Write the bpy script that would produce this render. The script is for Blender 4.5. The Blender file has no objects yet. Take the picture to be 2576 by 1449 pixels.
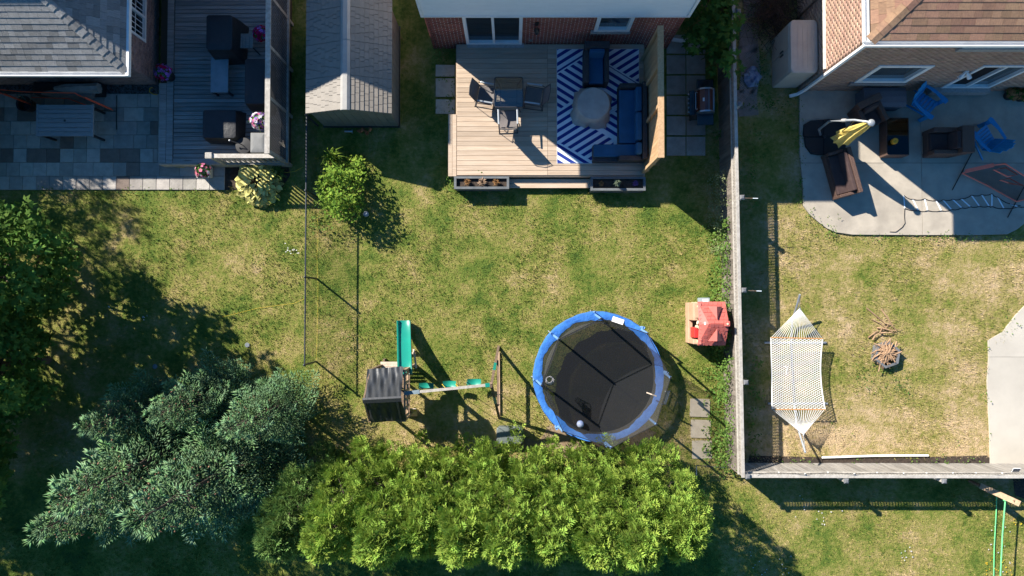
import bpy, math, random
import numpy as np
from mathutils import Vector, Matrix
random.seed(11); rng = np.random.default_rng(11)
S = bpy.context.scene; COL = S.collection
# ------------------------------------------------------------------ camera, sky, sun, exposure
CAMH = 20.4; FPX = 1717.0; TILT = math.radians(1.45); CT, ST = math.cos(TILT), math.sin(TILT)
cam = bpy.data.cameras.new('camera'); cam.sensor_width = 36.0; cam.lens = FPX/2576*36; cam.clip_end = 600
camo = bpy.data.objects.new('camera', cam); COL.objects.link(camo)
camo.location = (0, 0, CAMH); camo.rotation_euler = (TILT, 0, 0); S.camera = camo
SUN_EL = math.radians(35.5); SUN_DIR = math.radians(38.5)          # shadows fall to the right and down the picture
wd = bpy.data.worlds.new('World'); S.world = wd; wd.use_nodes = True
_n = wd.node_tree.nodes; _l = wd.node_tree.links
sky = _n.new('ShaderNodeTexSky'); sky.sky_type = 'NISHITA'; sky.sun_disc = False
sky.sun_elevation = SUN_EL; sky.sun_rotation = math.atan2(-math.cos(SUN_DIR), math.sin(SUN_DIR)) % (2*math.pi)
sky.air_density = 1.0; sky.dust_density = 0.2; sky.ozone_density = 2.5
_hs = _n.new('ShaderNodeHueSaturation'); _hs.inputs['Saturation'].default_value = 1.35; _l.new(sky.outputs[0], _hs.inputs['Color'])
_l.new(_hs.outputs[0], _n['Background'].inputs[0]); _n['Background'].inputs[1].default_value = 0.080
sl = bpy.data.lights.new('sun', 'SUN'); sl.energy = 5.0; sl.angle = math.radians(0.53); sl.color = (1.0, 0.94, 0.84)
so = bpy.data.objects.new('sun', sl); COL.objects.link(so)
_d = Vector((math.cos(SUN_DIR)*math.cos(SUN_EL), -math.sin(SUN_DIR)*math.cos(SUN_EL), -math.sin(SUN_EL)))
so.rotation_euler = _d.to_track_quat('-Z', 'Y').to_euler(); so.location = (-30, 25, 30)
S.render.engine = 'CYCLES'; S.cycles.transparent_max_bounces = 24
S.view_settings.view_transform = 'Standard'; S.view_settings.look = 'None'
S.view_settings.gamma = 1.0; S.view_settings.use_curve_mapping = False; S.view_settings.exposure = 1.12

# ------------------------------------------------------------------ helpers
def W(x, y, z=0.0):
    """photo position (2576-wide copy of the photograph) of a point known to be z metres up -> world point"""
    a = (x-1288)/FPX; b = -(y-724.5)/FPX
    dy = b*CT+ST; dz = b*ST-CT; s = (z-CAMH)/dz
    return Vector((a*s, dy*s, z))
def rect(x0, y0, x1, y1, z):
    a = W(x0, y1, z); b = W(x1, y0, z); return a.x, b.x, a.y, b.y      # X0, X1, Y0, Y1
def root_of(o):
    while o.parent: o = o.parent
    return o
def thing(name, label, cat, loc=(0, 0, 0), rz=0.0, group=None):
    o = bpy.data.objects.new(name, None); COL.objects.link(o); o.empty_display_size = .1
    o.location = loc; o.rotation_euler = (0, 0, rz); return tag(o, label, cat, group)
def tag(o, label, cat=None, group=None, kind=None):
    if label: o['label'] = label
    if cat: o['category'] = cat
    if group: o['group'] = group
    if kind: o['kind'] = kind
    return o
def struct(o, label=None): o['kind'] = 'structure'; return tag(o, label)
def piece(name, mesh, parent, loc=(0, 0, 0), rot=(0, 0, 0), scl=(1, 1, 1)):
    o = bpy.data.objects.new(name, mesh); COL.objects.link(o); o.parent = parent
    o.location = loc; o.rotation_euler = rot; o.scale = scl; return o
def copy_tree(o, parent=None):
    c = o.copy(); COL.objects.link(c); c.parent = parent
    for ch in list(o.children): copy_tree(ch, c)
    return c
class MB:
    """collects shapes into one mesh; w=True: coordinates are world ones, made local to the thing on build"""
    def __init__(s, w=False): s.v = []; s.f = []; s.w = w
    def add(s, vs, fs):
        n = len(s.v); s.v += [tuple(p) for p in vs]; s.f += [tuple(i+n for i in f) for f in fs]; return s
    def box(s, x0, x1, y0, y1, z0, z1):
        return s.add([(x0,y0,z0),(x1,y0,z0),(x1,y1,z0),(x0,y1,z0),(x0,y0,z1),(x1,y0,z1),(x1,y1,z1),(x0,y1,z1)],
                     [(3,2,1,0),(4,5,6,7),(0,1,5,4),(1,2,6,5),(2,3,7,6),(3,0,4,7)])
    def obox(s, c, size, m=None):
        a, b, d = size[0]/2, size[1]/2, size[2]/2; c = Vector(c)
        P = [Vector(p) for p in ((-a,-b,-d),(a,-b,-d),(a,b,-d),(-a,b,-d),(-a,-b,d),(a,-b,d),(a,b,d),(-a,b,d))]
        if m is not None: P = [m @ p for p in P]
        return s.add([c+p for p in P], [(3,2,1,0),(4,5,6,7),(0,1,5,4),(1,2,6,5),(2,3,7,6),(3,0,4,7)])
    def bar(s, p, q, w, h, up=(0, 0, 1)):
        p, q = Vector(p), Vector(q); d = (q-p); L = d.length; d.normalize(); u = Vector(up)
        if abs(d.dot(u)) > .99: u = Vector((0, 1, 0))
        r = d.cross(u).normalized(); u = r.cross(d).normalized()
        m = Matrix((d, r, u)).transposed(); return s.obox((p+q)/2, (L, w, h), m)
    def tube(s, pts, r, n=8, closed=False, r2=None):
        pts = [Vector(p) for p in pts]; k = len(pts); base = len(s.v); vs = []; fs = []
        for i, p in enumerate(pts):
            if closed: d = pts[(i+1) % k]-pts[i-1]
            else: d = pts[min(i+1, k-1)]-pts[max(i-1, 0)]
            d.normalize(); u = Vector((0, 0, 1)) if abs(d.z) < .95 else Vector((1, 0, 0))
            a = d.cross(u).normalized(); b = d.cross(a).normalized()
            rr = r if r2 is None else r+(r2-r)*i/(k-1)
            for j in range(n):
                t = 2*math.pi*j/n; vs.append(p+a*math.cos(t)*rr+b*math.sin(t)*rr)
        for i in range(k if closed else k-1):
            for j in range(n):
                a0 = i*n+j; a1 = i*n+(j+1) % n; b0 = ((i+1) % k)*n+j; b1 = ((i+1) % k)*n+(j+1) % n
                fs.append((a0, a1, b1, b0))
        if not closed: fs.append(tuple(range(n-1, -1, -1))); fs.append(tuple((k-1)*n+j for j in range(n)))
        return s.add(vs, fs)
    def lathe(s, c, prof, n=16, cap=True):
        c = Vector(c); vs = []; fs = []
        for r, z in prof:
            for j in range(n):
                t = 2*math.pi*j/n; vs.append(c+Vector((r*math.cos(t), r*math.sin(t), z)))
        for i in range(len(prof)-1):
            for j in range(n): fs.append((i*n+j, i*n+(j+1) % n, (i+1)*n+(j+1) % n, (i+1)*n+j))
        if cap: fs.append(tuple(range(n-1, -1, -1))); fs.append(tuple((len(prof)-1)*n+j for j in range(n)))
        return s.add(vs, fs)
    def prism(s, pts, z0, z1):
        n = len(pts); ar = sum(pts[i][0]*pts[(i+1) % n][1]-pts[(i+1) % n][0]*pts[i][1] for i in range(n))
        if ar < 0: pts = pts[::-1]
        return s.add([(p[0], p[1], z0) for p in pts]+[(p[0], p[1], z1) for p in pts],
                     [tuple(range(n-1, -1, -1)), tuple(range(n, 2*n))]+[(i, (i+1) % n, n+(i+1) % n, n+i) for i in range(n)])
    def loft(s, rings, cap=True):
        n = len(rings[0]); vs = [p for r in rings for p in r]; fs = []
        for i in range(len(rings)-1):
            for j in range(n): fs.append((i*n+j, i*n+(j+1) % n, (i+1)*n+(j+1) % n, (i+1)*n+j))
        if cap: fs.append(tuple(range(n-1, -1, -1))); fs.append(tuple((len(rings)-1)*n+j for j in range(n)))
        return s.add(vs, fs)
    def sheet(s, grid, th=0.0):
        """grid of points [row][col]; th>0 gives it thickness downwards"""
        R, C = len(grid), len(grid[0]); vs = [Vector(p) for r in grid for p in r]
        fs = [(i*C+j, i*C+j+1, (i+1)*C+j+1, (i+1)*C+j) for i in range(R-1) for j in range(C-1)]
        if th:
            n = len(vs); vs += [p-Vector((0, 0, th)) for p in vs]; fs += [tuple(n+q for q in f[::-1]) for f in fs]
            ed = [i for i in range(C)]+[r*C+C-1 for r in range(1, R)]+[(R-1)*C+c for c in range(C-2, -1, -1)]+[r*C for r in range(R-2, 0, -1)]
            for a, b in zip(ed, ed[1:]+ed[:1]): fs.append((b, a, a+n, b+n))
        return s.add(vs, fs)
    def ball(s, c, r, nu=12, nv=8, sq=1.0):
        return s.lathe(c, [(r*math.sin(math.pi*(i+.02)/(nv+.04))*1, -r*sq*math.cos(math.pi*(i+.02)/(nv+.04))) for i in range(nv+1)], nu)
    def mesh(s, name, mat=None, smooth=False):
        me = bpy.data.meshes.new(name); me.from_pydata(s.v, [], s.f)
        if mat: me.materials.append(MAT(mat))
        if smooth:
            me.polygons.foreach_set('use_smooth', [True]*len(me.polygons))
            try: me.set_sharp_from_angle(angle=math.radians(40))
            except Exception: pass
        me.update(); return me
    def build(s, name, mat, parent=None, smooth=False, bevel=0.0, seg=2):
        if s.w and parent is not None:
            o = root_of(parent).location
            s.v = [(p[0]-o.x, p[1]-o.y, p[2]-o.z) for p in s.v]
        ob = piece(name, s.mesh(name, mat, smooth), parent)
        if bevel:
            m = ob.modifiers.new('bevel', 'BEVEL'); m.width = bevel; m.segments = seg; m.limit_method = 'ANGLE'
        return ob
def at_base(o, loc):
    """give a top-level single mesh its origin at loc"""
    d = Vector(loc); o.data.transform(Matrix.Translation(-d)); o.location = d; return o
def npmesh(name, V, F, rnd=None, mats=(), smooth=False):
    V = np.asarray(V, dtype=np.float32); F = np.asarray(F, dtype=np.int32); k = F.shape[1]
    me = bpy.data.meshes.new(name); me.vertices.add(len(V)); me.vertices.foreach_set('co', V.ravel())
    me.loops.add(F.size); me.loops.foreach_set('vertex_index', F.ravel())
    me.polygons.add(len(F)); me.polygons.foreach_set('loop_start', np.arange(0, F.size, k, dtype=np.int32))
    try: me.polygons.foreach_set('loop_total', np.full(len(F), k, dtype=np.int32))
    except Exception: pass
    if rnd is not None:
        at = me.attributes.new('rnd', 'FLOAT', 'FACE'); at.data.foreach_set('value', np.asarray(rnd, dtype=np.float32))
    for m in mats: me.materials.append(MAT(m))
    if smooth: me.polygons.foreach_set('use_smooth', np.ones(len(F), dtype=bool))
    me.update(calc_edges=True); return me
def unit(a): return a/np.maximum(np.linalg.norm(a, axis=-1, keepdims=True), 1e-9)
def clip_poly(poly, a, b):
    """keep the part of poly on the left of the line a->b (2D)"""
    out = []; n = len(poly); dx, dy = b[0]-a[0], b[1]-a[1]
    sd = [dx*(p[1]-a[1])-dy*(p[0]-a[0]) for p in poly]
    for i in range(n):
        p, q, sp, sq = poly[i], poly[(i+1) % n], sd[i], sd[(i+1) % n]
        if sp >= 0: out.append(p)
        if (sp > 0 and sq < 0) or (sp < 0 and sq > 0):
            t = sp/(sp-sq); out.append((p[0]+(q[0]-p[0])*t, p[1]+(q[1]-p[1])*t))
    return out
def clip_to(poly, region):
    for i in range(len(region)):
        poly = clip_poly(poly, region[i], region[(i+1) % len(region)])
        if len(poly) < 3: return []
    return poly
def area(p): return abs(sum(p[i][0]*p[(i+1) % len(p)][1]-p[(i+1) % len(p)][0]*p[i][1] for i in range(len(p))))/2

# ------------------------------------------------------------------ materials
_MATS = {}; _SPEC = {}
def spec(name, **k): _SPEC[name] = k
def MAT(name):
    if name in _MATS: return _MATS[name]
    k = dict(_SPEC[name]); fn = k.pop('fn', None); m = bpy.data.materials.new(name); m.use_nodes = True; _MATS[name] = m
    (fn or std)(m, **k); return m
def std(m, c, c2=None, sc=4.0, st=(1, 1, 1), rough=.75, bump=0.0, bsc=40.0, rand=0.0, metal=0.0, spec_=.35, alpha=1.0, coat=0.0,
        hue=0.0, facernd=0.0, thresh=(.35, .65), c3=None, sc3=1.0, th3=(.55, .7), trl=0.0, world=False):
    N = m.node_tree.nodes; L = m.node_tree.links; bs = N['Principled BSDF']; out = N['Material Output']
    bs.inputs['Roughness'].default_value = rough; bs.inputs['Metallic'].default_value = metal
    bs.inputs['Specular IOR Level'].default_value = spec_
    if coat: bs.inputs['Coat Weight'].default_value = coat; bs.inputs['Coat Roughness'].default_value = .15
    oi = N.new('ShaderNodeObjectInfo')
    if world:
        g = N.new('ShaderNodeNewGeometry'); vec = g.outputs['Position']
    else:
        tc = N.new('ShaderNodeTexCoord'); mu = N.new('ShaderNodeMath'); mu.operation = 'MULTIPLY'; mu.inputs[1].default_value = 37.0
        L.new(oi.outputs['Random'], mu.inputs[0])
        va = N.new('ShaderNodeVectorMath'); L.new(tc.outputs['Object'], va.inputs[0]); L.new(mu.outputs[0], va.inputs[1]); vec = va.outputs[0]
    mp = N.new('ShaderNodeMapping'); mp.inputs['Scale'].default_value = st; L.new(vec, mp.inputs[0])
    def noise(scale, det=5):
        n = N.new('ShaderNodeTexNoise'); n.inputs['Scale'].default_value = scale; n.inputs['Detail'].default_value = det; n.inputs['Roughness'].default_value = .6
        L.new(mp.outputs[0], n.inputs['Vector']); return n
    def mixc(f, a, b):
        x = N.new('ShaderNodeMix'); x.data_type = 'RGBA'; L.new(f, x.inputs[0])
        for i, v in ((6, a), (7, b)):
            if isinstance(v, tuple): x.inputs[i].default_value = (*v, 1)
            else: L.new(v, x.inputs[i])
        return x.outputs[2]
    def ramp(o, lo, hi):
        r = N.new('ShaderNodeMapRange'); r.inputs[1].default_value = lo; r.inputs[2].default_value = hi; L.new(o, r.inputs[0]); return r.outputs[0]
    col = c
    if c2: col = mixc(ramp(noise(sc).outputs[0], *thresh), c, c2)
    if c3: col = mixc(ramp(noise(sc3).outputs[0], *th3), col, c3)
    if rand or facernd or hue:
        h = N.new('ShaderNodeHueSaturation'); v = oi.outputs['Random']
        if facernd: a = N.new('ShaderNodeAttribute'); a.attribute_name = 'rnd'; v = a.outputs['Fac']
        amt = facernd or rand
        r = N.new('ShaderNodeMapRange'); r.inputs[3].default_value = 1-amt; r.inputs[4].default_value = 1+amt; L.new(v, r.inputs[0]); L.new(r.outputs[0], h.inputs['Value'])
        if hue:
            w = N.new('ShaderNodeTexWhiteNoise'); w.noise_dimensions = '1D'; L.new(v, w.inputs['W'])
            r2 = N.new('ShaderNodeMapRange'); r2.inputs[3].default_value = .5-hue; r2.inputs[4].default_value = .5+hue; L.new(w.outputs[0], r2.inputs[0]); L.new(r2.outputs[0], h.inputs['Hue'])
        if isinstance(col, tuple): h.inputs['Color'].default_value = (*col, 1)
        else: L.new(col, h.inputs['Color'])
        col = h.outputs[0]
    if isinstance(col, tuple): bs.inputs['Base Color'].default_value = (*col, 1)
    else: L.new(col, bs.inputs['Base Color'])
    if bump:
        b = N.new('ShaderNodeBump'); b.inputs['Strength'].default_value = bump; b.inputs['Distance'].default_value = .02
        L.new(noise(bsc, 3).outputs[0], b.inputs['Height']); L.new(b.outputs[0], bs.inputs['Normal'])
    if trl:
        t = N.new('ShaderNodeBsdfTranslucent'); x = N.new('ShaderNodeMixShader'); x.inputs[0].default_value = trl
        if isinstance(col, tuple): t.inputs[0].default_value = (*col, 1)
        else: L.new(col, t.inputs[0])
        L.new(bs.outputs[0], x.inputs[1]); L.new(t.outputs[0], x.inputs[2]); L.new(x.outputs[0], out.inputs[0])
    if alpha < 1:
        t = N.new('ShaderNodeBsdfTransparent'); x = N.new('ShaderNodeMixShader'); x.inputs[0].default_value = alpha
        L.new(t.outputs[0], x.inputs[1]); L.new(bs.outputs[0], x.inputs[2]); L.new(x.outputs[0], out.inputs[0])
def glass(m, tint=(.75, .8, .82), refl=.12):
    N = m.node_tree.nodes; L = m.node_tree.links; N.remove(N['Principled BSDF'])
    t = N.new('ShaderNodeBsdfTransparent'); t.inputs[0].default_value = (*tint, 1)
    g = N.new('ShaderNodeBsdfGlossy'); g.inputs['Roughness'].default_value = .03
    f = N.new('ShaderNodeFresnel'); f.inputs[0].default_value = 1.5
    a = N.new('ShaderNodeMath'); a.operation = 'ADD'; a.inputs[1].default_value = refl; L.new(f.outputs[0], a.inputs[0])
    x = N.new('ShaderNodeMixShader'); L.new(a.outputs[0], x.inputs[0]); L.new(t.outputs[0], x.inputs[1]); L.new(g.outputs[0], x.inputs[2])
    L.new(x.outputs[0], N['Material Output'].inputs[0])
def lawnmat(m, blades=False):
    """dry summer turf: green, olive, straw and bare tan patches set by position on the plot"""
    N = m.node_tree.nodes; L = m.node_tree.links; bs = N['Principled BSDF']; bs.inputs['Roughness'].default_value = .85; bs.inputs['Specular IOR Level'].default_value = .15
    g = N.new('ShaderNodeNewGeometry'); fl = N.new('ShaderNodeVectorMath'); fl.operation = 'MULTIPLY'; fl.inputs[1].default_value = (1, 1, 0); L.new(g.outputs['Position'], fl.inputs[0])
    def nz(scale, det, off):
        mp = N.new('ShaderNodeMapping'); mp.inputs['Location'].default_value = (off, off*.7, 0); L.new(fl.outputs[0], mp.inputs[0])
        n = N.new('ShaderNodeTexNoise'); n.inputs['Scale'].default_value = scale; n.inputs['Detail'].default_value = det; n.inputs['Roughness'].default_value = .62; L.new(mp.outputs[0], n.inputs['Vector']); return n.outputs[0]
    def ma(op, a, b):
        x = N.new('ShaderNodeMath'); x.operation = op
        for i, v in ((0, a), (1, b)):
            if isinstance(v, (int, float)): x.inputs[i].default_value = v
            else: L.new(v, x.inputs[i])
        return x.outputs[0]
    sp = N.new('ShaderNodeSeparateXYZ'); L.new(fl.outputs[0], sp.inputs[0])
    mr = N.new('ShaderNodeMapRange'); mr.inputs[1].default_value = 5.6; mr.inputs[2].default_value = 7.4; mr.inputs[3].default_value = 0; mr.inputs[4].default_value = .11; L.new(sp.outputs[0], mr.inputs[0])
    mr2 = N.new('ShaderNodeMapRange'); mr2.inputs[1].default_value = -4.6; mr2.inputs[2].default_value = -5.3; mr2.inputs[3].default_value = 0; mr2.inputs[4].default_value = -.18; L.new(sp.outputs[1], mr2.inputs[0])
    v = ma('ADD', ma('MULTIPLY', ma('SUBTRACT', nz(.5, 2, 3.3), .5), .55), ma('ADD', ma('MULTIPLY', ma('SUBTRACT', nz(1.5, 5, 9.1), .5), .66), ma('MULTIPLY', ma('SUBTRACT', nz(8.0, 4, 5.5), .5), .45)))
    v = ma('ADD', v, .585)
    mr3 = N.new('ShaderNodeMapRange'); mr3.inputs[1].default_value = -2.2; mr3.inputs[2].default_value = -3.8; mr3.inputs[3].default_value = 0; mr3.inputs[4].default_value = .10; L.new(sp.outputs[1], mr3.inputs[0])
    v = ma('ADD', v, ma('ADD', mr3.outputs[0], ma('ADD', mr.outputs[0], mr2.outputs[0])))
    if blades:
        at = N.new('ShaderNodeAttribute'); at.attribute_name = 'rnd'; v = ma('ADD', v, ma('MULTIPLY', ma('SUBTRACT', at.outputs['Fac'], .5), .24))
    r = N.new('ShaderNodeValToRGB'); L.new(v, r.inputs[0]); e = r.color_ramp.elements
    e[0].position = .34; e[0].color = (.045, .09, .018, 1); e[1].position = .88; e[1].color = (.46, .34, .20, 1)
    for p, c in ((.46, (.085, .13, .02)), (.55, (.15, .175, .034)), (.64, (.225, .21, .058)), (.74, (.31, .25, .10))):
        q = e.new(p); q.color = (*c, 1)
    L.new(r.outputs[0], bs.inputs['Base Color'])
    if not blades:
        b = N.new('ShaderNodeBump'); b.inputs['Strength'].default_value = .8; b.inputs['Distance'].default_value = .05; L.new(nz(28, 4, 1.0), b.inputs['Height']); L.new(b.outputs[0], bs.inputs['Normal'])
spec('lawn', fn=lawnmat); spec('blades', fn=lawnmat, blades=True)
spec('mulch', c=(.035, .026, .02), c2=(.075, .055, .042), sc=14, rough=.95, bump=1, bsc=60)
spec('soil', c=(.30, .22, .15), c2=(.21, .15, .09), sc=5, rough=.95, bump=.7, bsc=50)
spec('gravel', c=(.06, .065, .07), c2=(.12, .12, .12), facernd=.4, rough=.8)
spec('brick_red', c=(.34, .115, .08), c2=(.25, .08, .06), sc=9, rand=.22, hue=.008, rough=.9, bump=.4, bsc=120)
spec('brick_red_f', c=(.34, .115, .08), c2=(.25, .08, .06), sc=9, facernd=.22, hue=.008, rough=.9, bump=.4, bsc=120)
spec('mortar', c=(.58, .52, .47), c2=(.48, .42, .37), sc=30, rough=.95)
spec('brick_pink', c=(.47, .305, .225), c2=(.39, .24, .175), sc=7, facernd=.16, hue=.01, rough=.9, bump=.5, bsc=120)
spec('mortar_pink', c=(.45, .30, .22), c2=(.40, .26, .19), sc=30, rough=.95)
spec('brick_mauve', c=(.36, .24, .215), c2=(.28, .18, .165), sc=7, facernd=.18, rough=.9, bump=.4, bsc=120)
spec('siding', c=(.78, .79, .80), c2=(.73, .74, .75), sc=3, rough=.55, rand=.02)
spec('white_trim', c=(.80, .80, .79), c2=(.72, .72, .71), sc=4, rough=.45)
spec('white_dirty', c=(.72, .70, .66), c2=(.50, .46, .40), sc=7, rough=.6)
spec('stone_sill', c=(.34, .33, .32), c2=(.26, .25, .245), sc=12, rough=.9, bump=.3)
spec('brown_sill', c=(.30, .25, .225), c2=(.22, .18, .165), sc=12, rough=.9, bump=.3)
spec('window_dark', c=(.012, .015, .02), rough=.06, spec_=.7)
spec('window_glass', c=(.03, .045, .055), c2=(.07, .09, .10), sc=1.2, rough=.05, spec_=.8)
spec('screen_dark', c=(.012, .012, .014), rough=.6, spec_=.2)
spec('shingle_grey', c=(.26, .255, .245), c2=(.20, .197, .19), sc=12, rand=.34, rough=.95, bump=.6, bsc=160)
spec('shingle_brown', c=(.32, .185, .115), c2=(.23, .135, .09), sc=12, rand=.2, hue=.012, rough=.95, bump=.6, bsc=160)
spec('roof_under_grey', c=(.05, .05, .05), rough=.95); spec('roof_under_brown', c=(.06, .04, .03), rough=.95)
spec('roof_far', c=(.11, .10, .10), c2=(.17, .16, .155), sc=10, rough=.95, bump=.5)
spec('cedar_deck', c=(.485, .38, .285), c2=(.40, .30, .215), sc=2.0, st=(.6, 9, 9), rand=.15, rough=.8, bump=.35, bsc=12, c3=(.31, .20, .125), sc3=2.6, th3=(.66, .76))
spec('deck_gap', c=(.06, .045, .03), rough=.95)
spec('cedar_screen', c=(.52, .34, .19), c2=(.41, .25, .13), sc=2.0, st=(9, 9, .6), rand=.10, rough=.8, bump=.3, bsc=12)
spec('lattice_shaded', c=(.10, .09, .085), c2=(.07, .065, .06), sc=6, rough=.9)  # grey slats darkened in colour, standing in for shade on their sunless side
spec('grey_deck', c=(.30, .295, .285), c2=(.20, .195, .185), sc=2.0, st=(.5, 9, 9), rand=.20, rough=.9, bump=.6, bsc=12, c3=(.10, .08, .07), sc3=2.4, th3=(.62, .74))
spec('grey_wood', c=(.40, .37, .33), c2=(.27, .245, .215), sc=2.0, st=(3, 3, 3), rand=.10, rough=.9, bump=.5, bsc=20)
spec('fence_board', c=(.40, .37, .33), c2=(.24, .215, .19), sc=2.2, st=(9, 9, .7), rand=.2, rough=.9, bump=.5, bsc=12)
spec('fence_dark', c=(.24, .205, .175), c2=(.15, .125, .105), sc=2.2, st=(9, 9, .7), rand=.25, rough=.9, bump=.5, bsc=12)
spec('fence_rail', c=(.47, .435, .385), c2=(.33, .30, .26), sc=2.2, st=(4, 4, 4), rand=.08, rough=.9, bump=.5, bsc=12)
spec('brown_wood', c=(.21, .145, .10), c2=(.14, .095, .065), sc=3, st=(4, 4, 4), rough=.9, bump=.4, bsc=20)
spec('tan_wood', c=(.48, .34, .22), c2=(.36, .24, .15), sc=3, st=(4, 4, 4), rand=.12, rough=.85, bump=.3, bsc=20)
spec('pale_wood', c=(.55, .46, .37), c2=(.44, .35, .27), sc=3, st=(3, 3, 3), rand=.1, rough=.85, bump=.3, bsc=20)
spec('post_cap', c=(.17, .175, .18), c2=(.12, .12, .125), sc=6, rough=.6)
spec('shed_roof', c=(.24, .21, .175), c2=(.205, .18, .15), sc=5, rand=.05, rough=.55, bump=.15, bsc=60)
spec('shed_ridge', c=(.34, .325, .30), c2=(.29, .275, .255), sc=5, rough=.5)
spec('shed_wall', c=(.21, .205, .175), c2=(.17, .165, .14), sc=4, rand=.05, rough=.6)
spec('resin_beige', c=(.44, .40, .34), c2=(.385, .345, .295), sc=3, rough=.55, bump=.1)
spec('concrete', c=(.45, .395, .32), c2=(.34, .30, .245), sc=2.2, rough=.92, bump=.35, bsc=70, c3=(.29, .255, .21), sc3=.9, th3=(.50, .72), thresh=(.3, .7))
spec('concrete_pale', c=(.48, .44, .375), c2=(.40, .365, .31), sc=1.0, rough=.92, bump=.3, bsc=70, thresh=(.3, .7), c3=(.42, .38, .33), sc3=.7, th3=(.6, .75))
spec('slab', c=(.36, .33, .285), c2=(.27, .245, .21), sc=4, rand=.10, rough=.92, bump=.4, bsc=60)
spec('slab_tan', c=(.48, .41, .31), c2=(.40, .335, .25), sc=4, rand=.06, rough=.92, bump=.4, bsc=60)
spec('paver', c=(.40, .37, .33), c2=(.31, .285, .255), sc=5, rand=.26, hue=.015, rough=.9, bump=.5, bsc=30)
spec('paver_brown', c=(.20, .155, .13), c2=(.155, .12, .10), sc=5, rand=.15, rough=.9, bump=.5, bsc=30)
spec('sand_joint', c=(.06, .055, .05), rough=.95)
spec('black_metal', c=(.018, .018, .02), rough=.4, spec_=.5)
spec('dark_fence', c=(.03, .035, .045), rough=.45, spec_=.5)
spec('steel', c=(.45, .46, .47), rough=.35, metal=.9); spec('galv', c=(.42, .44, .46), c2=(.32, .34, .36), sc=8, rough=.5, metal=.5)
spec('black_cover', c=(.014, .015, .018), c2=(.022, .023, .026), sc=4, rough=.5, spec_=.4, bump=.5, bsc=7)
spec('grey_cover', c=(.20, .20, .195), c2=(.165, .165, .16), sc=5, rough=.7, bump=.3, bsc=8)
spec('grey_cloth', c=(.27, .27, .26), c2=(.20, .20, .195), sc=6, rough=.85, bump=.4, bsc=10)
spec('table_grey', c=(.27, .29, .30), c2=(.22, .235, .245), sc=4, st=(1, 6, 6), rand=.06, rough=.6)
spec('bench_blue', c=(.20, .255, .29), c2=(.15, .20, .23), sc=5, rough=.7, bump=.3, bsc=12)
spec('weathered_tan', c=(.26, .24, .22), c2=(.20, .185, .17), sc=5, st=(1, 6, 6), rand=.08, rough=.8)
spec('orange_red', c=(.75, .085, .03), rough=.55); spec('pit_steel', c=(.16, .165, .17), c2=(.10, .105, .11), sc=6, rough=.7)
spec('coral', c=(.85, .20, .14), c2=(.78, .17, .11), sc=6, rough=.6)
spec('black_net', c=(.012, .012, .014), rough=.8, alpha=.45)
spec('teal', c=(.02, .20, .22), rough=.5); spec('yellow_hose', c=(.75, .45, .04), rough=.6); spec('twine', c=(.80, .52, .05), rough=.8)
spec('rug_white', c=(.74, .78, .82), c2=(.68, .72, .77), sc=30, rough=.95, bump=.3, bsc=200)
spec('rug_blue', c=(.011, .03, .21), c2=(.015, .038, .24), sc=30, rough=.95, bump=.3, bsc=200)
spec('navy', c=(.014, .075, .16), c2=(.018, .095, .20), sc=3, rough=.9, bump=.25, bsc=20)
spec('wicker_black', c=(.02, .022, .026), c2=(.055, .058, .064), sc=45, st=(1, 1, 1), rough=.55, bump=.8, bsc=70)
spec('wicker_brown', c=(.075, .042, .032), c2=(.135, .082, .064), sc=45, rough=.6, bump=.8, bsc=70)
spec('cushion_brown', c=(.05, .03, .03), c2=(.07, .045, .04), sc=5, rough=.9)
spec('wicker_box', c=(.10, .095, .11), c2=(.15, .14, .155), sc=45, rough=.7, bump=.6, bsc=70)
spec('table_glass', fn=glass, tint=(.62, .66, .68), refl=.06); spec('coffee_glass', fn=glass, tint=(.10, .26, .36), refl=.0)
spec('sling', c=(.17, .15, .145), c2=(.14, .125, .12), sc=20, rough=.8); spec('chair_frame', c=(.045, .045, .05), rough=.35, spec_=.6)
spec('cover_tan', c=(.40, .385, .36), c2=(.31, .30, .28), sc=3, rough=.85, bump=.4, bsc=9)
spec('planter_grey', c=(.145, .155, .16), c2=(.10, .11, .115), sc=5, rough=.8, bump=.3)
spec('dry_plant', c=(.30, .155, .06), facernd=.4, rough=.9, trl=.2); spec('dead_twig', c=(.30, .20, .13), facernd=.3, rough=.9)
spec('sage', c=(.16, .20, .13), facernd=.3, rough=.9, trl=.2); spec('purple_fl', c=(.24, .10, .28), facernd=.35, rough=.8, trl=.2)
spec('grill_black', c=(.012, .012, .014), rough=.25, spec_=.6); spec('grill_red', c=(.075, .018, .014), c2=(.10, .03, .02), sc=4, rough=.25, spec_=.6); spec('grill_steel', c=(.36, .42, .46), rough=.28, metal=.85)
spec('bag', c=(.05, .08, .17), c2=(.26, .29, .36), sc=7, rough=.3, bump=1.0, bsc=12)
spec('lattice_old', c=(.30, .25, .225), c2=(.22, .18, .16), sc=8, rough=.9)
spec('umbrella_yellow', c=(.80, .66, .22), c2=(.74, .58, .16), sc=4, rough=.85, trl=.25); spec('pole_grey', c=(.42, .45, .47), c2=(.34, .36, .38), sc=4, rough=.35, metal=.4)
spec('adirondack', c=(.012, .235, .50), c2=(.010, .20, .44), sc=5, rough=.45)
spec('gold_pot', c=(.85, .42, .03), c2=(.75, .33, .03), sc=6, rough=.5)
spec('ladder_white', c=(.80, .84, .86), rough=.5); spec('webbing', c=(.015, .015, .018), rough=.8)
spec('rope_white', c=(.84, .83, .80), c2=(.78, .77, .73), sc=30, rough=.9); spec('spreader', c=(.60, .30, .10), c2=(.48, .22, .07), sc=8, rough=.5)
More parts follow.
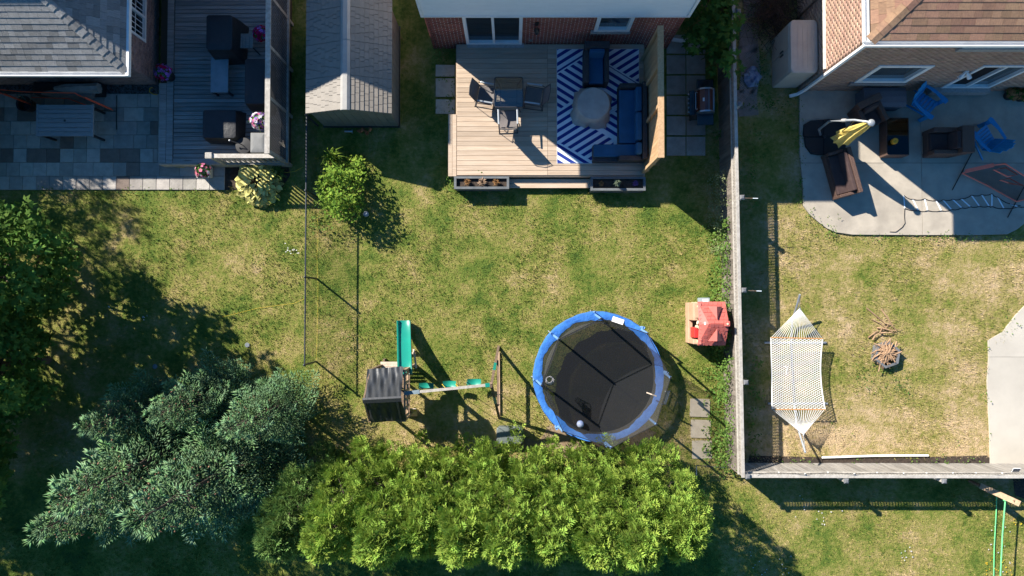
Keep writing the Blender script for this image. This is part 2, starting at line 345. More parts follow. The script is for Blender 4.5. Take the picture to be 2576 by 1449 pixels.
spec('stick', c=(.42, .27, .16), c2=(.29, .18, .105), sc=8, rand=.25, rough=.9); spec('pvc', c=(.86, .86, .84), rough=.4)
spec('pad_blue', c=(.05, .20, .58), c2=(.035, .14, .46), sc=5, rough=.5, bump=1.0, bsc=7); spec('sleeve_blue', c=(.16, .32, .60), c2=(.12, .26, .52), sc=6, rough=.6)
spec('mat_black', c=(.016, .017, .02), rough=.75, alpha=.86, spec_=.2); spec('tramp_net', c=(.075, .073, .07), rough=.8, alpha=.46, spec_=.1)
spec('lid_shaded', c=(.17, .19, .21), rough=.8); spec('fuzz', c=(.26, .29, .34), rough=.95)  # grey-blue lid colour darkened to stand in for tree shade
spec('ball_blue', c=(.26, .33, .58), c2=(.52, .57, .68), sc=6, rough=.4); spec('white_tag', c=(.82, .80, .76), rough=.7); spec('hoop_net', c=(.78, .74, .76), rough=.8)
spec('toy_red', c=(.50, .125, .10), c2=(.43, .105, .085), sc=4, rough=.5, rand=.06); spec('toy_tan', c=(.53, .345, .235), c2=(.46, .29, .19), sc=4, rough=.55)
spec('toy_cream', c=(.72, .60, .43), c2=(.62, .50, .34), sc=4, rough=.55); spec('toy_brightred', c=(.65, .035, .035), rough=.4); spec('toy_grey', c=(.27, .33, .37), rough=.5)
spec('slide_green', c=(.010, .235, .175), c2=(.010, .205, .155), sc=3, rough=.28, spec_=.5); spec('swing_green', c=(.012, .25, .18), rough=.4, spec_=.5)
spec('canopy', c=(.026, .028, .031), c2=(.036, .038, .042), sc=3, rough=.42, spec_=.5, bump=.25, bsc=5)
spec('bin_grey', c=(.135, .155, .15), c2=(.11, .13, .125), sc=5, rough=.6, bump=.1); spec('solar', c=(.03, .035, .06), rough=.2, spec_=.7)
spec('green_tube', c=(.16, .60, .24), rough=.4); spec('toy_yellow', c=(.75, .50, .03), rough=.5)
spec('pot_white', c=(.62, .60, .56), c2=(.50, .48, .44), sc=6, rough=.6); spec('pot_black', c=(.02, .02, .022), rough=.6); spec('terracotta', c=(.50, .17, .07), c2=(.40, .12, .05), sc=6, rough=.8, rand=.15)
def leafspec(n, c, var=.35, trl=.3, rough=.8, hue=.02): spec(n, c=c, facernd=var, trl=trl, rough=rough, hue=hue, spec_=.08)
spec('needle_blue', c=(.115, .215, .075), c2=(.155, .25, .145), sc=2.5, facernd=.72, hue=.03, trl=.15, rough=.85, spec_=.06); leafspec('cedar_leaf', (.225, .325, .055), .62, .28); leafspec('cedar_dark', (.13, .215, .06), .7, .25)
leafspec('maple_leaf', (.105, .195, .04), .45, .35); leafspec('bush_leaf', (.20, .31, .045), .38, .35); leafspec('vine_leaf', (.075, .155, .03), .5, .3); leafspec('weed_leaf', (.13, .22, .045), .45, .3)
leafspec('grey_weed', (.24, .28, .13), .35, .25); leafspec('hosta_leaf', (.56, .53, .19), .45, .25); leafspec('grass_leaf', (.13, .21, .05), .35, .3); leafspec('leaf_green', (.07, .16, .03), .4, .3)
leafspec('petal_pink', (.75, .22, .34), .3, .3); leafspec('petal_purple', (.30, .15, .52), .4, .3); leafspec('petal_red', (.42, .01, .07), .35, .25); leafspec('petal_white', (.78, .76, .78), .15, .3); leafspec('petal_yellow', (.75, .48, .04), .3, .3)
leafspec('brush', (.10, .065, .048), .4, 0)
spec('bark', c=(.10, .075, .055), c2=(.06, .045, .035), sc=9, st=(3, 3, .7), rough=.95, bump=.8, bsc=30)
spec('cone_brown', c=(.24, .13, .08), rough=.8, facernd=.3)
# ------------------------------------------------------------------ ground and paved areas
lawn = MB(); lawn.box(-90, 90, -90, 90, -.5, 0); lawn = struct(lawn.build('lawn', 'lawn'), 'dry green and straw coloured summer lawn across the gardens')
KEEP_OUT = []                                                       # plan rectangles without grass
def keep(x0, y0, x1, y1): a = rect(x0, y0, x1, y1, 0); KEEP_OUT.append((a[0], a[1], a[2], a[3]))
def flat(name, pts, z, mat, label=None, z0=None):
    m = MB(); m.prism([W(x, y, z)[:2] for x, y in pts], z-.06 if z0 is None else z0, z); return struct(m.build(name, mat), label)
def grid_pieces(parent, rects, z, th, mat, name, gap=.006, bev=.006, mats=None):
    """rects are world plan rectangles; each becomes one piece"""
    cache = {}
    for i, (X0, X1, Y0, Y1) in enumerate(rects):
        m = mats[i] if mats else mat; w = round(X1-X0-gap*2, 3); h = round(Y1-Y0-gap*2, 3)
        if w < .02 or h < .02: continue
        if (w, h, m) not in cache:
            b = MB(); e = min(bev, w/4, h/4)
            b.loft([[(-w/2, -h/2, -th), (w/2, -h/2, -th), (w/2, h/2, -th), (-w/2, h/2, -th)],
                    [(-w/2, -h/2, -e), (w/2, -h/2, -e), (w/2, h/2, -e), (-w/2, h/2, -e)],
                    [(-w/2+e, -h/2+e, 0), (w/2-e, -h/2+e, 0), (w/2-e, h/2-e, 0), (-w/2+e, h/2-e, 0)]]); cache[(w, h, m)] = b.mesh(name, m)
        o = root_of(parent).location
        piece(name, cache[(w, h, m)], parent, ((X0+X1)/2-o.x, (Y0+Y1)/2-o.y, z-o.z+random.uniform(-.001, .001)))
# paved patio of the house with the grey roof: rows of stone pavers in two lengths
pp = MB(); X0, X1, Y0, Y1 = rect(-60, 236, 400, 478, .03); Xb = W(566, 440, .03).x; Ym = W(0, 408, .03).y
pp.box(X0, X1, Ym+.01, Y1, -.05, .022); pp.box(X0, Xb, Y0, Ym+.01, -.05, .022)
pav = struct(pp.build('paved_patio', 'sand_joint'), 'patio of grey and brown stone pavers beside the weathered deck')
rs = []; ms = []; nrow = 7; ph = (Y1-Y0)/nrow
for r in range(nrow):
    y = Y0+r*ph; xe = Xb if y+ph*.6 < Ym+.2 else X1; x = X0-random.choice((0, .2, .3))
    while x < xe-.05:
        w = .40 if (r == 0 or random.random() < .62) else .60
        x2 = min(x+w, xe)
        if xe-x2 < .12: x2 = xe
        rs.append((max(x, X0), x2, y, y+ph)); ms.append('paver_brown' if random.random() < .15 else 'paver'); x = x2
grid_pieces(pav, rs, .045, .04, 'paver', 'paver', .004, .008, ms)
keep(-80, 200, 400, 478); keep(395, 400, 566, 478)
gs = MB(); a = rect(-60, 208, 400, 238, .02); gs.box(a[0], a[1], a[2]+.012, a[3]+.3, -.05, .02)
struct(gs.build('gravel_bed', 'mulch'))
def pebbles(name, a, n, r0, r1, z, mat, label):
    V = []; F = []; R = []
    for i in range(n):
        x, y = random.uniform(a[0], a[1]), random.uniform(a[2], a[3]); r = random.uniform(r0, r1); b = len(V); t = random.random()*6
        for k in range(5): V.append((x+r*math.cos(t+k*1.257)*random.uniform(.8, 1.1), y+r*math.sin(t+k*1.257)*.8, z))
        V.append((x, y, z+r*.8))
        for k in range(5): F.append((b+k, b+(k+1) % 5, b+5)); R.append((hash((i, 3)) % 97)/97)
    o = piece(name, npmesh(name, V, F, R, [mat]), None); o['kind'] = 'stuff'; o['label'] = label; return o
pebbles('gravel', rect(-20, 214, 398, 238, .02), 900, .02, .045, .02, 'gravel', 'dark stones in the strip along the mauve brick wall')
# concrete patio behind the house with the brown roof, cast in four slabs
cp = [(2012, 224), (2012, 380), (2020, 470), (2022, 518), (2036, 538), (2056, 556), (2080, 574), (2103, 584), (2145, 590), (2300, 591), (2440, 591), (2535, 589), (2560, 576), (2580, 560), (2720, 545), (2720, 224)]
poly = [tuple(W(x, y, .07)[:2]) for x, y in cp]
if sum(poly[i][0]*poly[(i+1) % len(poly)][1]-poly[(i+1) % len(poly)][0]*poly[i][1] for i in range(len(poly))) < 0: poly = poly[::-1]
def shrink(P, k=.012):
    c = (sum(p[0] for p in P)/len(P), sum(p[1] for p in P)/len(P)); return [(c[0]+(p[0]-c[0])*(1-k), c[1]+(p[1]-c[1])*(1-k)) for p in P]
b = MB(); b.prism(shrink(poly), -.05, .055); cpat = struct(b.build('concrete_patio', 'sand_joint'), 'grey concrete patio with cut joints and rounded corners')
jx = W(2318, 400, .07).x; jy = W(2300, 410, .07).y; BIG = 60
for sx, sy in ((-1, 1), (1, 1), (-1, -1), (1, -1)):
    q = poly
    q = clip_poly(q, (jx-.006, -BIG), (jx-.006, BIG)) if sx < 0 else clip_poly(q, (jx+.006, BIG), (jx+.006, -BIG))
    q = clip_poly(q, (BIG, jy-.006), (-BIG, jy-.006))[:] if False else q
    q = clip_poly(q, (-BIG, jy+.006), (BIG, jy+.006)) if sy > 0 else clip_poly(q, (BIG, jy-.006), (-BIG, jy-.006))
    if len(q) > 2: m = MB(); m.prism(q, -.04, .07); m.build('slab', 'concrete', cpat)
keep(2012, 100, 2730, 560); keep(2060, 550, 2730, 588)
cp2 = [(2586, 762), (2560, 788), (2541, 812), (2522, 836), (2487, 856), (2488, 905), (2484, 960), (2488, 1040), (2491, 1100), (2492, 1172), (2760, 1176), (2760, 762)]
poly2 = [tuple(W(x, y, .05)[:2]) for x, y in cp2]
if sum(poly2[i][0]*poly2[(i+1) % len(poly2)][1]-poly2[(i+1) % len(poly2)][0]*poly2[i][1] for i in range(len(poly2))) < 0: poly2 = poly2[::-1]
b = MB(); b.prism(shrink(poly2), -.05, .04); pad = struct(b.build('concrete_pad', 'sand_joint'), 'pale concrete pad at the edge of the dry lawn')
jy2 = W(2500, 898, .05).y
for s in (1, -1):
    q = clip_poly(poly2, (-BIG, jy2+.004), (BIG, jy2+.004)) if s > 0 else clip_poly(poly2, (BIG, jy2-.004), (-BIG, jy2-.004))
    m = MB(); m.prism(q, -.04, .05); m.build('slab', 'concrete_pale', pad)
keep(2488, 860, 2770, 1175); keep(2540, 790, 2770, 870)
# bare soil under the trampoline edge, mulch bed by the cross fence, mulch by the hosta
def blob(cx, cy, rx, ry, n=26, jit=.16, seed=1):
    rr = random.Random(seed); return [(cx+rx*math.cos(t*2*math.pi/n)*(1+rr.uniform(-jit, jit)), cy+ry*math.sin(t*2*math.pi/n)*(1+rr.uniform(-jit, jit))) for t in range(n)]
flat('bare_soil', blob(1445, 1105, 82, 46, seed=4), .006, 'soil', 'bare tan soil patch beside the trampoline'); keep(1385, 1075, 1505, 1135)
flat('bare_soil', blob(1590, 1095, 60, 26, seed=8), .005, 'soil', 'reddish bare soil under the trampoline net')
flat('mulch_bed', blob(1290, 1115, 60, 16, seed=2), .005, 'soil')
flat('mulch_bed', [(1885, 1146), (2060, 1150), (2250, 1152), (2480, 1146), (2492, 1152), (2492, 1180), (1880, 1180)], .01, 'mulch', 'dark mulch bed along the grey board fence'); keep(1960, 1152, 2490, 1180)
flat('mulch_bed', [(564, 405), (722, 405), (730, 440), (712, 470), (640, 478), (564, 478)], .008, 'mulch', 'dark mulch around the hosta by the deck'); keep(564, 405, 715, 470)
flat('asphalt_path', [(2546, 1180), (2700, 1180), (2700, 1262), (2580, 1256), (2553, 1246)], .01, 'gravel' if False else 'mulch')

# ------------------------------------------------------------------ wall kit
class Wall:
    def __init__(s, p0, U, N): s.p = Vector(p0); s.U = Vector(U); s.N = Vector(N); s.Z = Vector((0, 0, 1))
    def P(s, u, n, v): return s.p+s.U*u+s.N*n+s.Z*v
    def box(s, mb, u0, u1, n0, n1, v0, v1):
        a, b = s.P(u0, n0, v0), s.P(u1, n1, v1)
        return mb.box(min(a.x, b.x), max(a.x, b.x), min(a.y, b.y), max(a.y, b.y), min(a.z, b.z), max(a.z, b.z))
def brick_wall(house, w, width, height, holes, mat, mat_f, mortar, single=0, bw=.205, bh=.078, th=.14):
    us = sorted({0, width, *[h[0] for h in holes], *[h[1] for h in holes]}); vs = sorted({0, height, *[h[2] for h in holes], *[h[3] for h in holes]})
    m = MB(True)
    for i in range(len(us)-1):
        for j in range(len(vs)-1):
            cu, cv = (us[i]+us[i+1])/2, (vs[j]+vs[j+1])/2
            if any(h[0] < cu < h[1] and h[2] < cv < h[3] for h in holes): continue
            w.box(m, us[i], us[i+1], -th, 0, vs[j], vs[j+1])
    wall = m.build('wall', mortar, house)
    g = .011; gu = .018; V = []; F = []; R = []; cnt = 0; rows = int(height/bh); full = MB()
    full.box(-(bw-gu)/2, (bw-gu)/2, -.012, .012, -(bh-g)/2, (bh-g)/2); fm = full.mesh('brick', mat) if single else None
    rm = Matrix((w.U, w.N, w.Z)).transposed().to_4x4(); off = root_of(house).location
    for r in range(rows-1, -1, -1):
        v0, v1 = r*bh, r*bh+bh-g; u = -(bw/2 if r % 2 else 0)
        while u < width:
            segs = [(max(u, 0), min(u+bw-gu, width))]
            for h in holes:
                if h[3] <= v0+.01 or h[2] >= v1-.01: continue
                ns = []
                for a, c in segs:
                    if h[1] <= a or h[0] >= c: ns.append((a, c)); continue
                    if a < h[0]: ns.append((a, h[0]))
                    if c > h[1]: ns.append((h[1], c))
                segs = ns
            for a, c in segs:
                if c-a < .02: continue
                pr = random.uniform(.004, .007)
                if cnt < single and c-a > bw-gu-.002:
                    o = bpy.data.objects.new('brick', fm); COL.objects.link(o); o.parent = wall
                    o.matrix_local = Matrix.Translation(w.P((a+c)/2, pr-.0115, (v0+v1)/2)-off) @ rm; cnt += 1; continue
                b = len(V); rv = random.random()
                for (uu, nn, vv) in ((a, 0, v0), (c, 0, v0), (c, 0, v1), (a, 0, v1), (a, pr, v0), (c, pr, v0), (c, pr, v1), (a, pr, v1)): V.append(tuple(w.P(uu, nn, vv)-off))
                for f in ((4, 5, 6, 7), (0, 1, 5, 4), (1, 2, 6, 5), (2, 3, 7, 6), (3, 0, 4, 7)): F.append(tuple(b+q for q in f)); R.append(rv)
            u += bw
    o = piece('bricks', npmesh('bricks', V, F, R, [mat_f]), wall); o['kind'] = 'stuff'
    return wall
def window(house, w, u0, u1, v0, v1, nx=1, ny=1, split=None, pane='window_glass', frame=.06, muntin=.02, sill=None, name='window', sillmat='stone_sill', proud=.03):
    m = MB(True)
    w.box(m, u0, u0+frame, -.10, proud, v0, v1); w.box(m, u1-frame, u1, -.10, proud, v0, v1)
    w.box(m, u0+frame, u1-frame, -.10, proud-.002, v0, v0+frame); w.box(m, u0+frame, u1-frame, -.10, proud-.002, v1-frame, v1)
    fr = m.build(name, 'white_trim', house)
    a, b, c, d = u0+frame, u1-frame, v0+frame, v1-frame
    cells = [(a, b, c, d)] if not split else ([(a, (a+b)/2-.02, c, d), ((a+b)/2+.02, b, c, d)] if split == 'u' else [(a, b, c, (c+d)/2-.02), (a, b, (c+d)/2+.02, d)])
    if split:
        m = MB(True)
        if split == 'u': w.box(m, (a+b)/2-.035, (a+b)/2+.035, -.085, proud-.012, c, d)
        else: w.box(m, a, b, -.085, proud-.012, (c+d)/2-.03, (c+d)/2+.03)
        m.build('meeting_rail', 'white_trim', fr)
    for k, (p, q, r, s) in enumerate(cells):
        m = MB(True); w.box(m, p, q, -.09, -.055, r, s); m.build('pane', pane if isinstance(pane, str) else pane[k], fr)
        if nx > 1 or ny > 1:
            m = MB(True)
            for i in range(1, nx): x = p+(q-p)*i/nx; w.box(m, x-muntin/2, x+muntin/2, -.05, -.035, r, s)
            for j in range(1, ny): y = r+(s-r)*j/ny; w.box(m, p, q, -.048, -.033, y-muntin/2, y+muntin/2)
            m.build('muntin', 'white_trim', fr)
    if sill:
        m = MB(True); w.box(m, u0-sill[0], u1+sill[0]*.4, -.05, .075, v0-sill[1], v0-.004); m.build('sill', sillmat, fr, bevel=.006)
    return fr
def shingled(house, O, U, V, Nn, region, mat, under, e=.15, wmin=.2, wmax=.36, single=300, name='roof', th=.014, close=None):
    """one roof slope: a thin deck with overlapping shingles, clipped to region (u,v)"""
    O, U, V, Nn = Vector(O), Vector(U).normalized(), Vector(V).normalized(), Vector(Nn).normalized()
    m = MB(True); n = len(region); P = [O+U*u+V*v for u, v in region]
    m.add(P+[p-Nn*.10 for p in P], [tuple(range(n)), tuple(range(2*n-1, n-1, -1))]+[(i, n+i, n+(i+1) % n, (i+1) % n) for i in range(n)])
    rf = m.build(name, under, house); off = root_of(house).location
    rm = Matrix((U, V, Nn)).transposed().to_4x4(); vmax = max(p[1] for p in region); umin = min(p[0] for p in region); umax = max(p[0] for p in region)
    def wedge(pl):
        v0 = min(p[1] for p in pl); k = len(pl); b = MB(); zz = lambda p: th-(p[1]-v0)/e*(th-.004)
        b.add([(p[0], p[1], zz(p)) for p in pl]+[(p[0], p[1], -.004) for p in pl], [tuple(range(k))]+[(i, k+i, k+(i+1) % k, (i+1) % k) for i in range(k)]); return b
    unitm = wedge([(-.5, 0), (.5, 0), (.5, e), (-.5, e)]).mesh('shingle', mat); rest = MB(True); cnt = 0; v = 0.0; rr = random.Random(5)
    while v < vmax:
        u = umin-rr.uniform(0, wmax)
        while u < umax:
            wd_ = rr.uniform(wmin, wmax); t = [(u+.003, v), (u+wd_-.003, v), (u+wd_-.003, v+e), (u+.003, v+e)]; u += wd_
            c = clip_to(t, region)
            if len(c) < 3 or area(c) < .002: continue
            whole = abs(area(c)-area(t)) < 1e-6; lift = rr.uniform(.002, .005)
            if whole and cnt < single:
                o = piece('shingle', unitm, rf); o.matrix_local = Matrix.Translation(O+U*((t[0][0]+t[1][0])/2)+V*v+Nn*lift-off) @ rm @ Matrix.Diagonal((t[1][0]-t[0][0], 1, 1, 1)); cnt += 1
            elif cnt < single:
                cx, cy = c[0]; o = piece('shingle', wedge(c).mesh('shingle', mat), rf); o.matrix_local = Matrix.Translation(O+Nn*lift-off) @ rm; cnt += 1
            else:
                b = wedge(c); rest.add([O+U*p[0]+V*p[1]+Nn*(p[2]+lift) for p in b.v], b.f)
        v += e
    if rest.f: o = rest.build('shingles', mat, rf); o['kind'] = 'stuff'
    return rf
def hip_caps(house, roof, a, b, mat, step=.2, wd_=.22):
    a, b = Vector(a), Vector(b); d = (b-a); n = int(d.length/step); d.normalize(); r = d.cross(Vector((0, 0, 1))).normalized(); up = r.cross(d)
    off = root_of(house).location; m = MB()
    m.add([(-wd_/2, 0, -.028), (0, 0, .022), (wd_/2, 0, -.028), (-wd_/2, step*1.08, -.04), (0, step*1.08, .008), (wd_/2, step*1.08, -.04)],
          [(0, 1, 4, 3), (1, 2, 5, 4), (0, 2, 1)]); me = m.mesh('ridge_shingle', mat)
    for i in range(n):
        o = piece('ridge_shingle', me, roof); o.matrix_local = Matrix.Translation(a+d*step*i+up*.016-off) @ Matrix((r, d, up)).transposed().to_4x4()
def gutter(house, pts, mat='white_trim', w=.11, h=.10, name='gutter'):
    """U channel along pts (closed side outward on the right of travel)"""
    m = MB(True)
    for p, q in zip(pts, pts[1:]):
        p, q = Vector(p), Vector(q); d = (q-p).normalized(); r = Vector((d.y, -d.x, 0))
        m.bar(p+r*w-d*.01, q+r*w+d*.01, .022, h); m.bar(p+r*w*.5-Vector((0, 0, h/2)), q+r*w*.5-Vector((0, 0, h/2)), w, .012); m.bar(p+r*.004, q+r*.004, .012, h*.9)
    return m.build(name, mat, house)

# ------------------------------------------------------------------ middle house: red brick below, white siding above
pl, pr_ = W(1091, 122), W(1677, 122); yb = (pl.y+pr_.y)/2; HW = pr_.x-pl.x; BH = 2.45; EV = 4.75; OV = .42
house = thing('brick_house', 'red brick house with white upper siding and sliding door onto the deck', 'house', (pl.x, yb, 0))
w = Wall((pl.x, yb, 0), (1, 0, 0), (0, -1, 0))
DO = (1.02, 2.65, .44, 2.40); WI = (4.66, 5.66, 1.39, 2.40)
brick_wall(house, w, HW, BH, [DO, WI], 'brick_red', 'brick_red_f', 'mortar', single=300)
for (p0, U, N_, ln) in (((pl.x, yb+8.0, 0), (0, -1, 0), (-1, 0, 0), 8.0), ((pr_.x, yb, 0), (0, 1, 0), (1, 0, 0), 8.0)):
    brick_wall(house, Wall(p0, U, N_), ln, BH, [], 'brick_red', 'brick_red_f', 'mortar')
m = MB(True); m.box(pl.x+.15, pr_.x-.15, yb+7.85, yb+8, 0, EV); m.box(pl.x+.16, pr_.x-.16, yb+.16, yb+7.9, BH-.05, BH+.1); m.build('rear_wall', 'mortar', house)
m = MB(True); m.box(pl.x-.03, pr_.x+.03, yb-.03, yb+8, BH, EV); sw = m.build('upper_wall', 'siding', house)
for U0 in (0,):
    b = MB(); L_ = HW+.06; b.add([(0, -.004, 0), (L_, -.004, 0), (L_, -.022, 0), (0, -.022, 0), (0, 0, .112), (L_, 0, .112), (L_, -.006, .112), (0, -.006, .112)], [(0, 1, 2, 3), (3, 2, 6, 7), (7, 6, 5, 4), (0, 3, 7, 4), (2, 1, 5, 6)])
    bm_ = b.mesh('siding_board', 'siding'); k = 0
    while BH+k*.11 < EV-.1: piece('siding_board', bm_, sw, (-.03, -.032, BH+k*.11)); k += 1
b = MB(); b.box(-.035, .035, -.06, .02, BH-.02, EV-.02); cm = b.mesh('corner_trim', 'white_trim')
for x in (-.03, HW+.03): piece('corner_trim', cm, sw, (x, -.03, 0))
m = MB(True); w.box(m, -.05, HW+.05, .02, .07, BH-.07, BH-.005); m.build('trim_board', 'white_trim', house)
window(house, w, *WI, split=None, frame=.10, sill=(.08, .13), proud=.05)
d = window(house, w, *DO, split='u', pane=('window_dark', 'window_dark'), frame=.09, name='sliding_door', proud=.05)
m = MB(True); w.box(m, DO[0]+1.55, DO[0]+1.58, .04, .075, 1.25, 1.5); m.build('handle', 'white_trim', d)
m = MB(True); w.box(m, DO[0]+.02, DO[1]+.06, 0, .14, .30, .436); m.build('threshold', 'stone_sill', house)
lx = (1352-1091)/84/1.02
m = MB(True); w.box(m, lx-.05, lx+.05, .012, .03, 1.75, 1.95); m.tube([w.P(lx, .03, 1.88), w.P(lx, .12, 1.93), w.P(lx, .16, 1.86)], .012); lamp = m.build('wall_lamp', 'black_metal', house)
m = MB(True); m.lathe(w.P(lx, .16, 1.55), [(.03, 0), (.06, .02), (.075, .2), (.08, .22), (.02, .30), (.01, .32)], 10); m.build('lantern', 'black_metal', lamp, smooth=True)
m = MB(True); w.box(m, 2.87, 2.95, .01, .03, .62, .74); m.build('outlet_cover', 'weathered_tan', house)
m = MB(True); x0, x1, y0, y1 = pl.x-OV, pr_.x+OV, yb-OV, yb+8+OV; m.box(x0, x1, y0, y1, EV, EV+.16); m.build('fascia', 'white_trim', house)
m = MB(True); cx = (x1-x0)/2; hr = cx*math.tan(math.radians(23)); m.add([(x0, y0, EV+.17), (x1, y0, EV+.17), (x1, y1, EV+.17), (x0, y1, EV+.17), (x0+cx, y0+cx, EV+.17+hr), (x0+cx, y1-cx, EV+.17+hr)], [(0, 1, 4), (1, 2, 5, 4), (2, 3, 5), (3, 0, 4, 5), (3, 2, 1, 0)]); m.build('roof', 'roof_far', house)
m = MB(True); q = W(1690, 88, .12); m.tube([(pr_.x+.08, yb+.3, EV-.1), (pr_.x+.08, yb+.3, .25), (pr_.x+.16, yb+.22, .12)], .04, 6); m.bar((pr_.x+.14, yb+.24, .10), (pr_.x+.62, yb+.18, .05), .09, .07); m.build('downspout', 'white_trim', house)
keep(1060, -200, 1712, 135)

# ------------------------------------------------------------------ house with the grey roof: low hipped extension and two-storey block behind it
cl = W(398, 213); xl = W(-260, 213).x
lh = thing('house', 'mauve brick house with grey shingled hip roof beside the weathered deck', 'house', (cl.x, cl.y, 0))
LE = 2.60; lo = .50
w1 = Wall((xl, cl.y, 0), (1, 0, 0), (0, -1, 0)); w2 = Wall((cl.x, cl.y, 0), (0, 1, 0), (1, 0, 0)); L1 = cl.x-xl; L2 = 3.6
brick_wall(lh, w1, L1, LE, [], 'brick_mauve', 'brick_mauve', 'mortar_pink')
WL = (.98, 2.42, .75, 2.05)
brick_wall(lh, w2, L2, LE, [WL], 'brick_mauve', 'brick_mauve', 'mortar_pink')
window(lh, w2, *WL, nx=4, ny=3, split='u', pane='window_dark', frame=.07, muntin=.018)
ex, ey = cl.x+lo, cl.y-lo; p_ = math.tan(math.radians(35))
cs = math.cos(math.radians(35)); sn = math.sin(math.radians(35)); D_ = 3.2
# slope facing the lawn and slope facing the deck, meeting on the hip
r1 = shingled(lh, (xl-.2, ey, LE), (1, 0, 0), (0, cs, sn), (0, -sn, cs), [(0, 0), (ex-xl+.2, 0), (ex-xl+.2-D_, D_/cs), (0, D_/cs)], 'shingle_grey', 'roof_under_grey', e=.15, wmin=.15, wmax=.30, single=300)
r2 = shingled(lh, (ex, ey, LE), (0, 1, 0), (-cs, 0, sn), (sn, 0, cs), [(0, 0), (L2+lo+.4, 0), (L2+lo+.4, D_/cs), (D_, D_/cs)], 'shingle_grey', 'roof_under_grey', e=.15, wmin=.15, wmax=.30, single=300)
hip_caps(lh, r2, (ex, ey, LE), (ex-D_, ey+D_, LE+D_*p_), 'shingle_grey')
gutter(lh, [(xl-.2, ey, LE-.03), (ex, ey, LE-.03)]); 
m = MB(True); m.box(ex-.004, ex+.075, ey-.11, ey+L2+lo+.4, LE-.11, LE+.012); m.build('fascia', 'white_trim', lh)
m = MB(True); m.box(xl-.2, ex-.02, ey+.02, ey+lo, LE-.13, LE-.11); m.box(ex-lo, ex-.02, ey+lo, ey+L2, LE-.13, LE-.11); m.build('soffit', 'white_trim', lh)
# upper block (north of the frame), its eave shades deck and patio
be = 5.6; k_ = be/math.tan(SUN_EL)
tg = W(700, 400); cxr = W(1174, 300); bx1 = cxr.x-k_*math.cos(SUN_DIR); by0 = tg.y+k_*math.sin(SUN_DIR)
m = MB(True); m.box(xl, bx1-.4, by0+.4, by0+9, 0, be); m.build('upper_wall', 'brick_mauve', lh)
m = MB(True); m.box(xl-.4, bx1, by0, by0+9.4, be-.14, be); m.build('fascia', 'white_trim', lh)
hw = 4.7; m = MB(True); A, B, Cc, Dd = xl-.4, bx1, by0, by0+9.4; hz = be+.01
m.add([(A, Cc, hz), (B, Cc, hz), (B, Dd, hz), (A, Dd, hz), (A+hw, Cc+hw, hz+hw*.42), (B-hw, Cc+hw, hz+hw*.42)], [(0, 1, 5, 4), (1, 2, 5), (2, 3, 4, 5), (3, 0, 4), (3, 2, 1, 0)]); m.build('roof', 'roof_far', lh)
keep(-300, -300, 398, 215)
# the house beyond it, out of the picture: its eave shades the left end of the patio
fb = W(102, 500); fk = 5.0/math.tan(SUN_EL); fx = fb.x-fk*math.cos(SUN_DIR); fy = W(0, 575).y+fk*math.sin(SUN_DIR)
fh = thing('house', 'two storey brick house standing beyond the patio of the grey roofed house', 'house', (fx-4, fy+4, 0))
m = MB(True); m.box(fx-9, fx-.4, fy+.4, fy+7, 0, 5.0); m.build('wall', 'brick_mauve', fh)
m = MB(True); m.add([(fx-9.4, fy, 4.98), (fx, fy, 4.98), (fx, fy+7.4, 4.98), (fx-9.4, fy+7.4, 4.98), (fx-5.7, fy+3.7, 6.5), (fx-3.7, fy+3.7, 6.5)], [(0, 1, 5, 4), (1, 2, 5), (2, 3, 4, 5), (3, 0, 4), (3, 2, 1, 0)]); m.build('roof', 'roof_far', fh)

# ------------------------------------------------------------------ house with the brown roof
c2 = W(2008, 230); RE = 4.72; ro = .30; rx1 = W(2700, 230).x; ry1 = c2.y+4.2
rh = thing('house', 'pink brick house with brown shingled roof behind the concrete patio', 'house', (c2.x, c2.y, 0))
wr = Wall((c2.x, c2.y, 0), (1, 0, 0), (0, -1, 0)); sc_ = 1/84
RW = ((2111-2008)*sc_, (2236-2008)*sc_, .91, 2.27); RD = ((2346-2008)*sc_, (2466-2008)*sc_, .42, 2.27); RU = ((2226-2008)*sc_, (2400-2008)*sc_, 3.56, 4.55)
brick_wall(rh, wr, rx1-c2.x, RE, [RW, RD, RU], 'brick_pink', 'brick_pink', 'mortar_pink')
wl = Wall((c2.x, ry1, 0), (0, -1, 0), (-1, 0, 0)); brick_wall(rh, wl, ry1-c2.y, RE, [], 'brick_pink', 'brick_pink', 'mortar_pink')
window(rh, wr, *RW, frame=.12, sill=(.10, .18), sillmat='brown_sill', proud=.04)
window(rh, wr, *RU, split='u', frame=.10, sill=(.08, .16), sillmat='stone_sill', proud=.04)
d = window(rh, wr, *RD, split='u', pane=('screen_dark', 'window_glass'), frame=.09, name='sliding_door', proud=.04)
m = MB(True); wr.box(m, RD[0]-.25, RD[1]+.05, 0, .16, .14, .41); m.build('threshold', 'stone_sill', rh)
m = MB(True); lu = (2333-2008)*sc_; wr.box(m, lu-.05, lu+.05, .012, .04, 1.72, 1.84); fl_ = m.build('flood_light', 'white_trim', rh)
for s in (-1, 1):
    m = MB(True); a = wr.P(lu+s*.03, .05, 1.78); b_ = wr.P(lu+s*.15, .17, 1.70); m.tube([a, a+(b_-a)*.35, b_], .03, 10, r2=.065); m.build('lamp_head', 'white_trim', fl_, smooth=True)
m = MB(True); m.bar((c2.x-.03, c2.y+.05, 1.80), (c2.x-.03, ry1, 1.82), .05, .07); m.build('wall_strip', 'white_dirty', rh)
ex, ey = c2.x-ro, c2.y-ro; an = math.radians(27); cs, sn = math.cos(an), math.sin(an); D_ = 3.0
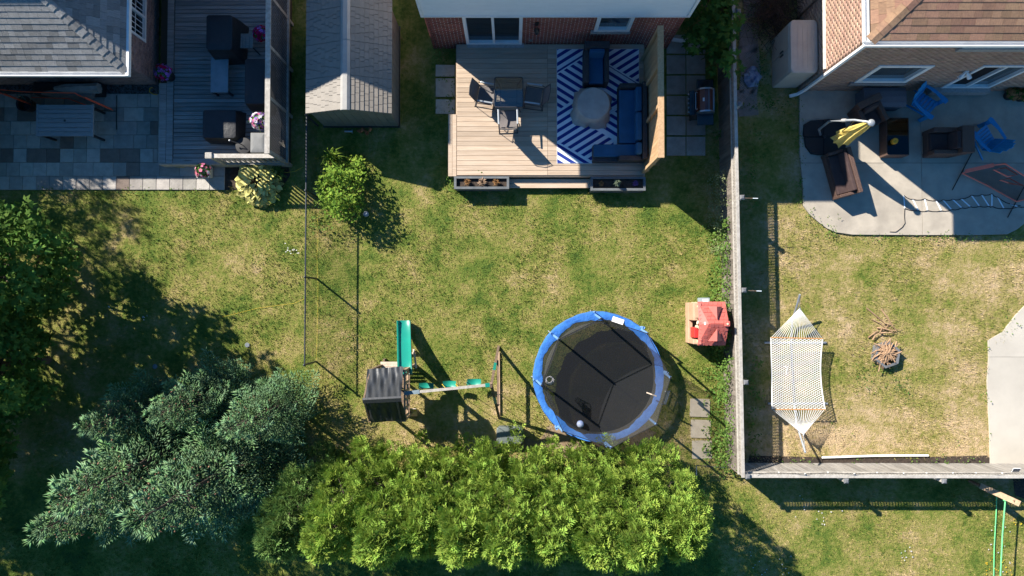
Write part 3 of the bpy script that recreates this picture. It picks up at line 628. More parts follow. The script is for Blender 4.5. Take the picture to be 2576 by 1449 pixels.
ra = shingled(rh, (ex, ey, RE), (1, 0, 0), (0, cs, sn), (0, -sn, cs), [(0, 0), (rx1-ex, 0), (rx1-ex, D_/cs), (D_, D_/cs)], 'shingle_brown', 'roof_under_brown', e=.165, wmin=.18, wmax=.36, single=300)
rb = shingled(rh, (ex, ry1, RE), (0, -1, 0), (cs, 0, sn), (-sn, 0, cs), [(0, 0), (ry1-ey, 0), (ry1-ey-D_, D_/cs), (0, D_/cs)], 'shingle_brown', 'roof_under_brown', e=.165, wmin=.18, wmax=.36, single=300)
hip_caps(rh, ra, (ex, ey, RE), (ex+D_, ey+D_, RE+D_*math.tan(an)), 'shingle_brown', .24, .28)
gutter(rh, [(ex-.02, ry1, RE-.06), (ex-.02, ey, RE-.06)]); gutter(rh, [(ex-.13, ey-.005, RE-.06), (rx1, ey-.005, RE-.06)])
m = MB(True); m.box(ex+.02, rx1, ey+.02, c2.y, RE-.16, RE-.145); m.box(ex+.02, c2.x, c2.y, ry1, RE-.16, RE-.145); m.build('soffit', 'white_trim', rh)
m = MB(True); g0 = Vector((c2.x+.04, c2.y-.07, 0)); m.bar(g0+Vector((0, 0, RE-.2)), g0+Vector((0, 0, .28)), .085, .065, (0, 1, 0)); m.bar(g0+Vector((0, 0, .3)), g0+Vector((-.12, -.05, .11)), .085, .065, (0, 1, 0)); m.bar(g0+Vector((-.10, -.05, .12)), g0+Vector((-.34, -.10, .08)), .085, .065); m.build('downspout', 'white_trim', rh)
m = MB(True); m.box(c2.x+.2, rx1, c2.y+2.9, ry1, RE+.9, RE+2.0); m.build('upper_wall', 'brick_pink', rh)
# ------------------------------------------------------------------ cedar deck of the brick house
DZ = .42
def board_deck(t, X0, X1, Y0, Y1, z, pitch, splits, mat, name='board', gap=.006, th=.035):
    rs = []; n = max(1, round((Y1-Y0)/pitch)); p = (Y1-Y0)/n; xs = [X0]+splits+[X1]
    for i in range(n):
        for a, b in zip(xs, xs[1:]): rs.append((a, b, Y0+i*p, Y0+(i+1)*p))
    grid_pieces(t, rs, z, th, mat, name, gap/2, .004)
X0, X1, Y0, Y1 = rect(1149, 117.5, 1619, 441, DZ); Y1 = yb-.03
deck = thing('wooden_deck', 'tan wooden deck with striped blue rug outside the sliding door', 'deck', (X0, Y0, 0))
board_deck(deck, X0, X1, Y0, Y1, DZ, .142, [W(1377.5, 300, DZ).x], 'cedar_deck')
m = MB(True); m.box(X0+.02, X1-.02, Y0+.02, Y1-.02, .02, DZ-.04); m.build('frame', 'deck_gap', deck)
m = MB(True); m.box(X0, X1, Y0-.03, Y0+.018, .06, DZ-.037); m.box(X0-.03, X0+.018, Y0, Y1, .06, DZ-.037); m.box(X1-.018, X1+.03, Y0, Y1, .06, DZ-.037); m.build('skirt_board', 'cedar_deck', deck)
a = rect(1127, 287.5, 1148.5, 443, DZ-.005)      # two boards running down the side
for i in range(2):
    m = MB(True); ww = (a[1]-a[0])/2; m.box(a[0]+i*ww+.004, a[0]+(i+1)*ww-.004, a[2], a[3], DZ-.05, DZ-.006-.008*(1-i)); m.build('side_board', 'cedar_deck', deck)
m = MB(True); m.box(a[0]+.02, a[1]-.036, a[2]+.03, a[3]-.03, 0, DZ-.06); m.build('side_frame', 'cedar_deck', deck)
a = rect(1281, 450, 1486, 473, .2)
for i in range(2):
    m = MB(True); hh = (a[3]-a[2])/2; m.box(a[0], a[1], a[2]+i*hh+.004, a[2]+(i+1)*hh-.004, .165, .20); m.build('step_board', 'cedar_deck', deck)
m = MB(True); m.box(a[0]+.03, a[1]-.03, a[2]+.03, a[3]-.01, 0, .16); m.build('step_frame', 'deck_gap', deck)
keep(1127, 110, 1640, 478)
# privacy screen
sx = W(1621, 300, DZ).x; ys0, ys1 = W(0, 437, DZ).y, W(0, 147, DZ).y
scr = thing('privacy_screen', 'tall wooden privacy screen at the edge of the tan deck', 'screen', (sx, ys0, DZ))
SH = 2.28; n = 30; bw_ = (ys1-ys0)/n; b = MB(); b.box(-.012, .012, .003, bw_-.003, 0, SH); me = b.mesh('board', 'cedar_screen')
for i in range(n): piece('board', me, scr, (.0, i*bw_, 0))
for z in (.35, 1.2, SH-.08):
    m = MB(); m.box(.014, .052, 0, n*bw_, z, z+.085); m.build('rail', 'cedar_screen', scr)
for y in (0.0, (ys1-ys0)*.38, (ys1-ys0)*.69, ys1-ys0-.09):
    m = MB(); m.box(-.095, -.014, y, y+.09, .006, SH+.02); m.build('post', 'cedar_screen', scr, bevel=.006)
m = MB(); m.box(-.10, .06, -.03, ys1-ys0+.02, SH+.022, SH+.05); m.build('cap_rail', 'cedar_screen', scr)
def clip_lattice_bars(parent, P0, A, Bv, la, lb, sp, wd_, th, mat, name='lattice'):
    """crossed diagonal slats on a panel with corner P0, axes A (la long) and Bv (lb long)"""
    m = MB(True); Nn = Vector(A).cross(Vector(Bv)); A, Bv = Vector(A), Vector(Bv); P0 = Vector(P0)
    for layer, sgn in ((0, 1), (1, -1)):
        k = -lb
        while k < la+lb:
            p = [(k-wd_/2, 0), (k+wd_/2, 0), (k+wd_/2+sgn*lb, lb), (k-wd_/2+sgn*lb, lb)]
            q = clip_to(p, [(0, 0), (la, 0), (la, lb), (0, lb)])
            if len(q) > 2:
                o = Nn*(th*layer); P = [P0+A*u+Bv*v+o for u, v in q]; n = len(P)
                m.add(P+[x+Nn*th for x in P], [tuple(range(n-1, -1, -1)), tuple(range(n, 2*n))]+[(i, (i+1) % n, n+(i+1) % n, n+i) for i in range(n)])
            k += sp
    o = m.build(name, mat, parent); return o
# ------------------------------------------------------------------ weathered grey deck next door
GZ = .45; X0, X1, Y0, Y1 = rect(399, -40, 724, 411, GZ)
gd = thing('wooden_deck', 'weathered grey wooden deck crowded with black covered furniture', 'deck', (X0, Y0, 0))
board_deck(gd, X0+.42, X1-.15, Y0+.16, Y1, GZ, .125, [], 'grey_deck', gap=.014)
for i in range(2):
    m = MB(True); m.box(X0+.012+i*.2, X0+.2+i*.2, Y0+.012, W(0, 209, GZ).y+(Y1-Y0)*(i*.5), GZ-.035, GZ+.002); m.build('border_board', 'grey_deck', gd)
m = MB(True); m.box(X0+.42, X1, Y0+.006, Y0+.15, GZ-.035, GZ+.002); m.build('border_board', 'grey_deck', gd)
m = MB(True); m.box(X1-.14, X1, Y0+.16, Y1, GZ-.035, GZ+.002); m.build('border_board', 'grey_deck', gd)
m = MB(True); m.box(X0, X1-.01, Y0, Y1, .02, GZ-.04); m.build('frame', 'deck_gap', gd)
m = MB(True); m.box(X0-.02, X1, Y0-.03, Y0+.01, .04, GZ-.02); m.box(X0-.03, X0+.01, Y0, W(0, 209, GZ).y, .04, GZ-.02); m.build('skirt_board', 'grey_wood', gd)
keep(399, -60, 726, 413)
ls = thing('lattice_screen', 'tall grey lattice screen between the weathered deck and the shed', 'screen', (X1-.07, Y0, 0))
TZ = 2.02; xs_ = W(673, 200, TZ).x; ya, yz = W(0, 381, TZ).y, Y1
m = MB(True); m.box(xs_-.07, xs_+.07, ya-.05, yz, TZ-.04, TZ); m.build('top_rail', 'fence_rail', ls)
m = MB(True); m.box(xs_+.0, xs_+.09, ya, yz, GZ+.03, GZ+.12); m.build('bottom_rail', 'grey_wood', ls)
ps = [ya-.02, ya+1.45, ya+2.85, ya+4.25]
for y in ps:
    m = MB(True); m.box(xs_-.045, xs_+.045, y, y+.09, .0, TZ-.045); m.build('post', 'grey_wood', ls)
for y, y2 in zip(ps, ps[1:]+[yz]):
    clip_lattice_bars(ls, (xs_+.03, y+.09, GZ+.13), (0, 1, 0), (0, 0, 1), min(y2, yz)-y-.09, TZ-.06-GZ-.13, .10, .032, .006, 'lattice_shaded')['kind'] = 'stuff'
m = MB(True); m.box(X1-.10, X1-.005, Y0+.16, Y1, GZ+.004, GZ+.04); m.build('kerb_board', 'grey_wood', ls)
# low front railing
lr = thing('deck_railing', 'low grey railing along the front of the weathered deck', 'railing', (X1-1.5, Y0+.1, 0)); RZ = 1.42
p, q = W(524, 392, RZ), W(690, 390, RZ)
m = MB(True); m.box(p.x, q.x, p.y-.06, p.y+.06, RZ-.04, RZ); m.build('top_rail', 'fence_rail', lr)
m = MB(True); m.box(p.x+.05, q.x, p.y-.02, p.y+.03, GZ+.1, GZ+.18); m.build('bottom_rail', 'grey_wood', lr)
m = MB(True); m.box(p.x-.02, p.x+.08, p.y-.05, p.y+.05, GZ, RZ-.04); m.build('post', 'grey_wood', lr)
m = MB(True); m.box(p.x-.08, p.x+.12, p.y-.09, p.y+.09, RZ, RZ+.05); m.build('post_cap', 'fence_rail', lr, bevel=.02)
b = MB(); b.box(-.02, .02, -.02, .02, GZ+.18, RZ-.04); me = b.mesh('baluster', 'grey_wood'); n = 12; off = lr.location
for i in range(n): piece('baluster', me, lr, (p.x+.14+(q.x-p.x-.2)*i/(n-1)-off.x, p.y+.005-off.y, 0))

# ------------------------------------------------------------------ resin garden shed
wa, wb = W(817, 319), W(1004, 319); SE, SR = 1.65, 2.10; ov = .07; sy1 = W(0, 7, SE).y; sy0 = wa.y; fx0, fx1 = wa.x, wb.x; mx = (fx0+fx1)/2
sh = thing('garden_shed', 'grey brown resin garden shed with moulded tile roof on the lawn', 'shed', (mx, sy0, 0))
m = MB(True); m.box(fx0+.03, fx1-.03, sy0+.03, sy1-.06, 0, SE-.03); m.add([(fx0+.03, sy0+.03, SE-.03), (fx1-.03, sy0+.03, SE-.03), (mx, sy0+.03, SR-.05), (fx0+.03, sy1-.06, SE-.03), (fx1-.03, sy1-.06, SE-.03), (mx, sy1-.06, SR-.05)], [(0, 1, 2), (5, 4, 3), (0, 2, 5, 3), (1, 4, 5, 2)]); body = m.build('wall', 'deck_gap', sh)
n = 10; pw = (fx1-fx0)/n
for i in range(n):
    x = fx0+i*pw; hz_ = lambda xx: SE+(SR-SE)*(1-abs(xx-mx)/(mx-fx0))-.06
    xs2 = [x+.006, x+pw-.006]; m = MB(True); m.add([(xs2[0], sy0, .06), (xs2[1], sy0, .06), (xs2[1], sy0, hz_(xs2[1])), (xs2[0], sy0, hz_(xs2[0])), (xs2[0], sy0+.025, .06), (xs2[1], sy0+.025, .06), (xs2[1], sy0+.025, hz_(xs2[1])), (xs2[0], sy0+.025, hz_(xs2[0]))], [(0, 1, 2, 3), (0, 4, 5, 1), (1, 5, 6, 2), (2, 6, 7, 3), (3, 7, 4, 0)]); m.build('wall_panel', 'shed_wall', sh)
n2 = 12; pd = (sy1-sy0-.06)/n2
for i in range(n2):
    for x, s in ((fx0, 1), (fx1, -1)):
        m = MB(True); y = sy0+.03+i*pd; m.box(min(x, x+s*.025), max(x, x+s*.025), y+.006, y+pd-.006, .06, SE-.05); m.build('wall_panel', 'shed_wall', sh)
m = MB(True); m.box(fx0-.03, fx1+.03, sy0-.03, sy1, 0, .05); m.build('base', 'black_metal', sh)
rs_ = math.atan2(SR-SE, mx-fx0+ov); RLn = (mx-fx0+ov)/math.cos(rs_); Yl = sy1-sy0+ov*2
for s in (-1, 1):
    O = Vector((mx+s*(mx-fx0+ov), sy0-ov, SE)); V = Vector((-s*math.cos(rs_), 0, math.sin(rs_))); U = Vector((0, 1, 0)); Nn = Vector((s*math.sin(rs_), 0, math.cos(rs_)))
    m = MB(True); P = [O, O+U*Yl, O+U*Yl+V*RLn, O+V*RLn]; m.add(P+[p-Nn*.05 for p in P], [(0, 1, 2, 3) if s < 0 else (3, 2, 1, 0), (7, 6, 5, 4) if s < 0 else (4, 5, 6, 7)]+[(i, (i+1) % 4, 4+(i+1) % 4, 4+i) for i in range(4)]); rf = m.build('roof', 'shed_ridge' if False else 'shed_roof', sh)
    rows = 9; e = (RLn-.13)/rows; R3 = Matrix((U, V, Nn)).transposed().to_4x4(); cache = {}
    for r in range(rows):
        u = 0.0; k = 0
        while u < Yl-.01:
            L_ = (.16, .22, .12, .25, .19)[(k*2+r*3) % 5]; L_ = min(L_, Yl-u)
            if (L_) not in cache:
                b = MB(); b.add([(.006, .006, .022), (L_-.006, .006, .022), (L_-.006, e, .007), (.006, e, .007), (.006, .006, 0), (L_-.006, .006, 0), (L_-.006, e, 0), (.006, e, 0)], [(0, 1, 2, 3), (0, 4, 5, 1), (1, 5, 6, 2), (2, 6, 7, 3), (3, 7, 4, 0)]); cache[L_] = b.mesh('roof_tile', 'shed_roof')
            o = piece('roof_tile', cache[L_], rf); o.matrix_local = Matrix.Translation(O+U*u+V*(r*e)+Nn*.001-sh.location) @ R3; u += L_; k += 1
m = MB(True); y0, y1 = sy0-ov-.02, sy1+ov
for a, b_ in ((y0, y0+(y1-y0)*.62), (y0+(y1-y0)*.60, y1)):
    zt = SR+.03+(.012 if a > y0 else 0); m.loft([[(mx-.13, a, zt-.05), (mx-.06, a, zt), (mx+.06, a, zt), (mx+.13, a, zt-.05), (mx, a, zt-.09)], [(mx-.13, b_, zt-.05), (mx-.06, b_, zt), (mx+.06, b_, zt), (mx+.13, b_, zt-.05), (mx, b_, zt-.09)]])
m.build('ridge_cap', 'shed_ridge', sh); keep(812, 0, 1010, 322)
# ------------------------------------------------------------------ board fences with lattice tops
def board_fence(name, label, A, B, h, inward, posts, bmat='fence_board', lattice=True, caps=True, inset=.0):
    A, B = Vector(A), Vector(B); d = B-A; L_ = d.length; d.normalize(); n_ = Vector((-d.y, d.x, 0))*inward; ang = math.atan2(d.y, d.x)
    t = thing(name, label, 'fence', A, ang); s = inward
    bh_ = h-.34 if lattice else h-.05; k = int(L_/.142); p_ = L_/k; b = MB(); b.box(.003, p_-.003, -.009, .009, .03, bh_); me = b.mesh('board', bmat)
    for i in range(k): piece('board', me, t, (i*p_, s*random.uniform(.03, .036), random.uniform(-.008, .004)))
    for z in (.35, bh_-.09):
        m = MB(); m.box(0, L_, -s*.02-.02, -s*.02+.02, z, z+.085); m.build('rail', 'fence_rail', t)
    if lattice:
        for yy in (s*.055, -s*.012):
            m = MB(); m.box(0, L_, yy-.018, yy+.018, bh_+.0, bh_+.045); m.build('lattice_rail', 'fence_rail', t)
        m = MB()
        for layer, sg in ((0, 1), (1, -1)):
            u = -.3; hh = .28
            while u < L_+.3:
                q = clip_to([(u-.017, 0), (u+.017, 0), (u+.017+sg*hh, hh), (u-.017+sg*hh, hh)], [(0, 0), (L_, 0), (L_, hh), (0, hh)])
                if len(q) > 2:
                    y = s*.02+layer*.008; P = [(a, y, bh_+.045+c) for a, c in q]; nn = len(P)
                    m.add(P+[(a, y+.007, c) for a, _, c in P], [tuple(range(nn)), tuple(range(2*nn-1, nn-1, -1))]+[(i, nn+i, nn+(i+1) % nn, (i+1) % nn) for i in range(nn)])
                u += .085
        o = m.build('lattice', 'fence_board', t); o['kind'] = 'stuff'
    m = MB(); m.box(-.02, L_+.02, s*.022-.045, s*.022+.045, h-.04, h); m.build('cap_rail', 'fence_rail', t, bevel=.004)
    for u in posts:
        m = MB(); m.box(u-.045, u+.045, -s*.09-.045, -s*.09+.045, 0, h+.02); po = m.build('post', 'fence_rail', t)
        if caps: m = MB(); m.loft([[(u-.065, -s*.09-.065, h+.02), (u+.065, -s*.09-.065, h+.02), (u+.065, -s*.09+.065, h+.02), (u-.065, -s*.09+.065, h+.02)], [(u-.065, -s*.09-.065, h+.055), (u+.065, -s*.09-.065, h+.055), (u+.065, -s*.09+.065, h+.055), (u-.065, -s*.09+.065, h+.055)], [(u-.03, -s*.09-.03, h+.085), (u+.03, -s*.09-.03, h+.085), (u+.03, -s*.09+.03, h+.085), (u-.03, -s*.09+.03, h+.085)]]); m.build('post_cap', 'post_cap', po)
    return t
FH = 1.54; ca, cb = W(1872, 1200, FH), W(1846, -60, FH); dcol = (cb-ca).length
def fence_u(y): return (W(1855, y, FH)-ca).length
f1 = board_fence('board_fence', 'long weathered board fence with lattice top beside the trampoline yard', (ca.x, ca.y, 0), (cb.x, cb.y, 0), FH, 1, [.02]+[fence_u(y) for y in (962, 730, 497, 262, 30)], bmat='fence_dark')
fe = W(2760, 1202, FH)
f2 = board_fence('board_fence', 'pale weathered board fence below the hammock, closing the dry lawn', (ca.x+.1, ca.y, 0), (fe.x, ca.y-.02, 0), FH, 1, [(W(x, 1205, FH)-ca).length for x in (2118, 2364, 2640)])
# ------------------------------------------------------------------ chain link fence beside the shed
CZ = 1.12; A_ = W(771.5, 286, CZ); B_ = W(766.5, 922, CZ); A0, B0 = Vector((A_.x, A_.y, 0)), Vector((B_.x, B_.y, 0)); d = (B0-A0); CL = d.length; d.normalize()
cf = thing('chain_link_fence', 'dark chain link fence between the two lawns', 'fence', B0, math.atan2(-d.y, -d.x))
m = MB(); m.tube([(0, 0, CZ), (CL, 0, CZ)], .022, 8); m.build('top_rail', 'dark_fence', cf)
for u in (.05, (W(770, 697, CZ)-B_).length, (W(771, 480, CZ)-B_).length, CL-.05):
    m = MB(); m.tube([(u, 0, 0), (u, 0, CZ+.05)], .028, 8); m.ball((u, 0, CZ+.06), .035, 8, 5); m.build('post', 'dark_fence', cf)
m = MB()
for sg in (1, -1):
    u = -CZ
    while u < CL+CZ:
        a, b_ = (u, .04), (u+sg*(CZ-.06), CZ-.02); q = clip_to([(a[0]-.0026, a[1]), (a[0]+.0026, a[1]), (b_[0]+.0026, b_[1]), (b_[0]-.0026, b_[1])], [(0, 0), (CL, 0), (CL, CZ), (0, CZ)])
        if len(q) > 2: n = len(q); m.add([(p[0], -.001*sg, p[1]) for p in q]+[(p[0], -.001*sg+.003, p[1]) for p in q], [tuple(range(n)), tuple(range(2*n-1, n-1, -1))])
        u += .075
o = m.build('wire_mesh', 'dark_fence', cf); o['kind'] = 'stuff'
# ------------------------------------------------------------------ deck furniture
RZr = DZ+.004
X0, X1, Y0, Y1 = rect(1401, 123, 1607.5, 411, RZr+.006)
rug = thing('rug', 'blue and white diagonal striped outdoor rug on the tan deck', 'rug', (X0, Y0, RZr))
RWd, RLg = X1-X0, Y1-Y0; m = MB(); m.box(0, RWd, 0, RLg, 0, .007); m.build('woven_mat', 'rug_white', rug)
# stripes: three zigzag bands of slanted bars, laid out on the zoomed photo (rug spans 45..1000 x 75..1395 there)
def rp(x, y): return ((x-45)/955*RWd, (1395-y)/1320*RLg)
stripes = []
def bar_(x0, y0, x1, y1, t): stripes.append([rp(x0, y0-t/2), rp(x1, y1-t/2), rp(x1, y1+t/2), rp(x0, y0+t/2)])
sl = .62; T = 43
def block(poly_, falling, ph, per=92):
    P = [rp(x, y) for x, y in poly_]; k = -30
    while k < 45:
        y0 = ph+k*per; y1 = y0+(1200*sl if falling else -1200*sl); q = [rp(-100, y0-T/2), rp(1100, y1-T/2), rp(1100, y1+T/2), rp(-100, y0+T/2)]
        c = clip_to(ccw(q), ccw(P))
        if len(c) > 2: stripes.append(c)
        k += 1
def ccw(p): return p if sum(p[i][0]*p[(i+1) % len(p)][1]-p[(i+1) % len(p)][0]*p[i][1] for i in range(len(p))) > 0 else p[::-1]
block([(45, 75), (490, 75), (45, 355)], 0, 440); block([(490, 75), (1000, 75), (1000, 465), (430, 113)], 0, 560)
block([(45, 372), (430, 133), (455, 148), (455, 500), (45, 800)], 1, 253); block([(455, 148), (1000, 485), (1000, 510), (455, 835)], 1, 253)
block([(45, 800), (455, 500), (455, 1370), (45, 1140)], 0, 935); block([(455, 835), (1000, 510), (1000, 607), (455, 935)], 0, 935); block([(455, 984), (700, 1127), (700, 1395), (470, 1395), (455, 1370)], 0, 935)
block([(455, 955), (1000, 627), (1000, 1272), (455, 964)], 1, 640); block([(45, 1165), (470, 1395), (45, 1395)], 1, 1090)
m = MB(); box_ = [(0.008, .008), (RWd-.008, .008), (RWd-.008, RLg-.008), (.008, RLg-.008)]; zc = 0
for s_ in stripes:
    q = clip_to(ccw(s_), box_)
    if len(q) > 2: zc += 1; z = .0078+.00006*zc; m.add([(x, y, z) for x, y in q], [tuple(range(len(q)))])
m.build('stripe', 'rug_blue', rug)
def sling_chair(label, px, py, rz, z=DZ):
    """faces local +Y"""
    t = thing('sling_chair', label, 'chair', (px, py, z), rz); w_ = .27
    for s in (-1, 1):
        m = MB(); x = s*w_
        m.tube([(x, .26, 0), (x, .28, .40), (x, .26, .62), (x, -.16, .64), (x, -.28, .50)], .012, 6); m.tube([(x, -.26, 0), (x, -.24, .36), (x, .24, .42)], .012, 6); m.tube([(x, -.30, .012), (x, .30, .012)], .012, 6)
        m.build('side_frame', 'chair_frame', t)
        m = MB(); m.obox((x, .04, .655), (.045, .44, .022)); m.build('armrest', 'pole_grey', t, bevel=.008)
    m = MB(); m.tube([(-w_, .26, .02), (w_, .26, .02)], .011, 6); m.tube([(-w_, -.28, .02), (w_, -.28, .02)], .011, 6); m.tube([(-w_+.02, .27, .41), (w_-.02, .27, .41)], .012, 6); m.build('crossbar', 'chair_frame', t)
    m = MB(); m.tube([(-w_+.02, -.20, .36), (-w_+.02, -.30, .66), (-w_+.03, -.40, .97), (0, -.42, 1.0), (w_-.03, -.40, .97), (w_-.02, -.30, .66), (w_-.02, -.20, .36)], .012, 6); m.build('back_frame', 'chair_frame', t)
    m = MB(); m.sheet([[(x, y, .41-.05*math.sin((y+.2)/.46*math.pi)*(1-(x/.27)**2*.3)) for x in (-.25, -.12, 0, .12, .25)] for y in (-.20, -.1, 0, .1, .2, .26)], .006); m.build('seat', 'sling', t, smooth=True)
    m = MB(); m.sheet([[(x, -.20-.2*(z-.38)/.55-.03*(1-(x/.25)**2), z) for x in (-.245, -.12, 0, .12, .245)] for z in (.38, .52, .66, .80, .92)], .006); m.build('backrest', 'sling', t, smooth=True); return t
p = W(1221, 236, DZ+.5); sling_chair('sling chair at the glass table, half in sun, facing the rug', p.x, p.y, math.radians(-100))
p = W(1345, 240, DZ+.5); sling_chair('sling chair in full shade between the glass table and the rug', p.x, p.y, math.radians(82))
p = W(1278, 300, DZ+.5); sling_chair('sling chair standing below the glass table and casting a long shadow on sunlit boards', p.x, p.y, math.radians(178) if False else 0.03)
a = rect(1242.5, 193, 1316.5, 270, DZ+.72); cx, cy = (a[0]+a[1])/2, (a[2]+a[3])/2; hx, hy = (a[1]-a[0])/2, (a[3]-a[2])/2
gt = thing('patio_table', 'square glass topped patio table with black frame on the tan deck', 'table', (cx, cy, DZ))
def rr_pts(hx, hy, r, z, n=4, cx=0, cy=0): return [(cx+sx*(hx-r)+r*math.cos(t), cy+sy*(hy-r)+r*math.sin(t), z) for sx, sy, t0 in ((1, 1, 0), (-1, 1, 90), (-1, -1, 180), (1, -1, 270)) for t in [math.radians(t0+90*i/n) for i in range(n+1)]]
m = MB(); m.tube(rr_pts(hx-.012, hy-.012, .06, .71), .014, 6, closed=True); m.build('rim', 'chair_frame', gt, smooth=True)
m = MB(); m.prism([q[:2] for q in rr_pts(hx-.02, hy-.02, .06, 0)], .708, .714); m.build('glass_top', 'table_glass', gt)
for sx in (-1, 1):
    for sy in (-1, 1):
        m = MB(); m.tube([(sx*(hx-.03), sy*(hy-.03), .70), (sx*hx*.62, sy*hy*.62, .52), (sx*hx*.56, sy*hy*.56, .28), (sx*hx*.85, sy*hy*.85, 0)], .014, 6); m.build('leg', 'chair_frame', gt, smooth=True)
m = MB(); m.tube(rr_pts(hx*.57, hy*.57, .03, .30), .011, 6, closed=True); m.build('stretcher', 'chair_frame', gt)
# wicker seats (face local -Y); w wide, d deep
def wicker_seat(t, w_, d_, arm=.13, seat=.40, back=.80, armh=.62, frame='wicker_black', cush='navy', backlean=.10, arms=(1, 1), cz=.09):
    m = MB(); m.box(-w_/2+.02, w_/2-.02, -d_/2+.01, d_/2-.06, .06, seat-cz); m.build('base', frame, t, bevel=.01)
    for s, on in zip((-1, 1), arms):
        if on: m = MB(); x = s*(w_/2-arm/2); m.box(x-arm/2, x+arm/2, -d_/2, d_/2-.05, .04, armh); m.build('armrest', frame, t, bevel=.02)
    m = MB(); y = d_/2; m.add([(-w_/2, y-.14, .05), (w_/2, y-.14, .05), (w_/2, y-.02, .05), (-w_/2, y-.02, .05), (-w_/2, y-.10, back), (w_/2, y-.10, back), (w_/2, y+backlean, back), (-w_/2, y+backlean, back)], [(3, 2, 1, 0), (4, 5, 6, 7), (0, 1, 5, 4), (1, 2, 6, 5), (2, 3, 7, 6), (3, 0, 4, 7)]); m.build('backrest', frame, t, bevel=.015)
    x0 = -w_/2+(arm+.008 if arms[0] else .01); x1 = w_/2-(arm+.008 if arms[1] else .01)
    if cush:
        m = MB(); m.box(x0, x1, -d_/2+.012, d_/2-.15, seat-cz+.004, seat+.04); m.build('seat_cushion', cush, t, bevel=.03, seg=3)
        m = MB(); m.add([(x0, y-.30, seat+.05), (x1, y-.30, seat+.05), (x1, y-.15, seat+.05), (x0, y-.15, seat+.05), (x0, y-.22, back-.02), (x1, y-.22, back-.02), (x1, y-.108, back-.02), (x0, y-.108, back-.02)], [(3, 2, 1, 0), (4, 5, 6, 7), (0, 1, 5, 4), (1, 2, 6, 5), (2, 3, 7, 6), (3, 0, 4, 7)]); m.build('back_cushion', cush, t, bevel=.03, seg=3)
    b = MB(); b.box(-.02, .02, -.02, .02, 0, .06); me = b.mesh('foot', 'black_metal')
    for sx in (-1, 1):
        for sy in (-1, 1): piece('foot', me, t, (sx*(w_/2-.06), sy*(d_/2-.08)-.03, 0))
    return t
RG = RZr+.010
a = rect(1470, 113.6, 1532, 207, RG+.6); t = thing('wicker_armchair', 'black wicker armchair with navy cushions against the red brick wall', 'armchair', ((a[0]+a[1])/2, (a[2]+a[3])/2-.02, RG)); wicker_seat(t, a[1]-a[0], a[3]-a[2]-.06)
# corner sofa: one thing, long seat with its back to the screen plus chaise
a = rect(1559, 210, 1628, 359, RG+.55); c_ = rect(1493, 335, 1627, 404, RG+.45)
so_ = thing('corner_sofa', 'black wicker corner sofa with chaise and navy cushions along the privacy screen', 'sofa', ((a[0]+a[1])/2, a[2], RG)); ox, oy = so_.location.x, so_.location.y
def lb(m, x0, x1, y0, y1, z0, z1): return m.box(x0-ox, x1-ox, y0-oy, y1-oy, z0, z1)
m = MB(); lb(m, a[0], a[1]-.04, a[2], a[3], .06, .30); m.build('seat_base', 'wicker_black', so_, bevel=.01)
m = MB(); lb(m, a[1]-.17, a[1]-.03, c_[2], a[3], .05, .74); m.build('backrest', 'wicker_black', so_, bevel=.02)
m = MB(); lb(m, a[0], a[1]-.175, a[3]-.13, a[3], .05, .60); m.build('armrest', 'wicker_black', so_, bevel=.02)
m = MB(); lb(m, c_[0], a[1]-.175, c_[2], a[2]-.012, .06, .30); m.build('chaise_base', 'wicker_black', so_, bevel=.01)
m = MB(); lb(m, c_[0]+.72, a[1]-.175, c_[2]-.02, c_[2]+.12, .302, .60); m.build('armrest', 'wicker_black', so_, bevel=.02)
m = MB(); lb(m, a[0]+.01, a[1]-.18, a[2]+.02, a[3]-.14, .304, .43); m.build('seat_cushion', 'navy', so_, bevel=.03, seg=3)
m = MB(); lb(m, a[1]-.36, a[1]-.185, a[2]+.03, (a[2]+a[3])/2-.02, .435, .78); m.build('back_cushion', 'navy', so_, bevel=.05, seg=3)
m = MB(); lb(m, a[1]-.36, a[1]-.185, (a[2]+a[3])/2, a[3]-.15, .435, .78); m.build('back_cushion', 'navy', so_, bevel=.05, seg=3)
m = MB(); lb(m, c_[0]+.01, a[1]-.18, c_[2]+.125, a[2]-.015, .304, .44); m.build('chaise_cushion', 'navy', so_, bevel=.03, seg=3)
m = MB(); lb(m, a[1]-.36, a[1]-.185, c_[2]+.13, a[2]-.03, .445, .78); m.build('back_cushion', 'navy', so_, bevel=.05, seg=3)
# covered round table
q = W(1493, 260, RG+.55); t = thing('covered_fire_table', 'round table under a pale grey fabric cover on the striped rug', 'covered table', (q.x, q.y, RG)); n = 40; rg = []
for r, z, sq in ((.62, .0, 1), (.60, .05, 1), (.54, .28, .5), (.49, .47, .12), (.475, .52, 0), (.45, .545, 0), (.30, .55, 0), (.05, .552, 0)):
    ring = []
    for i in range(n):
        t_ = 2*math.pi*i/n; k = 1+sq*(.10*math.cos(4*(t_-2.2))+.045*math.cos(13*t_)+.03*math.cos(21*t_+1)); ring.append((r*k*math.cos(t_), r*k*math.sin(t_), z))
    rg.append(ring)
m = MB(); m.loft(rg); m.build('fabric_cover', 'cover_tan', t, smooth=True)
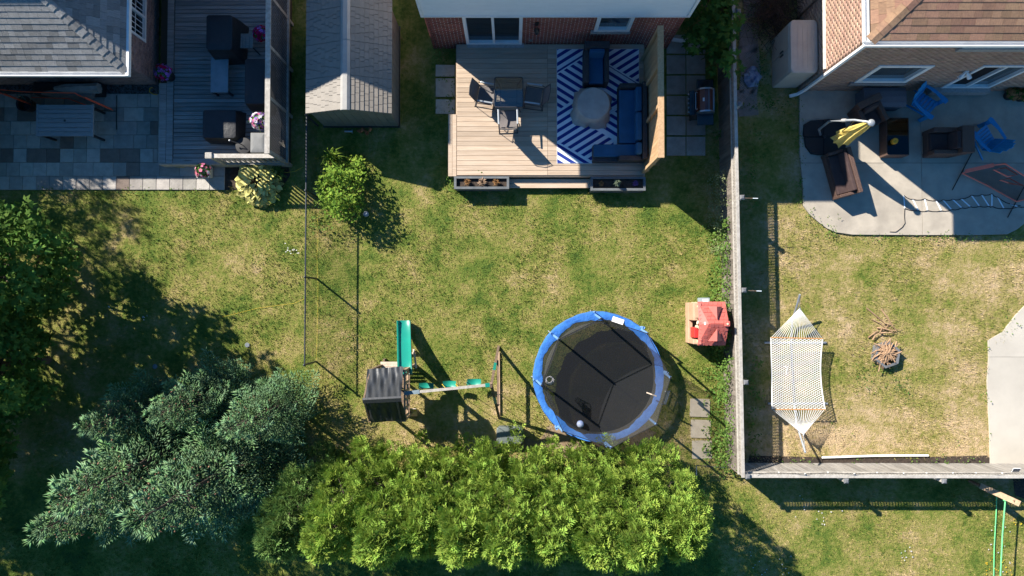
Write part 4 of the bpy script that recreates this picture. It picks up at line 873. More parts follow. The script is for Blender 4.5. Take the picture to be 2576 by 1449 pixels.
# planter boxes on the deck front and their plants
def planter(label, x0, y0, x1, y1):
    a = rect(x0, y0, x1, y1, .47); w_, h_ = a[1]-a[0], a[3]-a[2]; t = thing('planter_box', label, 'planter', ((a[0]+a[1])/2, (a[2]+a[3])/2, 0))
    for (p, q, r, s) in ((-w_/2, w_/2, -h_/2, -h_/2+.045), (-w_/2, w_/2, h_/2-.045, h_/2), (-w_/2, -w_/2+.045, -h_/2+.046, h_/2-.046), (w_/2-.045, w_/2, -h_/2+.046, h_/2-.046)):
        m = MB(); m.box(p, q, r, s, 0, .47); m.build('side_panel', 'planter_grey', t)
    for (p, q, r, s) in ((-w_/2-.02, w_/2+.02, -h_/2-.02, -h_/2+.05), (-w_/2-.02, w_/2+.02, h_/2-.05, h_/2+.012), (-w_/2-.02, -w_/2+.05, -h_/2+.051, h_/2-.051), (w_/2-.05, w_/2+.02, -h_/2+.051, h_/2-.051)):
        m = MB(); m.box(p, q, r, s, .472, .495); m.build('rim_board', 'planter_grey', t)
    m = MB(); m.box(-w_/2+.05, w_/2-.05, -h_/2+.05, h_/2-.05, .02, .40); m.build('soil', 'mulch', t); return t
pA = planter('grey planter box with three dried brown plants on the sunny side of the step', 1144, 445, 1279, 474); pB = planter('grey planter box with dark soil, in the shade below the sofa', 1487, 446, 1622, 478)
def tuft(name, label, cat, loc, n, r, h, lw, mat, group=None, up=.6, curve=.3, seed=0):
    """clump of narrow arching leaves / twigs from one base"""
    g = np.random.default_rng(seed+n); az = g.uniform(0, 2*np.pi, n); lean = g.uniform(.05, 1, n)**.7; ln = g.uniform(.6, 1.0, n)
    d = np.stack([np.cos(az), np.sin(az), np.zeros(n)], 1); V = []; side = np.stack([-np.sin(az), np.cos(az), np.zeros(n)], 1)
    base = d*(g.uniform(0, .12, n)*r)[:, None]
    mid = base+d*(lean*r*.5*ln)[:, None]+np.array([0, 0, 1])*(h*ln*(1-.35*lean))[:, None]
    tip = base+d*(lean*r*ln)[:, None]+np.array([0, 0, 1])*(h*ln*(1-lean*(.4+curve)))[:, None]
    wv = side*(lw/2)
    V = np.stack([base-wv*.5, base+wv*.5, mid+wv, mid-wv, tip], 1).reshape(-1, 3); i = np.arange(n)*5
    F = np.concatenate([np.stack([i, i+1, i+2, i+3], 1), np.stack([i+3, i+2, i+4, i+4], 1)]); F = F
    tri = np.concatenate([np.stack([i, i+1, i+2], 1), np.stack([i, i+2, i+3], 1), np.stack([i+3, i+2, i+4], 1)]); rn = g.random(n)
    o = piece(name, npmesh(name, V, tri, np.concatenate([rn]*3), [mat]), None, loc); return tag(o, label, cat, group) if label else o
for px, lab, mat, cn, rr_, hh in ((1176, 'round dried brown flower head in the sunny planter, at its outer end', 'dry_plant', 140, .14, .22), (1214, 'bare tan twiggy plant in the middle of the sunny planter', 'dead_twig', 60, .20, .25), (1249, 'round dried brown flower head in the sunny planter, beside the step', 'dry_plant', 140, .14, .22)):
    q = W(px, 458, .5); tuft('dried_plant', lab, 'plant', (q.x, q.y, .40), cn, rr_, hh, .02, mat, seed=px)
for px, lab, mat, cn, rr_, hh in ((1513, 'small dried brown plant in the shaded planter', 'dry_plant', 90, .11, .15), (1552, 'grey green leafy sage plant in the shaded planter', 'sage', 170, .15, .40), (1599, 'small mauve flowering plant in the shaded planter', 'purple_fl', 110, .12, .17)):
    q = W(px, 461, .5); tuft('potted_plant', lab, 'plant', (q.x, q.y, .40), cn, rr_, hh, .022, mat, seed=px)
# barbecue beside the screen: lid, two side shelves, front panel with knobs (front faces -X)
a = rect(1735, 194, 1807, 319, .9); bx, by = (a[0]+a[1])/2, (a[2]+a[3])/2
t = thing('gas_barbecue', 'black gas barbecue with dark red lid on the slabs by the fence', 'barbecue', (bx, by, .04))
m = MB(); m.box(-.24, .28, -.33, .33, .12, .80); m.build('cabinet', 'grill_black', t, bevel=.01)
for s in (-1, 1):
    m = MB(); y0, y1 = (.335, .66) if s > 0 else (-.66, -.335); m.box(-.20, .28, y0, y1, .80, .85); m.build('side_shelf', 'grill_black', t, bevel=.015)
m = MB(); m.box(-.40, -.242, -.35, .35, .66, .79); m.build('control_panel', 'grill_black', t, bevel=.01)
for k in range(5):
    m = MB(); m.tube([(-.40, -.26+k*.13, .74), (-.44, -.26+k*.13, .745)], .026, 10); m.build('knob', 'steel', t)
pf = [(-.21, .80), (-.22, .92), (-.17, 1.05), (-.04, 1.12), (.10, 1.12), (.25, 1.02), (.28, .82)]
m = MB(); m.loft([[(x, -.30, z) for x, z in pf], [(x, .30, z) for x, z in pf]]); lid = m.build('lid', 'grill_red', t)
m = MB(); m.sheet([[(.06, y, 1.128) for y in (-.30, .30)], [(.255, y, 1.024) for y in (-.30, .30)]], .004); m.build('lid_top', 'bench_blue', lid)
for s in (-1, 1):
    m = MB(); m.loft([[(x*1.03, s*.303, z+.01) for x, z in pf], [(x*1.03, s*.345, z+.01) for x, z in pf]]); m.build('end_cap', 'grill_steel', lid)
m = MB(); m.tube([(-.22, -.24, .97), (-.27, -.24, .97), (-.27, .24, .97), (-.22, .24, .97)], .012, 6); m.build('handle', 'steel', lid)
m = MB(); m.sheet([[(-.10, y, 1.098) for y in (-.05, .05)], [(-.055, y, 1.117) for y in (-.05, .05)]], .002); m.build('badge', 'steel', lid)
for sx in (-1, 1):
    for sy in (-1, 1): m = MB(); m.lathe((sx*.2+.02, sy*.28, .0), [(.03, 0), (.05, .03), (.05, .09), (.03, .12)], 10); m.build('caster', 'black_metal', t)
keep(1660, 130, 1775, 360)
# slabs beside the screen (2 columns), steps beside the deck, steps by the fence
b = MB(); b.box(-.282, .282, -.282, .282, -.03, .0); sm = b.mesh('paving_slab', 'slab')
for i in range(6):
    for j in range(2):
        if (i, j) == (5, 1) and False: continue
        q = W(1701+j*49.5, 129+i*51.5-8 if False else 111+i*51.3, .035); o = piece('paving_slab', sm, None, (q.x, q.y, .035+random.uniform(-.003, .003)), (0, 0, random.uniform(-.012, .012)))
        tag(o, 'square grey concrete slab in the shaded paving behind the privacy screen', 'paving slab', 'slabs behind the privacy screen')
m = MB(); m.box(-.5, .5, -.5, .5, -.03, .0); sm2 = m.mesh('paving_slab', 'slab_tan')
for y0, y1, lab in ((163, 192, 'nearest the brick wall'), (197, 243, 'the longest of three'), (250, 286, 'nearest the deck step')):
    a = rect(1096, y0, 1144, y1, .05); o = piece('paving_slab', sm2, None, ((a[0]+a[1])/2, (a[2]+a[3])/2, .05), (0, 0, random.uniform(-.02, .02)), (a[1]-a[0], a[3]-a[2], 1)); tag(o, 'tan stepping slab between shed and deck, '+lab, 'paving slab', 'stepping slabs beside the deck')
b = MB(); b.prism([q[:2] for q in rr_pts(.31, .31, .03, 0, 2)], -.04, 0); sm3 = b.mesh('paving_slab', 'slab_tan')
for x, y, lab in ((1761, 1026, 'the one with a pole shadow across its top'), (1763, 1079, 'the middle one of three'), (1766, 1131, 'the one beside the hedge')):
    q = W(x, y, .03); o = piece('paving_slab', sm3, None, (q.x, q.y, .03), (0, 0, random.uniform(-.04, .04)), (.95, .86, 1)); tag(o, 'tan stepping slab beside the trampoline, '+lab, 'paving slab', 'stepping slabs beside the trampoline'); keep(x-26, y-24, x+26, y+24)
# ------------------------------------------------------------------ left deck and patio things
def covered(name, label, x0, y0, x1, y1, z, top, mat, cat, base=GZ, flare=1.08, corner=.08, lean=(0, 0), seed=1, topz=None):
    """furniture under a loose fabric cover: soft-edged box with creases; rectangle given at its top"""
    a = rect(x0, y0, x1, y1, base+top); w_, h_ = (a[1]-a[0])/2, (a[3]-a[2])/2; t = thing(name, label, cat, ((a[0]+a[1])/2, (a[2]+a[3])/2, base)); g = random.Random(seed); rings = []; n = 8
    ph = [g.uniform(0, 6) for _ in range(4)]
    for k, (f, z_, cr) in enumerate(((flare+.04, 0.0, .06), (flare+.02, top*.18, .05), (flare, top*.55, .035), (1.01, top*.90, .012), (.97, top*.985, .004), (.88, top*1.0, 0), (.5, top*1.01, 0), (.03, top*1.01, 0))):
        pts = rr_pts(w_*f, h_*f, corner*f, z_, n); o = []
        for i, p in enumerate(pts):
            t_ = math.atan2(p[1], p[0]); c = 1+cr*(math.sin(9*t_+ph[0])+.7*math.sin(17*t_+ph[1]+k*.3)); o.append((p[0]*c+lean[0]*z_, p[1]*c+lean[1]*z_, z_))
        rings.append(o)
    m = MB(); m.loft(rings); m.build('fabric_cover', mat, t, smooth=True); return t
covered('covered_barbecue', 'black covered barbecue next to the small slatted side table', 517, 36, 585, 126, 0, 1.0, 'black_cover', 'covered barbecue', seed=1)
covered('covered_sofa', 'large black covered seat pressed against the lattice screen', 614, 146, 668, 262, 0, .8, 'black_cover', 'covered seat', seed=2)
covered('covered_chair', 'black covered armchair with a sunlit streak near the deck railing', 508, 276, 594, 348, 0, .50, 'black_cover', 'covered chair', seed=3)
covered('covered_cabinet', 'grey covered cabinet in the corner of railing and lattice screen', 629, 333, 667, 384, 0, .95, 'grey_cover', 'covered cabinet', seed=4, flare=1.01, corner=.02)
a = rect(600, 84, 637, 121, GZ+.5); t = thing('side_table', 'small slatted grey side table beside the covered barbecue', 'side table', ((a[0]+a[1])/2, (a[2]+a[3])/2, GZ)); w_ = (a[1]-a[0])/2
for i in range(4): m = MB(); x = -w_+i*w_/2; m.box(x+.004, x+w_/2-.004, -w_, w_, .47, .50); m.build('slat', 'weathered_tan', t)
for sx in (-1, 1):
    for sy in (-1, 1): m = MB(); m.bar((sx*(w_-.04), sy*(w_-.04), .47), (sx*(w_+.02), sy*(w_+.02), 0), .03, .03); m.build('leg', 'black_metal', t)
a = rect(529, 143, 574, 232, GZ+.45); t = thing('patio_bench', 'plain blue grey rectangular coffee table on the weathered deck', 'table', ((a[0]+a[1])/2, (a[2]+a[3])/2, GZ)); w_, h_ = (a[1]-a[0])/2, (a[3]-a[2])/2
m = MB(); m.box(-w_, w_, -h_, h_, .40, .45); m.build('tabletop', 'bench_blue', t, bevel=.006)
for sx in (-1, 1):
    for sy in (-1, 1): m = MB(); m.box(sx*(w_-.04)-.025, sx*(w_-.04)+.025, sy*(h_-.04)-.025, sy*(h_-.04)+.025, 0, .40); m.build('leg', 'black_metal', t)
q = W(612, 366, GZ+.35); t = thing('floor_stand', 'black round stand with thin arm and white knob beside the grey covered cabinet', 'stand', (q.x, q.y, GZ))
m = MB(); m.lathe((0, 0, 0), [(.24, 0), (.25, .02), (.25, .30), (.23, .34), (.05, .36)], 20); m.build('drum', 'pot_black', t, smooth=True)
m = MB(); m.tube([(0, 0, .36), (-.05, .02, .5), (-.30, .09, .56)], .012, 6); m.build('arm', 'black_metal', t)
m = MB(); m.ball((-.31, .095, .565), .028, 8, 6); m.build('knob', 'white_trim', t, smooth=True)
# flowers: foliage clump with many small petals
def flowers(label, loc, r, h, cols, leaf='leaf_green', pot=None, n=150, name='flower_pot', seed=0, blades=0, group=None):
    g = np.random.default_rng(seed); t = thing(name, label, 'flower pot' if pot else 'flowers', loc, 0, group)
    if pot:
        kind, pr, ph, pm = pot; m = MB()
        if kind == 'square': m.loft([rr_pts(pr*.75, pr*.75, .01, 0, 1), rr_pts(pr, pr, .01, ph, 1), rr_pts(pr*.9, pr*.9, .01, ph, 1), rr_pts(pr*.85, pr*.85, .01, ph-.05, 1)])
        else: m.lathe((0, 0, 0), [(pr*.7, 0), (pr, ph), (pr*1.06, ph), (pr*.92, ph-.03), (.02, ph-.04)], 16)
        m.build('pot', pm, t)
    z0 = pot[2] if pot else 0
    def cloud(nn, size, mat, nm, k, spread=1.0):
        d = unit(g.normal(size=(nn, 3))); d[:, 2] = np.abs(d[:, 2])*.9+.05; rad = g.uniform(.7, 1.0, nn)**.5; c = d*rad[:, None]*np.array([r, r, h])*spread+np.array([0, 0, z0])
        a_ = unit(np.cross(d, g.normal(size=(nn, 3)))); b_ = np.cross(d, a_); s_ = size*g.uniform(.7, 1.2, nn)[:, None]
        V = []
        for q in range(k): th = 2*np.pi*q/k; V.append(c+(a_*math.cos(th)+b_*math.sin(th))*s_+d*s_*.25)
        V.append(c); V = np.stack(V, 1).reshape(-1, 3); i = np.arange(nn)*(k+1)
        F = np.concatenate([np.stack([i+k, i+q, i+(q+1) % k], 1) for q in range(k)]); rn = g.random(nn); piece(nm, npmesh(nm, V, F, np.tile(rn, k), [mat]), t)
    cloud(int(n*1.6), r*.18, leaf, 'foliage', 4, .92)
    for mat, fr, sz in cols: cloud(int(n*fr), sz, mat, 'blossom', 5, 1.03)
    if blades: o = tuft('leaf_blade', None, None, (0, 0, z0), blades, r*1.6, h*1.1, .012, 'grass_leaf', seed=seed); o.parent = t
    return t
q = W(405, 178, 1.0); flowers('hanging basket of violet and dark red petunias at the house corner', (q.x, q.y, GZ), .24, .28, [('petal_purple', .45, .045), ('petal_red', .25, .05)], pot=('round', .20, .40, 'pot_black'), n=130, seed=3, blades=14)
q = W(655, 78, 1.45); flowers('dark red and violet petunias in a basket on the lattice screen', (q.x-.05, q.y, GZ+.55), .22, .30, [('petal_red', .45, .05), ('petal_purple', .3, .045)], pot=('round', .16, .2, 'pot_black'), n=130, seed=5, name='hanging_basket')
q = W(649, 298, 1.45); flowers('pink and lilac petunias with grassy blades in a basket on the lattice screen', (q.x-.05, q.y, GZ+.55), .25, .26, [('petal_white', .25, .05), ('petal_pink', .25, .045), ('petal_purple', .3, .045)], pot=('round', .16, .2, 'pot_black'), n=140, seed=6, blades=22, name='hanging_basket')
for bx_, lab in (((655, 78), 0), ((649, 298), 1)): pass
q = W(507, 431, .4); flowers('white square pot of pink impatiens on the pavers by the deck corner', (q.x+.04, q.y+.02, .05), .24, .22, [('petal_pink', .22, .05), ('petal_white', .06, .045)], pot=('square', .20, .32, 'pot_white'), n=110, seed=7)
# patio dining table with slatted top
a = rect(90, 263, 235, 343, .76); t = thing('patio_table', 'grey slatted dining table with umbrella hole on the paved patio', 'table', ((a[0]+a[1])/2, (a[2]+a[3])/2, .046)); w_, h_ = (a[1]-a[0])/2, (a[3]-a[2])/2; ns = 7; sp = 2*h_/ns
b = MB(); b.box(-w_+.06, w_-.06, .006, sp-.008, .68, .71); me = b.mesh('slat', 'table_grey')
for i in range(ns): piece('slat', me, t, (0, -h_+i*sp, 0))
for s in (-1, 1):
    m = MB(); m.box(s*(w_-.028)-.028, s*(w_-.028)+.028, -h_-.01, h_+.01, .675, .712); m.build('end_board', 'table_grey', t)
    for s2 in (-1, 1): m = MB(); m.box(s*(w_-.1)-.03, s*(w_-.1)+.03, s2*(h_-.06)-.03, s2*(h_-.06)+.03, 0, .675); m.build('leg', 'black_metal', t)
m = MB(); m.lathe((0, 0, .711), [(.035, 0), (.03, .004)], 14); m.build('umbrella_hole', 'black_metal', t)
# training goal with orange frame, behind the table
t = thing('sports_rebounder', 'orange framed black net goal standing behind the grey slatted table', 'sports net', W(150, 300, 0)+Vector((0, 0, .046)))
def wp(x, y, z): return W(x, y, z)
m = MB(True); m.tube([wp(-40, 222, 1.25), wp(60, 231, 1.25), wp(188, 234, 1.25)], .010, 6); m.build('top_bar', 'orange_red', t)
m = MB(True); m.tube([wp(188, 234, 1.25), wp(203, 242, 1.0), wp(284, 277, .12)], .012, 6); m.tube([wp(-40, 222, 1.25), wp(12, 238, 1.0), wp(84, 266, .12)], .012, 6); m.build('side_bar', 'orange_red', t)
m = MB(True); m.bar(wp(214, 246, .9), wp(280, 275, .2), .05, .012); m.bar(wp(10, 236, .9), wp(82, 264, .2), .05, .012); m.build('side_sleeve', 'orange_red', t)
m = MB(True); m.tube([wp(80, 245, .75), wp(172, 248, .75), wp(226, 268, .4)], .014, 6); m.build('target_ring', 'orange_red', t)
m = MB(True); m.sheet([[wp(-30, 224, 1.22), wp(80, 232, 1.22), wp(186, 235, 1.22)], [wp(84, 268, .12), wp(180, 274, .12), wp(282, 278, .12)]]); m.build('net', 'black_net', t)
m = MB(True); m.tube([wp(84, 268, .08), wp(180, 274, .08), wp(288, 280, .08)], .012, 6); m.tube([wp(293, 240, .07), wp(293, 326, .07)], .013, 6); m.tube([wp(293, 280, .07), wp(286, 279, .10)], .012, 6); m.build('base_bar', 'black_metal', t)
q = W(64, 262, .3); t = thing('plant_pot', 'black round pot with a teal handled tool against the orange net goal', 'pot', (q.x, q.y, .046)); m = MB(); m.lathe((0, 0, 0), [(.17, 0), (.22, .32), (.235, .33), (.20, .31), (.18, .1)], 18); m.build('pot', 'pot_black', t); m = MB(); m.tube([(-.16, .16, .30), (-.12, .22, .45), (.02, .20, .46), (.06, .10, .32)], .014, 6); m.build('handle', 'teal', t)
# folded umbrella cover and stacked seats at the wall
t = thing('folded_parasol', 'folded grey fabric parasol laid on dark seats against the mauve wall', 'parasol', W(190, 232, 0)+Vector((0, 0, .046)))
for yy, zz, r_, x0, x1, mt, kz in ((222, .66, .125, 137, 250, 'grey_cloth', 1.0), (235, .50, .11, 105, 235, 'grey_cover', .8)):
    p, q = W(x0, yy, zz), W(x1, yy, zz); rg = []; n = 22
    for i in range(13):
        f = i/12; R = r_*(.35+.65*min(1, f*3.5))*(1 if f < .9 else 1.12); ring = []
        for j in range(n): th = 2*math.pi*j/n; c = 1+.13*math.cos(7*th+f*3)+.06*math.cos(11*th-f*5); ring.append(Vector((p.x+(q.x-p.x)*f, p.y+R*c*math.cos(th), zz+R*c*kz*math.sin(th))))
        rg.append(ring)
    m = MB(True); m.loft(rg); m.build('canopy', mt, t, smooth=True)
a = rect(82, 206, 252, 240, .4); m = MB(True); m.box(a[0], a[1], a[2]+.04, a[3], .046, .40); m.build('support', 'black_cover', t, bevel=.04)
t = thing('garden_hose', 'short yellow hose end on the stones by the deck corner', 'hose', W(384, 229, .04)); m = MB(True); m.tube([W(396, 238, .05), W(385, 237, .05), W(376, 231, .05), W(377, 222, .06), W(384, 220, .06)], .014, 6); m.build('tube', 'yellow_hose', t); m = MB(True); m.tube([W(384, 220, .06), W(388, 223, .06)], .02, 6); m.build('nozzle', 'brown_wood', t)
for pts, lab in (([(424, 412), (440, 420), (460, 421), (486, 416), (512, 421)], 'thin orange cable along the pavers under the deck edge'), ([(692, 428), (720, 434), (742, 431), (763, 420)], 'thin orange cable on the dark grass beside the hosta')):
    m = MB(); m.tube([W(x, y, .06) for x, y in pts], .006, 5); o = m.build('cable', 'twine'); at_base(o, W(*pts[0], 0)); tag(o, lab, 'cable')
# things at the shed: terracotta pots and grey pipe end
for i, x in enumerate((898, 907, 918, 929)):
    q = W(x, 325+(i % 2)*2, .1); m = MB(); m.lathe((0, 0, 0), [(.03, 0), (.055, .10), (.062, .10), (.062, .12), (.05, .12), (.04, .05)], 12); o = m.build('flower_pot', 'terracotta'); o.location = (q.x, q.y-.04, 0); o.rotation_euler = (math.radians(70), 0, random.uniform(0, 6)); o.location.z = .06
    tag(o, 'small empty terracotta pot lying at the foot of the shed wall', 'flower pot', 'terracotta pots at the shed')
q = W(878, 327, .06); m = MB(); m.tube([(-.13, 0, .05), (.08, 0, .05)], .04, 12); m.tube([(.08, 0, .05), (.11, 0, .05)], .06, 12); o = m.build('pipe_end', 'steel'); o.location = (q.x, q.y-.04, 0); tag(o, 'short grey pipe lying at the foot of the shed wall', 'pipe')
# ------------------------------------------------------------------ trampoline
TF = .76; pc = W(1506.5, 948.5, TF); TR = 1.84
tr = thing('trampoline', 'round black trampoline with blue edge pad and safety net on the lawn', 'trampoline', (pc.x, pc.y, 0))
def circ(r, z, n=64, ph=0): return [(r*math.cos(2*math.pi*i/n+ph), r*math.sin(2*math.pi*i/n+ph), z) for i in range(n)]
m = MB(); m.add([(0, 0, TF-.02)]+circ(TR-.14, TF-.02), [(0, i+1, (i+1) % 64+1) for i in range(64)]); m.build('jumping_mat', 'mat_black', tr)
m = MB(); m.tube(circ(TR-.03, TF-.05, 48), .028, 6, closed=True); m.build('frame_ring', 'galv', tr, smooth=True)
NP = 8; PA = []
for px, py in ((1383, 835), (1493, 782), (1612, 822), (1671, 934), (1632, 1052), (1519, 1107), (1401, 1067), (1345, 954)):
    q = W(px, py, TF); PA.append(math.atan2(q.y-pc.y, q.x-pc.x))
PA = sorted(PA)
n = 96; R1 = []; R2 = []; R3 = []; R4 = []
g = random.Random(3)
for i in range(n):
    t = 2*math.pi*i/n; nd = min(abs((t-a+math.pi) % (2*math.pi)-math.pi) for a in PA); wv = .012*math.sin(23*t)+.01*math.sin(41*t+1)
    ri = TR-.19-.03*math.cos(8*(t-PA[0]))+wv; ro_ = TR+.055-.02*min(1, nd*3)+.006*math.sin(31*t)
    R1.append((ri*math.cos(t), ri*math.sin(t), TF-.005)); R2.append(((ri*.6+ro_*.4)*math.cos(t), (ri*.6+ro_*.4)*math.sin(t), TF+.028+wv*.8)); R3.append(((ri*.12+ro_*.88)*math.cos(t), (ri*.12+ro_*.88)*math.sin(t), TF+.024-wv*.6)); R4.append((ro_*math.cos(t), ro_*math.sin(t), TF-.14+.02*math.sin(19*t)))
m = MB(); m.loft([R1, R2, R3, R4], cap=False); padp = m.build('edge_pad', 'pad_blue', tr, smooth=True)
m = MB(); t = math.atan2(W(1555, 803, TF).y-pc.y, W(1555, 803, TF).x-pc.x); er = Vector((math.cos(t), math.sin(t), 0)); et = Vector((-math.sin(t), math.cos(t), 0)); c = er*(TR-.13); m.add([c+er*a_+et*b_+Vector((0, 0, TF+.045)) for a_, b_ in ((-.075, -.17), (.075, -.17), (.075, .17), (-.075, .17))], [(0, 1, 2, 3)]); m.build('warning_label', 'white_tag', padp)
PT = 2.28; tops = []
for a in PA:
    e = Vector((math.cos(a), math.sin(a), 0)); m = MB(); p0 = e*(TR+.03)
    m.tube([p0+Vector((0, 0, .04)), p0+Vector((0, 0, TF+.1))], .021, 8); m.tube([p0*.93+Vector((0, 0, .03)), p0+Vector((0, 0, .04)), p0*1.03+Vector((0, 0, .03))], .02, 6); m.build('leg', 'galv', tr)
    tp = e*(TR-.13)+Vector((0, 0, PT)); tops.append(tp); m = MB(); m.tube([p0+Vector((0, 0, TF+.1)), p0+Vector((0, 0, TF+.5)), (p0+tp)/2+Vector((0, 0, .05)), tp], .034, 8); po = m.build('net_pole', 'sleeve_blue', tr, smooth=True)
    m = MB(); m.ball(tp+Vector((0, 0, .02)), .03, 8, 5); m.build('pole_cap', 'black_metal', po)
m = MB(); m.tube(tops, .011, 5, closed=True); m.build('top_rope', 'webbing', tr)
rows = []
for k in range(7):
    f = k/6; row = []; 
    for i in range(n+1):
        t = 2*math.pi*(i % n)/n; # radius of the polygon of pole tops at angle t
        j = max(range(NP), key=lambda q: PA[q] if PA[q] <= ((t+math.pi) % (2*math.pi)-math.pi) else -9); tt = (t+math.pi) % (2*math.pi)-math.pi
        if tt < PA[0]: A1, B1 = tops[-1], tops[0]
        else:
            ii = max(q for q in range(NP) if PA[q] <= tt); A1, B1 = tops[ii], tops[(ii+1) % NP]
        d = Vector((math.cos(t), math.sin(t))); ab = Vector((B1.x-A1.x, B1.y-A1.y)); den = d.x*ab.y-d.y*ab.x; r_ = (A1.x*ab.y-A1.y*ab.x)/den
        rb = TR-.27; rr_ = rb+(r_-rb)*f-.10*math.sin(f*math.pi)*(.4+.6*abs(math.sin(4*(t-PA[0])))); z = TF+.01+(PT-.03-TF)*f-(.05*f*abs(math.sin(4*(t-PA[0]))))
        row.append((rr_*math.cos(t), rr_*math.sin(t), z))
    rows.append(row)
m = MB(); m.sheet(rows); m.build('safety_net', 'tramp_net', tr, smooth=True)
# ladder, hoop
m = MB(); q0 = W(1672, 1000, .5)-tr.location; e = Vector((q0.x, q0.y, 0)).normalized(); s_ = Vector((-e.y, e.x, 0)); b0 = e*(TR+.10); b1 = e*(TR+.42)
for s in (-1, 1): m.tube([b0+s_*s*.19+Vector((0, 0, TF-.02)), b1+s_*s*.21+Vector((0, 0, .02))], .013, 6)
for f in (.25, .6, .9): p = b0.lerp(b1, f); z = (TF-.02)*(1-f)+.02*f; m.tube([p-s_*.20+Vector((0, 0, z)), p+s_*.20+Vector((0, 0, z))], .016, 6)
m.build('ladder', 'galv', tr)
hp = W(1383, 957, 1.75)-tr.location; m = MB(); m.tube([hp+Vector(c) for c in circ(.13, 0, 20)], .009, 5, closed=True); hr_ = m.build('hoop', 'black_metal', tr)
m = MB()
for i in range(10):
    a = 2*math.pi*i/10; z_ = [(.13, 0, 0), (.11, -.09, .3), (.085, -.17, -.3), (.075, -.24, .2)]
    m.tube([hp+Vector((r*math.cos(a+o), r*math.sin(a+o), z)) for r, z, o in z_], .005, 4); m.tube([hp+Vector((r*math.cos(a-o), r*math.sin(a-o), z)) for r, z, o in z_], .005, 4)
o = m.build('hoop_net', 'hoop_net', hr_); o['kind'] = 'stuff'
m = MB(); bd = Vector((hp.x, hp.y, 0)).normalized(); sd = Vector((-bd.y, bd.x, 0)); bc = hp+bd*.17+Vector((0, 0, .16)); m.bar(bc-sd*.17, bc+sd*.17, .02, .22); m.build('backboard', 'black_metal', tr)
m = MB(); e = (W(1640, 993, 1.2)-tr.location); m.bar(e+Vector((-.13, .05, -.1)), e+Vector((.13, -.04, .0)), .03, .06); m.build('net_zip_flap', 'pale_wood', tr)
q = W(1460, 1067, TF+.1); t = thing('play_ball', 'pale blue patterned ball resting on the trampoline mat', 'ball', (q.x, q.y, TF-.018)); m = MB(); m.ball((0, 0, .105), .105, 16, 10); m.build('ball_skin', 'ball_blue', t, smooth=True)
# ------------------------------------------------------------------ play set: tower with canopy, slide, swing beam, A-frame, three swings
ps = thing('play_set', 'wooden play set with black canopy, green slide and swing beam', 'play set', W(985, 985))
def v3(x, y, z): return W(x, y, z)
ZE, ZR = 2.0, 2.72
eU = [v3(924, 929, ZE), v3(1014.6, 921.5, ZE)]; rd = [v3(914, 1006, ZR), v3(1008, 1001, ZR)]; eL = [v3(934, 1064, ZE), v3(1022.5, 1055, ZE)]
def tent(A, B, cx=18, cy=8, sag=.06):
    G = []
    for i in range(cy):
        f = i/(cy-1); row = []
        for j in range(cx*2+1):
            g_ = j/(cx*2); p = (A[0].lerp(A[1], g_)).lerp(B[0].lerp(B[1], g_), f); p = p.copy(); p.z -= sag*math.sin(f*math.pi)*(.6+.4*math.sin(g_*math.pi))+.034*math.sin(g_*23+f*4)*math.sin(f*math.pi)+.020*math.sin(g_*37-f*7); row.append(p)
        G.append(row)
    return G
m = MB(True); m.sheet(tent(eU, rd), .006); m.build('canopy_sheet', 'canopy', ps, smooth=True)
m = MB(True); m.sheet(tent(rd, eL), .006); m.build('canopy_sheet', 'canopy', ps, smooth=True)
m = MB(True); u_ = Vector((0, 0, .012)); m.sheet([[rd[0]+Vector((-.02, .05, -.01))+u_, rd[1]+Vector((.02, .05, -.01))+u_], [rd[0]+Vector((-.02, 0, .01))+u_, rd[1]+Vector((.02, 0, .01))+u_], [rd[0]+Vector((-.02, -.10, -.05))+u_, rd[1]+Vector((.02, -.10, -.05))+u_]], .004); m.build('ridge_strip', 'canopy', ps)
TX0, TX1 = v3(952, 990, 0).x, v3(1044, 990, 0).x; TY0, TY1 = v3(985, 1036, 0).y, v3(985, 918, 0).y
cxl, cxr_ = eU[0].x+.06, eU[1].x-.06; cyu, cyl = eU[0].y-.05, eL[0].y+.06
for x in (cxl, cxr_):
    for y in (cyu, cyl): m = MB(True); m.box(x-.035, x+.035, y-.035, y+.035, 0, ZE-.02); m.build('post', 'brown_wood', ps)
for x in (cxl, cxr_):
    m = MB(True); m.bar((x, cyu, ZE-.05), (x, rd[0].y, ZR-.05), .04, .07); m.bar((x, cyl, ZE-.05), (x, rd[0].y, ZR-.05), .04, .07); m.build('rafter', 'brown_wood', ps)
m = MB(True); m.bar((cxl, rd[0].y, ZR-.1), (cxr_, rd[1].y, ZR-.1), .04, .07); m.build('ridge_beam', 'brown_wood', ps)
# platform extends past the canopy to the swings
fx1 = TX1+.02; nb = 9; 
for i in range(nb):
    y = cyl+.04+(cyu-cyl-.08)*i/nb; m = MB(True); m.box(cxl-.03, fx1, y+.004, y+(cyu-cyl-.08)/nb-.008, 1.14, 1.165); m.build('floor_board', 'brown_wood', ps)
for y in (cyl, cyu): m = MB(True); m.box(fx1-.07, fx1, y-.035, y+.035, 0, 1.95); m.build('post', 'tan_wood', ps)
for z in (1.35, 1.85): m = MB(True); m.box(fx1-.05, fx1-.01, cyl, cyu, z, z+.08); m.build('rail', 'tan_wood', ps)
for i in range(6): m = MB(True); y = cyl+.1+(cyu-cyl-.2)*i/5; m.box(fx1-.012, fx1+.008, y-.035, y+.035, 1.3, 1.9); m.build('slat', 'tan_wood', ps)
for z in (1.3, 1.62, 1.88): m = MB(True); m.box(cxl, fx1, cyl-.02, cyl+.02, z, z+.08); m.build('rail', 'brown_wood', ps)
for k, (x, z) in enumerate(((1.25, .3), (1.0, .75))): pass
